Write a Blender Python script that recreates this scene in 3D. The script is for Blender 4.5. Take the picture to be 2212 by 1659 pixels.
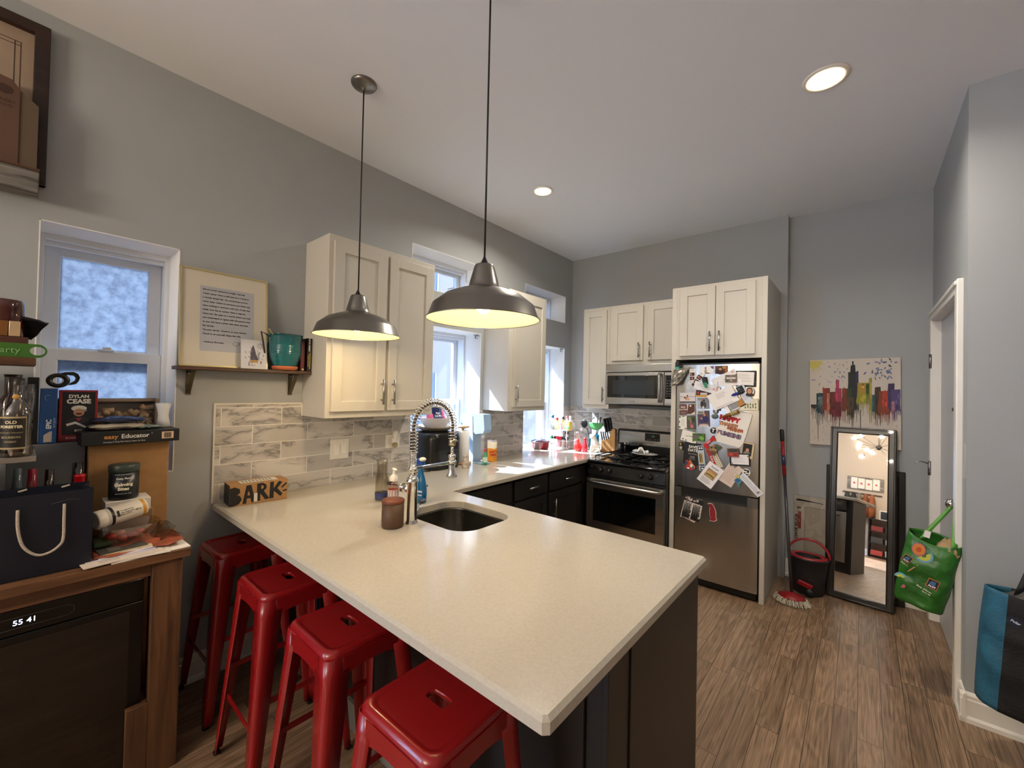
import bpy, bmesh, math, random
from mathutils import Vector as V, Matrix as M, Euler, Quaternion, noise
sc = bpy.context.scene
COL = sc.collection
for o in list(bpy.data.objects): bpy.data.objects.remove(o)
random.seed(11)
PI = math.pi

# ------------------------------------------------------------------ camera
def make_camera():
    cd = bpy.data.cameras.new('camera'); co = bpy.data.objects.new('camera', cd); COL.objects.link(co)
    yaw, pitch, roll = 0.702, 0.0142, 0.0218
    f = V((-math.sin(yaw)*math.cos(pitch), math.cos(yaw)*math.cos(pitch), math.sin(pitch)))
    r = V((math.cos(yaw), math.sin(yaw), 0)); u = r.cross(f)
    c, s = math.cos(roll), math.sin(roll)
    R, U = c*r + s*u, -s*r + c*u
    m = M((R, U, -f)).transposed().to_4x4(); m.translation = (2.6736, -0.0454, 1.5611)
    co.matrix_world = m
    cd.sensor_fit = 'HORIZONTAL'; cd.sensor_width = 36; cd.lens = 894.0153/2212*36
    cd.clip_start = 0.02; cd.clip_end = 200
    sc.camera = co
make_camera()

# ------------------------------------------------------------------ sky, sun, exposure
SUN_DIR = V((1, 0.48, -1.05)).normalized()
def make_world():
    w = bpy.data.worlds.new('sky'); sc.world = w; w.use_nodes = True
    nt = w.node_tree; nt.nodes.clear()
    out = nt.nodes.new('ShaderNodeOutputWorld'); bg = nt.nodes.new('ShaderNodeBackground')
    bg.inputs[0].default_value = (0.62, 0.80, 1.0, 1); bg.inputs[1].default_value = 7.0
    nt.links.new(bg.outputs[0], out.inputs[0])
make_world()
def add_light(kind, name, loc, energy, color, **kw):
    d = bpy.data.lights.new(name, kind); d.energy = energy; d.color = color
    for k, v in kw.items(): setattr(d, k, v)
    o = bpy.data.objects.new(name, d); o.location = loc; COL.objects.link(o); return o
sun = add_light('SUN', 'sun', (-5, -2, 8), 18.0, (1.0, 0.97, 0.92), angle=0.01)
sun.rotation_euler = SUN_DIR.to_track_quat('-Z', 'Y').to_euler()
sc.view_settings.view_transform = 'Standard'; sc.view_settings.look = 'None'
sc.view_settings.gamma = 1; sc.view_settings.use_curve_mapping = False
sc.view_settings.exposure = 1.13
try:
    sc.cycles.max_bounces = 10; sc.cycles.diffuse_bounces = 6; sc.cycles.transparent_max_bounces = 16
    sc.cycles.sample_clamp_indirect = 6; sc.cycles.use_denoising = True
except Exception: pass
WARM = (1.0, 0.74, 0.44)

# ------------------------------------------------------------------ materials
def lin(c): c /= 255; return c/12.92 if c <= 0.04045 else ((c+0.055)/1.055)**2.4
def H(h):
    h = h.lstrip('#'); return (lin(int(h[0:2], 16)), lin(int(h[2:4], 16)), lin(int(h[4:6], 16)), 1)
MC = {}
def N(nt, t, **kw):
    n = nt.nodes.new(t)
    for k, v in kw.items():
        if k in n.inputs: n.inputs[k].default_value = v
        else: setattr(n, k, v)
    return n
def base(name):
    m = bpy.data.materials.new(name); m.use_nodes = True; nt = m.node_tree; nt.nodes.clear()
    out = nt.nodes.new('ShaderNodeOutputMaterial'); b = nt.nodes.new('ShaderNodeBsdfPrincipled')
    nt.links.new(b.outputs[0], out.inputs[0]); return m, nt, b, out
def P(hx, r=0.55, m=0.0, var=0.0, vs=6.0, bump=0.0, bs=60.0, coat=0.0, tr=0.0, sheen=0.0, aniso=0.0, stretch=(1, 1, 1), spec=0.5):
    key = (hx, r, m, var, vs, bump, bs, coat, tr, sheen, aniso, stretch, spec)
    if key in MC: return MC[key]
    mt, nt, b, out = base('paint_%s' % hx.strip('#'))
    b.inputs['Base Color'].default_value = H(hx); b.inputs['Roughness'].default_value = r; b.inputs['Metallic'].default_value = m
    b.inputs['Coat Weight'].default_value = coat; b.inputs['Transmission Weight'].default_value = tr
    b.inputs['Sheen Weight'].default_value = sheen; b.inputs['Anisotropic'].default_value = aniso
    b.inputs['Specular IOR Level'].default_value = spec
    if var or bump:
        tc = N(nt, 'ShaderNodeTexCoord'); mp = N(nt, 'ShaderNodeMapping'); mp.inputs['Scale'].default_value = stretch
        nt.links.new(tc.outputs['Object'], mp.inputs[0])
    if var:
        n = N(nt, 'ShaderNodeTexNoise', Scale=vs, Detail=4.0); nt.links.new(mp.outputs[0], n.inputs['Vector'])
        mx = N(nt, 'ShaderNodeMix', data_type='RGBA', blend_type='MULTIPLY'); mx.inputs[0].default_value = 1
        mx.inputs[6].default_value = H(hx)
        cr = N(nt, 'ShaderNodeMapRange'); cr.inputs[1].default_value = .3; cr.inputs[2].default_value = .7
        cr.inputs[3].default_value = 1-var; cr.inputs[4].default_value = 1+var*.5
        nt.links.new(n.outputs[0], cr.inputs[0]); nt.links.new(cr.outputs[0], mx.inputs[7]); nt.links.new(mx.outputs[2], b.inputs['Base Color'])
    if bump:
        n = N(nt, 'ShaderNodeTexNoise', Scale=bs, Detail=3.0); nt.links.new(mp.outputs[0], n.inputs['Vector'])
        bp = N(nt, 'ShaderNodeBump'); bp.inputs['Strength'].default_value = bump; bp.inputs['Distance'].default_value = .01
        nt.links.new(n.outputs[0], bp.inputs['Height']); nt.links.new(bp.outputs[0], b.inputs['Normal'])
    MC[key] = mt; return mt
def EM(hx, s):
    k = ('em', hx, s)
    if k in MC: return MC[k]
    mt, nt, b, out = base('glow_%s' % hx.strip('#')); b.inputs['Base Color'].default_value = H(hx)
    b.inputs['Emission Color'].default_value = H(hx); b.inputs['Emission Strength'].default_value = s
    MC[k] = mt; return mt
def GLASS(hx='#ffffff', tint=0.9, gloss=0.1, name='clear_glass'):
    k = ('gl', hx, tint, gloss)
    if k in MC: return MC[k]
    mt, nt, b, out = base(name); nt.nodes.remove(b)
    t = N(nt, 'ShaderNodeBsdfTransparent'); c = H(hx); t.inputs[0].default_value = (c[0]*tint, c[1]*tint, c[2]*tint, 1)
    g = N(nt, 'ShaderNodeBsdfGlossy'); g.inputs['Roughness'].default_value = .02
    lw = N(nt, 'ShaderNodeLayerWeight', Blend=.25); pw = N(nt, 'ShaderNodeMath', operation='POWER'); pw.inputs[1].default_value = 3
    ad = N(nt, 'ShaderNodeMath', operation='MULTIPLY_ADD'); ad.inputs[1].default_value = .6; ad.inputs[2].default_value = gloss
    nt.links.new(lw.outputs['Facing'], pw.inputs[0]); nt.links.new(pw.outputs[0], ad.inputs[0])
    mx = N(nt, 'ShaderNodeMixShader'); nt.links.new(ad.outputs[0], mx.inputs[0])
    nt.links.new(t.outputs[0], mx.inputs[1]); nt.links.new(g.outputs[0], mx.inputs[2]); nt.links.new(mx.outputs[0], out.inputs[0])
    MC[k] = mt; return mt
def frosted():
    mt, nt, b, out = base('hazy_scratched_pane'); nt.nodes.remove(b)
    tc = N(nt, 'ShaderNodeTexCoord'); n = N(nt, 'ShaderNodeTexNoise', Scale=26.0, Detail=9.0, Roughness=.75)
    n2 = N(nt, 'ShaderNodeTexNoise', Scale=3.0, Detail=3.0)
    nt.links.new(tc.outputs['Object'], n.inputs['Vector']); nt.links.new(tc.outputs['Object'], n2.inputs['Vector'])
    ad = N(nt, 'ShaderNodeMath', operation='ADD'); nt.links.new(n.outputs[0], ad.inputs[0]); ad.inputs[1].default_value = .42
    cr = N(nt, 'ShaderNodeValToRGB'); cr.color_ramp.elements[0].position = .72; cr.color_ramp.elements[0].color = H('#687386')
    cr.color_ramp.elements[1].position = 1.12; cr.color_ramp.elements[1].color = H('#8c98a9'); nt.links.new(ad.outputs[0], cr.inputs[0])
    tl = N(nt, 'ShaderNodeBsdfTranslucent'); nt.links.new(cr.outputs[0], tl.inputs[0])
    tp = N(nt, 'ShaderNodeBsdfTransparent'); tp.inputs[0].default_value = (.8, .88, 1, 1)
    df = N(nt, 'ShaderNodeBsdfDiffuse'); nt.links.new(cr.outputs[0], df.inputs[0])
    m1 = N(nt, 'ShaderNodeMixShader'); m1.inputs[0].default_value = .03; nt.links.new(tl.outputs[0], m1.inputs[1]); nt.links.new(tp.outputs[0], m1.inputs[2])
    m2 = N(nt, 'ShaderNodeMixShader'); m2.inputs[0].default_value = .3; nt.links.new(m1.outputs[0], m2.inputs[1]); nt.links.new(df.outputs[0], m2.inputs[2])
    nt.links.new(m2.outputs[0], out.inputs[0]); return mt
def steel(hx='#b9b6b0', r=.25, streak=.35, axis='z', name='brushed_steel'):
    k = ('st', hx, r, streak, axis)
    if k in MC: return MC[k]
    mt, nt, b, out = base(name); b.inputs['Base Color'].default_value = H(hx); b.inputs['Metallic'].default_value = 1; b.inputs['Roughness'].default_value = r
    tc = N(nt, 'ShaderNodeTexCoord')
    s = {'z': (60, 60, .8), 'x': (.8, 60, 60), 'y': (60, .8, 60)}[axis]
    mp = N(nt, 'ShaderNodeMapping'); mp.inputs['Scale'].default_value = s; nt.links.new(tc.outputs['Object'], mp.inputs[0])
    n = N(nt, 'ShaderNodeTexNoise', Scale=6.0, Detail=5.0); nt.links.new(mp.outputs[0], n.inputs['Vector'])
    mr = N(nt, 'ShaderNodeMapRange'); mr.inputs[3].default_value = r-.02; mr.inputs[4].default_value = r+.04
    nt.links.new(n.outputs[0], mr.inputs[0]); nt.links.new(mr.outputs[0], b.inputs['Roughness'])
    s2 = {'z': (5, 5, .35), 'x': (.35, 5, 5), 'y': (5, .35, 5)}[axis]
    mp2 = N(nt, 'ShaderNodeMapping'); mp2.inputs['Scale'].default_value = s2; nt.links.new(tc.outputs['Object'], mp2.inputs[0])
    n2 = N(nt, 'ShaderNodeTexNoise', Scale=1.6, Detail=1.0); nt.links.new(mp2.outputs[0], n2.inputs['Vector'])
    bp = N(nt, 'ShaderNodeBump'); bp.inputs['Strength'].default_value = streak; bp.inputs['Distance'].default_value = .03
    nt.links.new(n2.outputs[0], bp.inputs['Height']); nt.links.new(bp.outputs[0], b.inputs['Normal'])
    MC[k] = mt; return mt
def wood_floor():
    mt, nt, b, out = base('oak_planks'); L = nt.links.new
    tc = N(nt, 'ShaderNodeTexCoord'); sep = N(nt, 'ShaderNodeSeparateXYZ'); L(tc.outputs['Object'], sep.inputs[0])
    dv = N(nt, 'ShaderNodeMath', operation='DIVIDE'); dv.inputs[1].default_value = .092; L(sep.outputs['X'], dv.inputs[0])
    fl = N(nt, 'ShaderNodeMath', operation='FLOOR'); L(dv.outputs[0], fl.inputs[0])
    wn = N(nt, 'ShaderNodeTexWhiteNoise', noise_dimensions='1D'); L(fl.outputs[0], wn.inputs['W'])
    sh = N(nt, 'ShaderNodeMath', operation='MULTIPLY_ADD'); sh.inputs[1].default_value = .7; L(wn.outputs['Value'], sh.inputs[0]); L(sep.outputs['Y'], sh.inputs[2])
    cmb = N(nt, 'ShaderNodeCombineXYZ'); L(sh.outputs[0], cmb.inputs['X']); L(sep.outputs['X'], cmb.inputs['Y'])
    br = N(nt, 'ShaderNodeTexBrick'); br.offset = 0; br.offset_frequency = 2; br.squash = 1
    br.inputs['Scale'].default_value = 1; br.inputs['Mortar Size'].default_value = .0012; br.inputs['Mortar Smooth'].default_value = .1
    br.inputs['Brick Width'].default_value = .7; br.inputs['Row Height'].default_value = .092; br.inputs['Bias'].default_value = 0
    br.inputs['Color1'].default_value = (0, 0, 0, 1); br.inputs['Color2'].default_value = (1, 1, 1, 1); br.inputs['Mortar'].default_value = (.5, .5, .5, 1)
    L(cmb.outputs[0], br.inputs['Vector'])
    off = N(nt, 'ShaderNodeVectorMath', operation='MULTIPLY_ADD'); off.inputs[1].default_value = (7, 13, 5)
    L(br.outputs['Color'], off.inputs[0]); L(tc.outputs['Object'], off.inputs[2])
    mp = N(nt, 'ShaderNodeMapping'); mp.inputs['Scale'].default_value = (7, .9, 1); L(off.outputs[0], mp.inputs[0])
    n1 = N(nt, 'ShaderNodeTexNoise', Scale=1.4, Detail=3.0, Distortion=.8); L(mp.outputs[0], n1.inputs['Vector'])
    mul = N(nt, 'ShaderNodeMath', operation='MULTIPLY'); mul.inputs[1].default_value = 46; L(n1.outputs[0], mul.inputs[0])
    sn = N(nt, 'ShaderNodeMath', operation='SINE'); L(mul.outputs[0], sn.inputs[0])
    n2 = N(nt, 'ShaderNodeTexNoise', Scale=14.0, Detail=7.0, Roughness=.55); mp2 = N(nt, 'ShaderNodeMapping'); mp2.inputs['Scale'].default_value = (11, .3, 1)
    L(off.outputs[0], mp2.inputs[0]); L(mp2.outputs[0], n2.inputs['Vector'])
    g = N(nt, 'ShaderNodeMath', operation='MULTIPLY_ADD'); g.inputs[1].default_value = .075; L(sn.outputs[0], g.inputs[0]); L(n2.outputs[0], g.inputs[2])
    cr = N(nt, 'ShaderNodeValToRGB'); e = cr.color_ramp.elements; e[0].position = .28; e[0].color = H('#66503a'); e[1].position = .72; e[1].color = H('#a5866b')
    L(g.outputs[0], cr.inputs[0])
    tone = N(nt, 'ShaderNodeMapRange'); tone.inputs[3].default_value = .74; tone.inputs[4].default_value = 1.12; L(br.outputs['Color'], tone.inputs[0])
    m1 = N(nt, 'ShaderNodeMix', data_type='RGBA', blend_type='MULTIPLY'); m1.inputs[0].default_value = 1; L(cr.outputs[0], m1.inputs[6]); L(tone.outputs[0], m1.inputs[7])
    kn = N(nt, 'ShaderNodeTexVoronoi', Scale=2.1); L(tc.outputs['Object'], kn.inputs['Vector'])
    kr = N(nt, 'ShaderNodeMapRange'); kr.inputs[1].default_value = .02; kr.inputs[2].default_value = .07; kr.inputs[3].default_value = .5; kr.inputs[4].default_value = 1; L(kn.outputs['Distance'], kr.inputs[0])
    m3 = N(nt, 'ShaderNodeMix', data_type='RGBA', blend_type='MULTIPLY'); m3.inputs[0].default_value = 1; L(m1.outputs[2], m3.inputs[6]); L(kr.outputs[0], m3.inputs[7])
    m2 = N(nt, 'ShaderNodeMix', data_type='RGBA'); L(br.outputs['Fac'], m2.inputs[0]); L(m3.outputs[2], m2.inputs[6]); m2.inputs[7].default_value = H('#2d2016')
    L(m2.outputs[2], b.inputs['Base Color']); b.inputs['Roughness'].default_value = .34
    bp = N(nt, 'ShaderNodeBump'); bp.inputs['Strength'].default_value = .12; bp.inputs['Distance'].default_value = .002; L(g.outputs[0], bp.inputs['Height']); L(bp.outputs[0], b.inputs['Normal'])
    return mt
def wood(hx1, hx2, stretch=(1, 12, 12), scale=3.0, r=.5, name='wood_grain'):
    k = ('wd', hx1, hx2, stretch, scale, r)
    if k in MC: return MC[k]
    mt, nt, b, out = base(name); L = nt.links.new
    tc = N(nt, 'ShaderNodeTexCoord'); mp = N(nt, 'ShaderNodeMapping'); mp.inputs['Scale'].default_value = stretch; L(tc.outputs['Object'], mp.inputs[0])
    n = N(nt, 'ShaderNodeTexNoise', Scale=scale, Detail=6.0, Distortion=.6); L(mp.outputs[0], n.inputs['Vector'])
    cr = N(nt, 'ShaderNodeValToRGB'); e = cr.color_ramp.elements; e[0].position = .32; e[0].color = H(hx1); e[1].position = .68; e[1].color = H(hx2)
    L(n.outputs[0], cr.inputs[0]); L(cr.outputs[0], b.inputs['Base Color']); b.inputs['Roughness'].default_value = r
    MC[k] = mt; return mt
def marble_tile(ax, z0, off=0.0):
    """veined marble subway tiles, running bond; ax = 0 for a wall along x, 1 for a wall along y"""
    mt, nt, b, out = base('marble_subway_tile'); L = nt.links.new
    tc = N(nt, 'ShaderNodeTexCoord'); sep = N(nt, 'ShaderNodeSeparateXYZ'); L(tc.outputs['Object'], sep.inputs[0])
    cmb = N(nt, 'ShaderNodeCombineXYZ'); L(sep.outputs['X' if ax == 0 else 'Y'], cmb.inputs['X']); L(sep.outputs['Z'], cmb.inputs['Y'])
    mp = N(nt, 'ShaderNodeMapping'); mp.inputs['Location'].default_value = (off, -z0, 0); L(cmb.outputs[0], mp.inputs[0])
    br = N(nt, 'ShaderNodeTexBrick'); br.offset = .5; br.offset_frequency = 2
    br.inputs['Scale'].default_value = 1; br.inputs['Mortar Size'].default_value = .0022; br.inputs['Mortar Smooth'].default_value = .1
    br.inputs['Brick Width'].default_value = .309; br.inputs['Row Height'].default_value = .1035
    br.inputs['Color1'].default_value = (0, 0, 0, 1); br.inputs['Color2'].default_value = (1, 1, 1, 1); L(mp.outputs[0], br.inputs['Vector'])
    off2 = N(nt, 'ShaderNodeVectorMath', operation='MULTIPLY_ADD'); off2.inputs[1].default_value = (9, 4, 7); L(br.outputs['Color'], off2.inputs[0]); L(mp.outputs[0], off2.inputs[2])
    rot = N(nt, 'ShaderNodeMapping'); rot.inputs['Rotation'].default_value = (0, 0, .9); rot.inputs['Scale'].default_value = (1.0, 2.6, 1); L(off2.outputs[0], rot.inputs[0])
    n = N(nt, 'ShaderNodeTexNoise', Scale=2.1, Detail=9.0, Roughness=.62, Distortion=.35); L(rot.outputs[0], n.inputs['Vector'])
    ab = N(nt, 'ShaderNodeMath', operation='SUBTRACT'); ab.inputs[1].default_value = .5; L(n.outputs[0], ab.inputs[0])
    ab2 = N(nt, 'ShaderNodeMath', operation='ABSOLUTE'); L(ab.outputs[0], ab2.inputs[0])
    cr = N(nt, 'ShaderNodeValToRGB'); e = cr.color_ramp.elements; e[0].position = 0; e[0].color = H('#84807c'); e[1].position = .06; e[1].color = H('#cdc8c1')
    e2 = cr.color_ramp.elements.new(.013); e2.color = H('#b3aea8'); L(ab2.outputs[0], cr.inputs[0])
    tone = N(nt, 'ShaderNodeMapRange'); tone.inputs[3].default_value = .74; tone.inputs[4].default_value = 1.05; L(br.outputs['Color'], tone.inputs[0])
    m1 = N(nt, 'ShaderNodeMix', data_type='RGBA', blend_type='MULTIPLY'); m1.inputs[0].default_value = 1; L(cr.outputs[0], m1.inputs[6]); L(tone.outputs[0], m1.inputs[7])
    m2 = N(nt, 'ShaderNodeMix', data_type='RGBA'); L(br.outputs['Fac'], m2.inputs[0]); L(m1.outputs[2], m2.inputs[6]); m2.inputs[7].default_value = H('#e6e1d8')
    L(m2.outputs[2], b.inputs['Base Color']); b.inputs['Roughness'].default_value = .28
    bp = N(nt, 'ShaderNodeBump', invert=True); bp.inputs['Strength'].default_value = .5; bp.inputs['Distance'].default_value = .002; L(br.outputs['Fac'], bp.inputs['Height']); L(bp.outputs[0], b.inputs['Normal'])
    return mt
def quartz():
    mt, nt, b, out = base('cream_quartz'); L = nt.links.new
    tc = N(nt, 'ShaderNodeTexCoord'); n = N(nt, 'ShaderNodeTexNoise', Scale=120.0, Detail=4.0); L(tc.outputs['Object'], n.inputs['Vector'])
    cr = N(nt, 'ShaderNodeValToRGB'); e = cr.color_ramp.elements; e[0].position = .35; e[0].color = H('#b8b1a3'); e[1].position = .6; e[1].color = H('#beb7a9'); L(n.outputs[0], cr.inputs[0])
    v = N(nt, 'ShaderNodeTexVoronoi', Scale=1.7); L(tc.outputs['Object'], v.inputs['Vector'])
    mr = N(nt, 'ShaderNodeMapRange'); mr.inputs[1].default_value = .003; mr.inputs[2].default_value = .006; mr.inputs[3].default_value = .3; mr.inputs[4].default_value = 1; L(v.outputs['Distance'], mr.inputs[0])
    m1 = N(nt, 'ShaderNodeMix', data_type='RGBA', blend_type='MULTIPLY'); m1.inputs[0].default_value = 1; L(cr.outputs[0], m1.inputs[6]); L(mr.outputs[0], m1.inputs[7])
    L(m1.outputs[2], b.inputs['Base Color']); b.inputs['Roughness'].default_value = .13
    return mt
def brick_mat():
    mt, nt, b, out = base('pale_brick'); L = nt.links.new
    tc = N(nt, 'ShaderNodeTexCoord'); sep = N(nt, 'ShaderNodeSeparateXYZ'); L(tc.outputs['Object'], sep.inputs[0])
    cmb = N(nt, 'ShaderNodeCombineXYZ'); L(sep.outputs['Y'], cmb.inputs['X']); L(sep.outputs['Z'], cmb.inputs['Y'])
    br = N(nt, 'ShaderNodeTexBrick'); br.inputs['Scale'].default_value = 1; br.inputs['Brick Width'].default_value = .21; br.inputs['Row Height'].default_value = .075; br.inputs['Mortar Size'].default_value = .006
    br.inputs['Color1'].default_value = H('#745850'); br.inputs['Color2'].default_value = H('#625853'); br.inputs['Mortar'].default_value = H('#6a6560'); L(cmb.outputs[0], br.inputs['Vector'])
    n = N(nt, 'ShaderNodeTexNoise', Scale=.9, Detail=5.0); L(tc.outputs['Object'], n.inputs['Vector'])
    m1 = N(nt, 'ShaderNodeMix', data_type='RGBA'); L(n.outputs[0], m1.inputs[0]); L(br.outputs['Color'], m1.inputs[6]); m1.inputs[7].default_value = H('#625b57')
    L(m1.outputs[2], b.inputs['Base Color']); b.inputs['Roughness'].default_value = .9; return mt

# ------------------------------------------------------------------ mesh helpers
def frame(o, ux, uy, uz=None):
    ux = V(ux).normalized(); uy = V(uy).normalized(); uz = ux.cross(uy) if uz is None else V(uz)
    m = M((ux, uy, uz)).transposed().to_4x4(); m.translation = V(o); return m
def FB(x, y, z): return frame((x, y, z), (1, 0, 0), (0, 0, 1))       # facing -y
def FL(x, y, z): return frame((x, y, z), (0, 1, 0), (0, 0, 1))       # facing +x
def FR(x, y, z): return frame((x, y, z), (-1, 0, 0), (0, 0, 1))      # facing +y
def FT(x, y, z, a=0): return M.Translation((x, y, z)) @ M.Rotation(a, 4, 'Z')
def rotm(loc, rx=0, ry=0, rz=0): return M.Translation(loc) @ Euler((rx, ry, rz)).to_matrix().to_4x4()
TEXTS = {}
def text_mesh(s, size, bold=0.0, align='CENTER'):
    k = (s, size, bold, align)
    if k not in TEXTS:
        c = bpy.data.curves.new('t', 'FONT'); c.body = s; c.size = size; c.align_x = align; c.align_y = 'CENTER'; c.offset = bold; c.resolution_u = 3
        o = bpy.data.objects.new('t', c); COL.objects.link(o)
        dg = bpy.context.evaluated_depsgraph_get(); me = bpy.data.meshes.new_from_object(o.evaluated_get(dg))
        TEXTS[k] = ([v.co.copy() for v in me.vertices], [tuple(p.vertices) for p in me.polygons])
        bpy.data.objects.remove(o); bpy.data.curves.remove(c); bpy.data.meshes.remove(me)
    return TEXTS[k]
class MB:
    def __init__(s, T=None): s.v = []; s.f = []; s.mi = []; s.sm = []; s.mats = []; s.T = T
    def slot(s, m):
        if m not in s.mats: s.mats.append(m)
        return s.mats.index(m)
    def add(s, vs, fs, m, T=None, smooth=False):
        n = len(s.v); i = s.slot(m)
        for v in vs:
            v = V(v)
            if T is not None: v = T @ v
            if s.T is not None: v = s.T @ v
            s.v.append(v)
        for f in fs: s.f.append(tuple(a+n for a in f)); s.mi.append(i); s.sm.append(smooth)
        return s
    def box(s, x0, x1, y0, y1, z0, z1, m, bev=0, T=None, seg=2):
        x0, x1 = sorted((x0, x1)); y0, y1 = sorted((y0, y1)); z0, z1 = sorted((z0, z1))
        if not bev:
            return s.add([(x0, y0, z0), (x1, y0, z0), (x1, y1, z0), (x0, y1, z0), (x0, y0, z1), (x1, y0, z1), (x1, y1, z1), (x0, y1, z1)],
                         [(0, 3, 2, 1), (4, 5, 6, 7), (0, 1, 5, 4), (1, 2, 6, 5), (2, 3, 7, 6), (3, 0, 4, 7)], m, T)
        bm = bmesh.new(); bmesh.ops.create_cube(bm, size=1)
        for v in bm.verts: v.co = V(((x0+x1)/2+v.co.x*(x1-x0), (y0+y1)/2+v.co.y*(y1-y0), (z0+z1)/2+v.co.z*(z1-z0)))
        bmesh.ops.bevel(bm, geom=list(bm.edges), offset=min(bev, (x1-x0)*.49, (y1-y0)*.49, (z1-z0)*.49), segments=seg, profile=.5, affect='EDGES')
        bm.verts.index_update(); vs = [v.co.copy() for v in bm.verts]; fs = [tuple(v.index for v in f.verts) for f in bm.faces]; bm.free()
        k0 = len(s.f); s.add(vs, fs, m, T, True)
        for i, f in enumerate(fs):
            if len(f) == 4:
                nn = (vs[f[1]]-vs[f[0]]).cross(vs[f[2]]-vs[f[1]]).normalized()
                if max(abs(nn.x), abs(nn.y), abs(nn.z)) > .9999: s.sm[k0+i] = False
        return s
    def lathe(s, prof, m, c=(0, 0, 0), n=28, T=None, smooth=True, sx=1, sy=1, caps=True):
        vs = []; fs = []; k = len(prof)
        for i in range(n):
            a = 2*PI*i/n; ca, sa = math.cos(a), math.sin(a)
            for r, z in prof: vs.append((c[0]+r*ca*sx, c[1]+r*sa*sy, c[2]+z))
        for i in range(n):
            j = (i+1) % n
            for q in range(k-1): fs.append((i*k+q, j*k+q, j*k+q+1, i*k+q+1))
        if caps and prof[0][0] > 1e-6: fs.append(tuple(i*k for i in reversed(range(n))))
        if caps and prof[-1][0] > 1e-6: fs.append(tuple(i*k+k-1 for i in range(n)))
        return s.add(vs, fs, m, T, smooth)
    def cyl(s, a, b, r0, m, r1=None, n=18, T=None, smooth=True):
        a, b = V(a), V(b); d = b-a; q = d.to_track_quat('Z', 'Y').to_matrix().to_4x4(); q.translation = a
        r1 = r0 if r1 is None else r1
        return s.lathe([(r0, 0), (r1, d.length)], m, n=n, T=(T @ q if T is not None else q), smooth=smooth)
    def tube(s, pts, r, m, n=8, closed=False, T=None, rs=None):
        pts = [V(p) for p in pts]; k = len(pts); vs = []; fs = []
        up = None
        for i, p in enumerate(pts):
            t = (pts[(i+1) % k]-pts[i-1]) if closed else (pts[min(i+1, k-1)]-pts[max(i-1, 0)])
            t.normalize()
            if up is None: up = t.orthogonal().normalized()
            up = (up-t*up.dot(t)).normalized(); w = t.cross(up); rr = rs[i] if rs else r
            for j in range(n):
                a = 2*PI*j/n; vs.append(p+up*math.cos(a)*rr+w*math.sin(a)*rr)
        for i in range(k if closed else k-1):
            i2 = (i+1) % k
            for j in range(n): j2 = (j+1) % n; fs.append((i*n+j, i*n+j2, i2*n+j2, i2*n+j))
        if not closed: fs.append(tuple(reversed(range(n)))); fs.append(tuple((k-1)*n+j for j in range(n)))
        return s.add(vs, fs, m, T, True)
    def prism(s, pts, z0, z1, m, T=None, smooth=False):
        n = len(pts)
        area = sum(pts[i][0]*pts[(i+1) % n][1]-pts[(i+1) % n][0]*pts[i][1] for i in range(n))
        if area < 0: pts = pts[::-1]
        vs = [(p[0], p[1], z0) for p in pts]+[(p[0], p[1], z1) for p in pts]
        fs = [tuple(reversed(range(n))), tuple(range(n, 2*n))]+[(i, (i+1) % n, (i+1) % n+n, i+n) for i in range(n)]
        return s.add(vs, fs, m, T, smooth)
    def ball(s, c, r, m, sx=1, sy=1, sz=1, n=16, k=10, T=None):
        prof = [(max(math.sin(PI*i/k), 0)*r, -math.cos(PI*i/k)*r*sz) for i in range(k+1)]; prof[0] = (0, -r*sz); prof[-1] = (0, r*sz)
        return s.lathe(prof, m, c, n, T, True, sx, sy, caps=False)
    def text(s, t, size, m, T, bold=0, align='CENTER', h=.0003, sx=1):
        vs, fs = text_mesh(t, size, bold, align); return s.add([(v.x*sx, v.y, h) for v in vs], fs, m, T)
    def grid(s, fn, nu, nv, m, T=None, smooth=True, wrap=False):
        vs = [fn(i/nu, j/nv) for i in range(nu+(0 if wrap else 1)) for j in range(nv+1)]; fs = []
        K = nv+1; R = nu if wrap else nu+1
        for i in range(nu):
            for j in range(nv): fs.append((i*K+j, ((i+1) % R)*K+j, ((i+1) % R)*K+j+1, i*K+j+1))
        return s.add(vs, fs, m, T, smooth)
    def build(s, name, parent=None, label=None, cat=None, group=None, kind=None, local=False, solid=0, sub=0):
        if parent is None and not local:
            xs = [v.x for v in s.v]; ys = [v.y for v in s.v]; zs = [v.z for v in s.v]
            o0 = V(((min(xs)+max(xs))/2, (min(ys)+max(ys))/2, min(zs)))
            if kind == 'structure': o0 = V((0, 0, 0))
        elif parent is not None and not local: o0 = wloc(parent)
        else: o0 = V((0, 0, 0))
        me = bpy.data.meshes.new(name); me.from_pydata([v-o0 for v in s.v], [], s.f)
        for m in s.mats: me.materials.append(m)
        for p, i, sm in zip(me.polygons, s.mi, s.sm): p.material_index = i; p.use_smooth = sm
        me.update()
        o = bpy.data.objects.new(name, me); COL.objects.link(o)
        if parent is None: o.location = o0
        else: o.parent = parent
        if solid: md = o.modifiers.new('solid', 'SOLIDIFY'); md.thickness = solid; md.offset = 0
        if sub: md = o.modifiers.new('sub', 'SUBSURF'); md.levels = sub; md.render_levels = sub
        tag(o, label, cat, group, kind); return o
def wloc(o):
    l = V((0, 0, 0))
    while o is not None: l = l+o.location; o = o.parent
    return l
def tag(o, label=None, cat=None, group=None, kind=None):
    for k, v in (('label', label), ('category', cat), ('group', group), ('kind', kind)):
        if v: o[k] = v
    return o
def thing(name, label, cat, loc=(0, 0, 0), rz=0, group=None, kind=None):
    o = bpy.data.objects.new(name, None); COL.objects.link(o); o.location = loc; o.rotation_euler = (0, 0, rz); o.empty_display_size = .05
    return tag(o, label, cat, group, kind)
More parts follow.
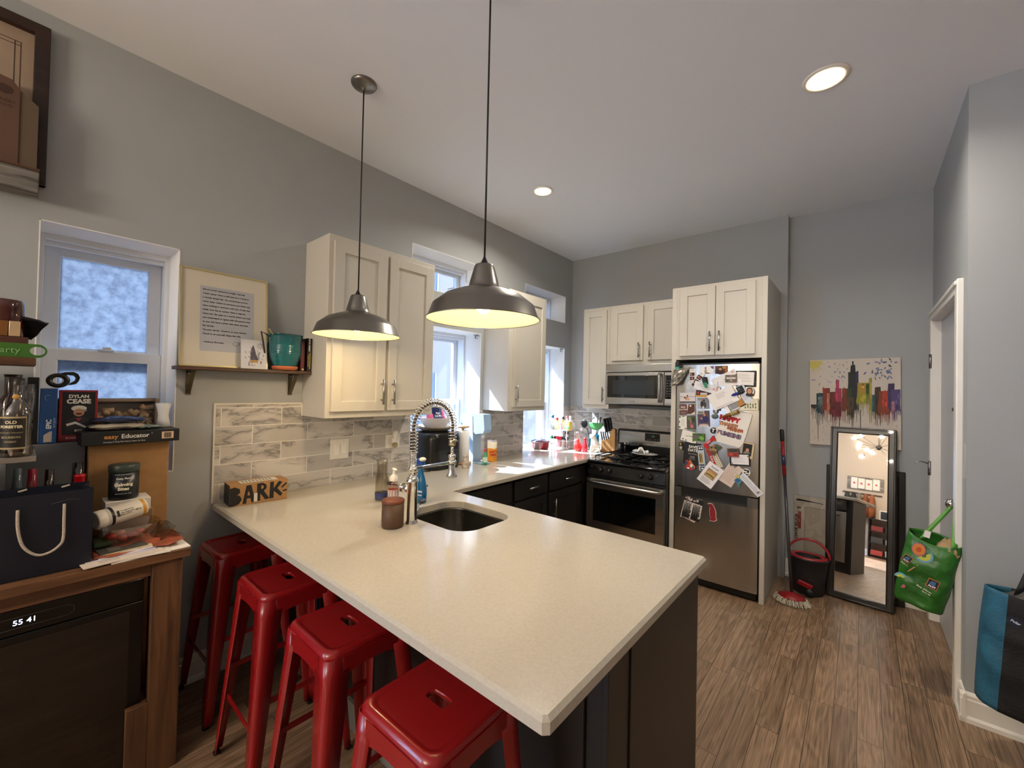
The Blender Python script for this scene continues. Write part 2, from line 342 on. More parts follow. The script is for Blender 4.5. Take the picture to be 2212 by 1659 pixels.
def kids(o): return [c for c in bpy.data.objects if c.parent == o]
def copy_tree(o, parent=None):
    c = o.copy(); COL.objects.link(c)
    if parent is not None: c.parent = parent
    for ch in kids(o): copy_tree(ch, c)
    return c

# ------------------------------------------------------------------ shared materials
WALL = P('#a6a9aa', .75, var=.03, vs=2, bump=.03, bs=220)
CEIL = P('#e8ebef', .8, bump=.03, bs=200)
TRIMW = P('#e4e0d8', .4, var=.02)
CABW = P('#cdc8bc', .38, var=.015, vs=1.5)
DARK = P('#1d1b1a', .38, var=.06, vs=3)
VINYL = P('#e3e6ea', .35)
CHROME = P('#e6e6e6', .07, m=1)
NICKEL = P('#9b9995', .3, m=1)
BLACK = P('#0b0b0c', .35)
GLOSSBLK = P('#060607', .07, coat=.5)
STEEL = steel()
STEELX = steel(axis='x')
QUARTZ = quartz()
CARD = P('#a57c4f', .8, var=.08, vs=30)
RED = P('#8f1015', .26, coat=.35, var=.04)
PAPER = P('#e6e3de', .7)
ZC = 3.13

# ------------------------------------------------------------------ the room
def cells(name, axis, planes, cutsA, cutsB, holes, m):
    """a wall made of blocks around rectangular openings"""
    mb = MB(); p0, p1 = planes
    for i in range(len(cutsA)-1):
        a0, a1 = cutsA[i], cutsA[i+1]; j = 0
        while j < len(cutsB)-1:
            def hole(q): return any(h[0] < (a0+a1)/2 < h[1] and h[2] < (cutsB[q]+cutsB[q+1])/2 < h[3] for h in holes)
            if hole(j): j += 1; continue
            k = j
            while k+1 < len(cutsB)-1 and not hole(k+1): k += 1
            if axis == 'x': mb.box(p0, p1, a0, a1, cutsB[j], cutsB[k+1], m)
            else: mb.box(a0, a1, p0, p1, cutsB[j], cutsB[k+1], m)
            j = k+1
    return mb.build(name, kind='structure')
MB().box(-.4, 5.2, -5.2, 4.7, -.1, 0, wood_floor()).build('floor', kind='structure')
MB().box(-.4, 5.2, -5.2, 4.7, ZC, ZC+.12, CEIL).build('ceiling', kind='structure')
WINS = [(-.016, .461, 1.11, 2.244), (1.90, 2.663, .876, 2.07), (3.297, 4.06, .876, 2.062), (1.882, 2.663, 2.357, 2.688), (3.297, 4.06, 2.357, 2.67)]
ADDED_WIN = (-4.6, -1.7, .5, 2.7)   # unseen window added at the living-room end to bring in daylight
hl = WINS+[ADDED_WIN]
cutsY = sorted({-5.2, 4.7} | {h[0] for h in hl} | {h[1] for h in hl}); cutsZ = sorted({0, ZC} | {h[2] for h in hl} | {h[3] for h in hl})
cells('wall_left', 'x', (-.4, 0), cutsY, cutsZ, hl, WALL)
MB().box(0, 2.176, 4.21, 4.7, 0, ZC, WALL).build('wall_back', kind='structure')
MB().box(2.176, 3.19, 4.29, 4.7, 0, ZC, WALL).build('wall_recess', kind='structure')
mb = MB(); mb.box(3.07, 3.2, 4.15, 4.29, 0, ZC, WALL); mb.box(3.07, 3.2, 2.965, 3.13, 0, ZC, WALL); mb.box(3.07, 3.2, 3.13, 4.15, 2.13, ZC, WALL)
mb.box(3.19, 3.2, 3.13, 4.15, 0, 2.13, WALL); mb.build('wall_right', kind='structure')
MB().box(3.2, 5.2, 2.965, 3.1, 0, ZC, WALL).build('wall_front', kind='structure')
MB().box(5.2, 5.3, -5.2, 3.1, 0, ZC, P('#a9a8a4', .75)).build('wall_far_right', kind='structure')
MB().box(0, 5.2, -5.2, -5, 0, ZC, P('#b3a594', .75)).build('wall_rear', kind='structure')

def base_board(name, p0, p1, n, h=.14):
    """moulded skirting from p0 to p1, standing out from the wall along n"""
    p0, p1, n = V(p0), V(p1), V(n); L = (p1-p0).length
    T = frame(p0, n, (0, 0, 1), (p1-p0)/L)
    prof = [(0, 0), (.022, 0), (.022, .02), (.015, .032), (.015, h-.035), (.011, h-.028), (.011, h-.014), (.005, h-.004), (0, h)]
    vs = [(a, b, 0) for a, b in prof]+[(a, b, L) for a, b in prof]; k = len(prof)
    fs = [(i, (i+1) % k, (i+1) % k+k, i+k) for i in range(k)]+[tuple(reversed(range(k))), tuple(range(k, 2*k))]
    return MB().add(vs, fs, TRIMW, T).build(name, kind='structure')
base_board('baseboard_right', (3.05, 2.965, 0), (5.2, 2.965, 0), (0, -1, 0))
base_board('baseboard_door', (3.07, 2.943, 0), (3.07, 3.07, 0), (-1, 0, 0))
base_board('baseboard_recess', (2.176, 4.29, 0), (3.07, 4.29, 0), (0, -1, 0), .15)
base_board('baseboard_left', (0, -5, 0), (0, 1.2, 0), (1, 0, 0))
base_board('baseboard_rear', (0, -5, 0), (5.2, -5, 0), (0, 1, 0))

def window(name, y0, y1, z0, z1, meet=None, pane=None, lowpane=None, fw=.045):
    t = thing(name, None, None, (0, 0, 0), kind='structure')
    mb = MB()
    for a in ((y0, y0+.022), (y1-.022, y1)): mb.box(-.36, -.205, a[0], a[1], z0, z1, VINYL, .003)
    mb.box(-.36, -.207, y0, y1, z1-.03, z1, VINYL, .003); mb.box(-.36, -.21, y0, y1, z0, z0+.025, VINYL, .003)
    mb.box(-.26, -.235, y0+.02, y1-.02, z1-.05, z1-.03, VINYL, .002)
    mb.build('frame', t)
    def sash(a, b, x, nm, pm):
        s = MB(); y2, y3 = y0+.022, y1-.022
        s.box(x-.018, x+.018, y2, y2+fw, a, b, VINYL, .004); s.box(x-.018, x+.018, y3-fw, y3, a, b, VINYL, .004)
        s.box(x-.0172, x+.0172, y2+.001, y3-.001, b-fw*.8, b-.0008, VINYL, .004); s.box(x-.0172, x+.0172, y2+.001, y3-.001, a+.0008, a+fw*.9, VINYL, .004)
        s.box(x-.004, x+.02, y2+fw-.006, y3-fw+.006, b-fw*.8-.01, b-fw*.8+.004, VINYL, .002)
        so = s.build(nm, t)
        MB().box(x-.003, x+.003, y2+fw, y3-fw, a+fw*.9, b-fw*.8, pm).build('glass', so)
        return so
    if meet:
        sash(meet-.02, z1-.03, -.315, 'upper_sash', pane); lo = sash(z0+.025, meet+.02, -.265, 'lower_sash', lowpane or pane)
        ym = (y0+y1)/2
        MB().box(-.262, -.236, ym-.03, ym+.03, meet+.02, meet+.03, VINYL, .004).box(-.25, -.24, ym-.012, ym+.02, meet+.03, meet+.042, VINYL, .003).build('sash_lock', lo)
    else: sash(z0+.025, z1-.03, -.30, 'sash', pane)
    return t
CLEAR = GLASS('#eaf2ff', .93, .05)
FROST = frosted()
window('window_1', *WINS[0], meet=1.69, pane=FROST, fw=.055)
window('window_2', *WINS[1], meet=1.44, pane=CLEAR)
window('window_3', *WINS[2], meet=1.40, pane=CLEAR)
window('window_4', *WINS[3], pane=CLEAR)
window('window_5', *WINS[4], pane=CLEAR)
window('added_window', *ADDED_WIN, meet=1.6, pane=CLEAR)  # the added daylight opening, out of view
for i, (y0, y1, z0, z1) in enumerate(WINS):      # white plastered returns of each window recess
    mb = MB(); q = .004; W_ = P('#eceae6', .6); x0, x1 = -.30, .0015
    mb.box(x0, x1, y0, y0+q, z0, z1, W_); mb.box(x0, x1, y1-q, y1, z0, z1, W_); mb.box(x0, x1, y0, y1, z1-q, z1, W_)
    if z0 > .9: mb.box(x0, x1, y0, y1, z0, z0+q, W_)
    mb.build('trim_%d' % (i+3), kind='structure')
for y in (2.60, 4.0):    # small curtain-rod brackets left in the corners of the recesses
    mb = MB(); mb.box(-.03, -.004, y, y+.035, 2.045, 2.056, NICKEL); mb.cyl((-.02, y+.008, 2.05), (-.02, y+.008, 2.02), .006, NICKEL); mb.tube([(-.02, y+.012, 2.03), (-.02, y+.03, 2.02), (-.02, y+.04, 2.03)], .003, NICKEL)
    mb.build('curtain_bracket', label='small metal curtain bracket in the %s' % ('window recess behind the near cabinet' if y < 3 else 'window recess nearest the room corner'), cat='bracket', group='curtain brackets')

# door in the right-hand wall
d = thing('door_1', None, None, (0, 0, 0), kind='structure')
MB().box(3.10, 3.14, 3.145, 4.135, .008, 2.115, P('#c4c6cb', .35, var=.02), .003).build('door_slab', d)
mb = MB()
for a, b in ((3.07, 3.14), (4.14, 4.21)):
    mb.box(3.045, 3.072, a, b, 0, 2.19, TRIMW, .005); mb.box(3.05, 3.15, (b if a < 3.5 else a)-.004, (b if a < 3.5 else a)+.004, 0, 2.13, TRIMW)
mb.box(3.046, 3.072, 3.071, 4.209, 2.12, 2.1895, TRIMW, .005); mb.box(3.036, 3.06, 3.075, 4.205, 2.155, 2.18, TRIMW, .006); mb.box(3.06, 3.15, 3.13, 4.15, 2.115, 2.125, TRIMW)
mb.build('door_frame', d)
for z in (1.83, 1.07, .25):
    mb = MB(); mb.cyl((3.045, 4.137, z-.05), (3.045, 4.137, z+.05), .008, NICKEL); mb.box(3.045, 3.052, 4.139, 4.150, z-.05, z+.05, NICKEL, .001)
    for q in (-.03, 0, .03): mb.cyl((3.045, 4.137, z+q-.001), (3.045, 4.137, z+q+.001), .0095, NICKEL)
    mb.build('hinge', d)
mb = MB(); mb.tube([(3.04, 4.135, 1.10), (3.0, 4.12, 1.115), (2.97, 4.10, 1.105)], .004, NICKEL); mb.build('door_stop', d)
MB().lathe([(.03, 0), (.03, .006), (.024, .01), (.012, .014), (.012, .03), (.022, .038), (.030, .052), (.026, .068), (.012, .076), (0, .077)], CHROME, T=frame((3.10, 3.21, .998), (0, 1, 0), (0, 0, -1), (-1, 0, 0))).build('door_knob', d)
mb = MB(); mb.lathe([(.03, 0), (.03, .012), (.02, .018), (0, .018)], CHROME, T=frame((3.10, 3.21, 1.12), (0, 1, 0), (0, 0, -1), (-1, 0, 0))); mb.box(3.055, 3.085, 3.205, 3.215, 1.10, 1.14, CHROME, .003); mb.build('deadbolt', d)
mb = MB(); mb.cyl((3.1, 3.62, 1.50), (3.094, 3.62, 1.50), .011, P('#77736c', .3, m=1)); mb.build('peephole', d)
MB().box(3.068, 3.0705, 2.985, 3.03, 1.17, 1.34, P('#b9b4ab', .6)).build('trim_2', kind='structure')

# marble backsplash, one slab of tiles per wall
TL, TB = marble_tile(1, .8245, off=-.7865), marble_tile(0, .8245, off=.02)
mb = MB()
mb.box(.0, .009, .632, 1.085, .9145, 1.4455, TL); mb.box(.0, .009, 1.085, 1.90, .9145, 1.3705, TL)
mb.box(.0, .012, .624, .632, .9145, 1.4535, P('#ddd6c8', .5)); mb.box(.0, .012, .632, 1.082, 1.4455, 1.4535, P('#ddd6c8', .5)); mb.box(.0, .0095, 1.079, 1.085, 1.371, 1.4455, P('#ddd6c8', .5))
mb.build('tile_backsplash', label='marble subway tile backsplash on the window wall behind the cardboard parcel', cat='backsplash')
MB().box(.0, .009, 2.663, 3.297, .9145, 1.3705, TL).build('tile_backsplash', label='marble subway tile backsplash between the two kitchen windows, behind the snack pouches', cat='backsplash')
MB().box(.0, .009, 4.06, 4.2, .9145, 1.385, TL).build('tile_backsplash', label='narrow strip of marble tile on the window wall in the room corner', cat='backsplash')
MB().box(.0095, 1.42, 4.201, 4.21, .9145, 1.388, TB).build('tile_backsplash', label='marble subway tile backsplash behind the stove and knife block', cat='backsplash')
# ------------------------------------------------------------------ outside
def outside():
    t = thing('apartment_building', 'pale brick apartment building seen through the kitchen windows', 'building', (-7.5, 4, -4))
    B = brick_mat()
    MB().box(-9.5, -7, -12, 34, -4, 7.2, B).build('wall', t)
    for y in (3.2, 5.2, 7.4, 9.8, 1.0, -1.6, -4):
        for z in (-2.6, .4, 3.4):
            f = MB(); f.box(-7.01, -6.93, y-.5, y+.5, z-.07, z, P('#77756f', .8)); f.box(-7.0, -6.96, y-.45, y+.45, z, z+1.6, P('#2f3a49', .3)); f.box(-6.98, -6.94, y-.45, y+.45, z+.77, z+.83, P('#85898f', .5))
            for a in (-.45, .41): f.box(-6.98, -6.94, y+a, y+a+.04, z, z+1.6, P('#85898f', .5))
            w = f.build('window', t)
    MB().box(-7.0, -.8, -12, 34, -4.1, -4, P('#666664', .9)).build('alley_ground', kind='structure')
    e = thing('fire_escape', 'metal fire escape with railings and stair outside the far kitchen window', 'fire escape', (-1, 3.2, 0))
    IR = P('#454d59', .5)
    mb = MB()
    mb.box(-1.52, -.42, 1.2, 4.8, 3.3, 3.34, IR); mb.build('added_sun_slab', e)  # unseen slab added to keep direct sun off the transom windows
    mb = MB()
    for y in [3.2+.16*i for i in range(12)]: mb.cyl((-1.6, y, .1), (-1.6, y, 1.05), .008, IR, n=6)
    for z in (.1, .6, 1.05): mb.cyl((-1.6, 3.1, z), (-1.6, 5.1, z), .014, IR, n=6)
    mb.build('railing', e)
    mb = MB()
    for x in (-2.1, -2.6): mb.cyl((x, 3.0, -.6), (x, 5.8, 1.9), .03, IR, n=6)
    for i in range(9): mb.box(-2.6, -2.1, 3.1+.3*i, 3.32+.3*i, -.55+.27*i, -.52+.27*i, IR)
    mb.build('stair', e)
outside()

# ------------------------------------------------------------------ cabinets
def bar_pull(T, L, m=NICKEL, r=.006, so=.03, horiz=False):
    """bar handle; T maps x/y in the door plane, z outwards, origin = handle centre"""
    mb = MB(); a = (L/2, 0) if horiz else (0, L/2); b = (.32*L, 0) if horiz else (0, .32*L)
    mb.cyl(T @ V((-a[0], -a[1], so)), T @ V((a[0], a[1], so)), r, m, n=12)
    for s in (-1, 1): mb.cyl(T @ V((s*b[0], s*b[1], 0)), T @ V((s*b[0], s*b[1], so)), r*.75, m, n=10)
    return mb
def shaker(T, w, h, m, parent, name='door', rail=.062, th=.02, panel=True, handle=None):
    """shaker door: local origin at lower left, x width, y height, z outwards"""
    mb = MB(); e = .0025
    if panel:
        mb.box(0, rail, 0, h, 0, th, m, e, T=T); mb.box(w-rail, w, 0, h, 0, th, m, e, T=T)
        mb.box(rail-.003, w-rail+.003, .0004, rail, 0, th-.0004, m, e, T=T); mb.box(rail-.003, w-rail+.003, h-rail, h-.0004, 0, th-.0004, m, e, T=T)
        mb.box(rail-.004, w-rail+.004, rail-.004, h-rail+.004, 0, th-.009, m, T=T)
    else: mb.box(0, w, 0, h, 0, th, m, e, T=T)
    o = mb.build(name, parent)
    if handle:
        hx, hy, L, hz = handle
        bar_pull(T @ M.Translation((hx, hy, th)), L, horiz=hz).build('handle', o)
    return o
def upper_cab(label, mk, dims, doors):
    pass
# A: two tall doors left of the first kitchen window
t = thing('wall_cabinet', 'tall cream two-door wall cabinet behind the small pendant, lit yellow at its foot', 'cabinet', (0, 1.09, 1.371))
MB().box(.001, .305, 1.085, 1.864, 1.371, 2.452, CABW, .003).build('body', t)
shaker(FL(.305, 1.112, 1.41), .352, 1.005, CABW, t, handle=(.325, .12, .16, False))
shaker(FL(.305, 1.488, 1.41), .352, 1.005, CABW, t, handle=(.03, .12, .16, False))
# B: between the windows
t = thing('wall_cabinet', 'narrower cream wall cabinet between the two kitchen windows, sunlit on its left side', 'cabinet', (0, 2.7, 1.371))
MB().box(.001, .305, 2.70, 3.256, 1.371, 2.452, CABW, .003).build('body', t)
shaker(FL(.305, 2.752, 1.41), .475, 1.005, CABW, t, handle=(.03, .12, .16, False))
# C: back wall run
t = thing('wall_cabinet', 'narrow one-door cream wall cabinet left of the microwave, above the knife block', 'cabinet', (.355, 3.9, 1.385))
MB().box(.355, .668, 3.885, 4.209, 1.385, 2.452, CABW, .003).build('body', t)
shaker(FB(.378, 3.885, 1.425), .262, .99, CABW, t, handle=(.235, .11, .15, False))
t = thing('wall_cabinet', 'low two-door cream wall cabinet directly above the microwave', 'cabinet', (1, 3.9, 1.85))
MB().box(.669, 1.421, 3.885, 4.209, 1.845, 2.452, CABW, .003).build('body', t)
shaker(FB(.70, 3.885, 1.88), .33, .545, CABW, t, handle=(.298, .10, .15, False))
shaker(FB(1.078, 3.885, 1.88), .32, .545, CABW, t, handle=(.03, .10, .15, False))
# E: fridge surround
t = thing('fridge_cabinet', 'cream cabinet surround enclosing the refrigerator with two doors above it', 'cabinet', (1.75, 3.9, 0))
mb = MB(); mb.box(1.423, 1.462, 3.55, 4.209, 0, 2.462, CABW, .002); mb.build('side_panel', t)
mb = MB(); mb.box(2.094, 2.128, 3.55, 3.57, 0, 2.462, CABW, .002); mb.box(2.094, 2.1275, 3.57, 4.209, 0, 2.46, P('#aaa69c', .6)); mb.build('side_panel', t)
MB().box(1.462, 2.094, 3.551, 4.209, 1.848, 2.461, CABW).build('body', t)
shaker(FB(1.492, 3.551, 1.876), .276, .562, CABW, t, handle=(.243, .11, .16, False))
shaker(FB(1.773, 3.551, 1.876), .279, .562, CABW, t, handle=(.032, .11, .16, False))
# dark base units on the window wall
units = [(1.74, 2.415, 'nearest the sink, half hidden by the peninsula'), (2.415, 2.885, 'in the middle of the run'), (2.885, 3.47, 'next to the stove')]
for a, b, w in units:
    t = thing('base_cabinet', 'charcoal base cabinet with drawer over door, '+w, 'cabinet', (.3, a, 0))
    mb = MB(); mb.box(.012, .612, a, b, .1, .873, DARK); mb.box(.08, .55, a, b, 0, .1, BLACK); mb.build('body', t)
    w_ = b-a
    shaker(FL(.612, a+.018, .70), w_-.036, .15, DARK, t, 'drawer', panel=False, handle=(w_/2-.018, .075, .13, True))
    shaker(FL(.612, a+.018, .125), w_-.036, .555, DARK, t, handle=(.06, .42, .16, False))
t = thing('base_cabinet', 'dark filler cabinet in the far corner beside the stove, under the knife block', 'cabinet', (.3, 3.8, 0))
MB().box(.012, .632, 3.471, 4.209, 0, .873, DARK).build('body', t)
# peninsula carcass
t = thing('peninsula_cabinet', 'dark charcoal peninsula cabinet under the cream worktop, behind the stools', 'cabinet', (1.1, 1.4, 0))
mb = MB(); mb.box(.012, .8, .98, 1.715, 0, .873, DARK); mb.box(1.36, 2.15, .98, 1.70, 0, .873, DARK); mb.box(.8, 1.36, .98, 1.19, 0, .873, DARK); mb.box(.8, 1.36, 1.64, 1.70, 0, .873, DARK); mb.box(.8, 1.36, 1.19, 1.64, 0, .6, DARK); mb.build('body', t)
mb = MB(); mb.box(2.151, 2.17, .972, 1.10, .0, .873, DARK, .002); mb.box(2.151, 2.175, 1.102, 1.735, 0, .873, DARK, .002); mb.build('end_panel', t)
mb = MB(); mb.box(.05, 2.12, .958, .979, 0, .12, P('#7f7b74', .4)); mb.build('toe_board', t)
for x in (.03, .55, 1.07, 1.6): MB().box(x, x+.5, .966, .979, .13, .87, DARK, .003).build('back_panel', t)
# stainless dishwasher on the kitchen side, seen in the leaning mirror
t = thing('dishwasher', 'stainless dishwasher in the peninsula, seen only in the leaning mirror', 'dishwasher', (1.85, 1.72, 0))
MB().box(1.5, 2.11, 1.702, 1.722, .12, .72, STEEL, .004).build('door', t)
MB().box(1.5, 2.11, 1.702, 1.724, .722, .868, GLOSSBLK, .004).build('control_panel', t)
bar_pull(FR(1.8, 1.722, .67), .5, r=.008, horiz=True, so=.035).build('handle', t)

# ------------------------------------------------------------------ worktop (L shape with sink cut-out and window bays)
def rrect(x0, x1, y0, y1, r, n=6):
    out = []
    for cx, cy, a0 in ((x1-r, y1-r, 0), (x0+r, y1-r, 90), (x0+r, y0+r, 180), (x1-r, y0+r, 270)):
        for i in range(n+1): a = math.radians(a0+90*i/n); out.append((cx+r*math.cos(a), cy+r*math.sin(a)))
    return out
SX0, SX1, SY0, SY1 = .85, 1.325, 1.232, 1.608
def worktop():
    bm = bmesh.new()
    out = [(.001, .633), (2.196, .633), (2.208, .645), (2.208, 1.723), (2.196, 1.735), (.68, 1.735), (.655, 3.46), (.662, 4.2), (.001, 4.2), (.001, 4.058), (-.205, 4.058), (-.205, 3.299), (.001, 3.299), (.001, 2.661), (-.205, 2.661), (-.205, 1.902), (.001, 1.902)]
    inn = rrect(SX0, SX1, SY0, SY1, .11, 8)
    def ring(pts, z): return [bm.verts.new((x, y, z)) for x, y in pts]
    def off(pts, d):
        n = len(pts); res = []
        for i in range(n):
            a, b, c = V(pts[i-1]), V(pts[i]), V(pts[(i+1) % n]); e1 = (b-a).normalized(); e2 = (c-b).normalized()
            n1, n2 = V((-e1.y, e1.x)), V((-e2.y, e2.x)); h = (n1+n2); h = h/max(h.dot(n1), .3); res.append((b.x+h.x*d, b.y+h.y*d))
        return res
    def area(p): return sum(p[i][0]*p[(i+1) % len(p)][1]-p[(i+1) % len(p)][0]*p[i][1] for i in range(len(p)))
    if area(out) < 0: out.reverse()
    zt, zb = .914, .876
    o_top, o_a, o_b, o_bot = ring(off(out, .009), zt), ring(out, zt-.009), ring(out, zb+.004), ring(off(out, .004), zb)
    if area(inn) < 0: inn.reverse()
    i_top, i_a, i_bot = ring(off(inn, -.003), zt), ring(inn, zt-.003), ring(inn, zb)
    def loop(r): return [bm.edges.get((r[i], r[(i+1) % len(r)])) or bm.edges.new((r[i], r[(i+1) % len(r)])) for i in range(len(r))]
    def quads(a, b):
        for i in range(len(a)): j = (i+1) % len(a); bm.faces.new((a[i], a[j], b[j], b[i]))
    quads(o_a, o_top); quads(o_b, o_a); quads(o_bot, o_b); quads(i_top, i_a); quads(i_a, i_bot)
    bmesh.ops.triangle_fill(bm, use_beauty=True, edges=loop(o_top)+loop(i_top)); bmesh.ops.triangle_fill(bm, use_beauty=True, edges=loop(o_bot)+loop(i_bot))
    bmesh.ops.recalc_face_normals(bm, faces=bm.faces)
    me = bpy.data.meshes.new('countertop'); bm.to_mesh(me); bm.free(); me.materials.append(QUARTZ)
    o = bpy.data.objects.new('countertop', me); COL.objects.link(o)
    tag(o, 'L-shaped cream quartz worktop of the peninsula and the window wall', 'countertop')
worktop()
# sink
t = thing('sink', 'undermount stainless sink with rounded corners set in the peninsula worktop', 'sink', (1.08, 1.4, .66))
def sink_fn():
    rings = [(0, .8735, .006), (0, .865, 0), (.004, .70, 0), (.02, .672, 0), (.05, .662, 0), (.14, .658, 0)]
    vs = []; fs = []; n = 0
    for k, (ins, z, o) in enumerate(rings):
        p = rrect(SX0-.004+ins, SX1+.004-ins, SY0-.004+ins, SY1+.004-ins, max(.11-ins*.6, .03), 8); n = len(p); vs += [(x, y, z) for x, y in p]
    for k in range(len(rings)-1):
        for i in range(n): j = (i+1) % n; fs.append((k*n+j, k*n+i, (k+1)*n+i, (k+1)*n+j))
    fs.append(tuple((len(rings)-1)*n+i for i in range(n)))
    p = rrect(SX0-.03, SX1+.03, SY0-.03, SY1+.03, .13, 8); m0 = len(vs); vs += [(x, y, .8738) for x, y in p]
    for i in range(n): j = (i+1) % n; fs.append((m0+i, i, j, m0+j))
    return vs, fs
vs, fs = sink_fn(); MB().add(vs, fs, steel('#8a8780', .25, .1, 'x'), None, True).build('basin', t)
MB().lathe([(.0, .001), (.035, .001), (.044, .004), (.05, .002)], CHROME, c=(1.09, 1.43, .659)).build('drain', t)

# ------------------------------------------------------------------ faucet with coil spring
def faucet():
    t = thing('faucet', 'tall chrome pull-down faucet with coiled spring neck beside the sink', 'faucet', (1.035, 1.17, .914))
    x, y = 1.035, 1.17
    mb = MB(); mb.lathe([(.031, 0), (.031, .004), (.0265, .012), (.0255, .02), (.0255, .196), (.031, .199), (.031, .204), (.022, .222), (.016, .226)], CHROME, c=(x, y, .914), n=32); mb.build('body', t)
    mb = MB(); mb.cyl((x, y, 1.136), (x, y, 1.20), .0165, CHROME)
    for i in range(14): z = 1.175+i*.0058; mb.lathe([(.0135, 0), (.017, .0015), (.017, .003), (.0135, .0045)], CHROME, c=(x, y, z), n=20, caps=False)
    mb.build('threaded_collar', t)
    path = []
    for i in range(12): path.append(V((x, y, 1.20+.165*i/11)))
    cy, cz, ry = y+.124, 1.365, .124
    for i in range(1, 40): a = PI-PI*i/40; path.append(V((x, cy+ry*math.cos(a), cz+.122*math.sin(a))))
    for i in range(8): path.append(V((x, y+.248, 1.365-.075*i/7)))
    MB().tube(path, .0075, P('#4d463b', .5), n=10).build('hose', t)
    # the spring follows the hose path
    L = [0]
    for a, b in zip(path, path[1:]): L.append(L[-1]+(b-a).length)
    def at(s):
        for i in range(len(L)-1):
            if s <= L[i+1]: u = (s-L[i])/(L[i+1]-L[i]+1e-9); return path[i].lerp(path[i+1], u), (path[i+1]-path[i]).normalized()
        return path[-1], (path[-1]-path[-2]).normalized()
    turns = 38; per = 12; pts = []
    for i in range(turns*per+1):
        s = .05+(L[-1]-.05)*i/(turns*per); p, tg = at(s); nx = V((1, 0, 0)); ny = tg.cross(nx); a = 2*PI*i/per
        pts.append(p+(nx*math.cos(a)+ny*math.sin(a))*.021)
    MB().tube(pts, .0023, CHROME, n=5).build('spring', t)
    yy = y+.248
    mb = MB(); mb.lathe([(.015, 0), (.0185, .004), (.0185, .028), (.015, .034)], P('#c9bd9e', .25, m=1), c=(x, yy, 1.262)); mb.cyl((x, yy, 1.215), (x, yy, 1.265), .008, CHROME)
    mb.lathe([(.027, 0), (.028, .004), (.027, .014), (.019, .03), (.0165, .045), (.017, .085), (.0165, .10), (.019, .104), (.019, .116), (.012, .118)], CHROME, c=(x, yy, 1.098)); mb.build('spray_head', t)
    mb = MB(); mb.box(x-.006, x+.006, y+.01, yy-.01, 1.166, 1.182, CHROME, .004); mb.lathe([(.021, 0), (.021, .016)], CHROME, c=(x, y, 1.165)); mb.lathe([(.0225, 0), (.0225, .022)], CHROME, c=(x, yy, 1.163))
    mb.ball((x-.012, yy-.018, 1.172), .008, CHROME); mb.build('holder_arm', t)
    mb = MB(); q = V((-.75, -.1, 0)).normalized(); a = V((x, y, 1.075)); mb.cyl(a, a+q*.062, .0225, CHROME); mb.cyl(a+q*.062, a+q*.068, .024, CHROME); mb.ball(a+q*.08+V((0, 0, .002)), .014, CHROME)
    b = V((x+.01, y+.02, .99)); mb.tube([a+q*.07, a+q*.085+V((0, 0, .005)), a+q*.11+V((0, 0, .02))], .0055, CHROME); mb.build('lever', t)
faucet()
t = thing('dish_brush', 'chrome and black dish brush lying over the sink edge beside the faucet', 'brush', (.97, 1.24, .914))
mb = MB(); mb.tube([(.99, 1.215, .922), (.93, 1.29, .94), (.885, 1.345, .955)], .0065, CHROME); mb.build('handle', t)
mb = MB(); mb.box(-.012, .012, -.03, .03, -.006, .006, BLACK, .004, T=rotm((.875, 1.358, .955), 0, .3, .6)); mb.build('head', t)

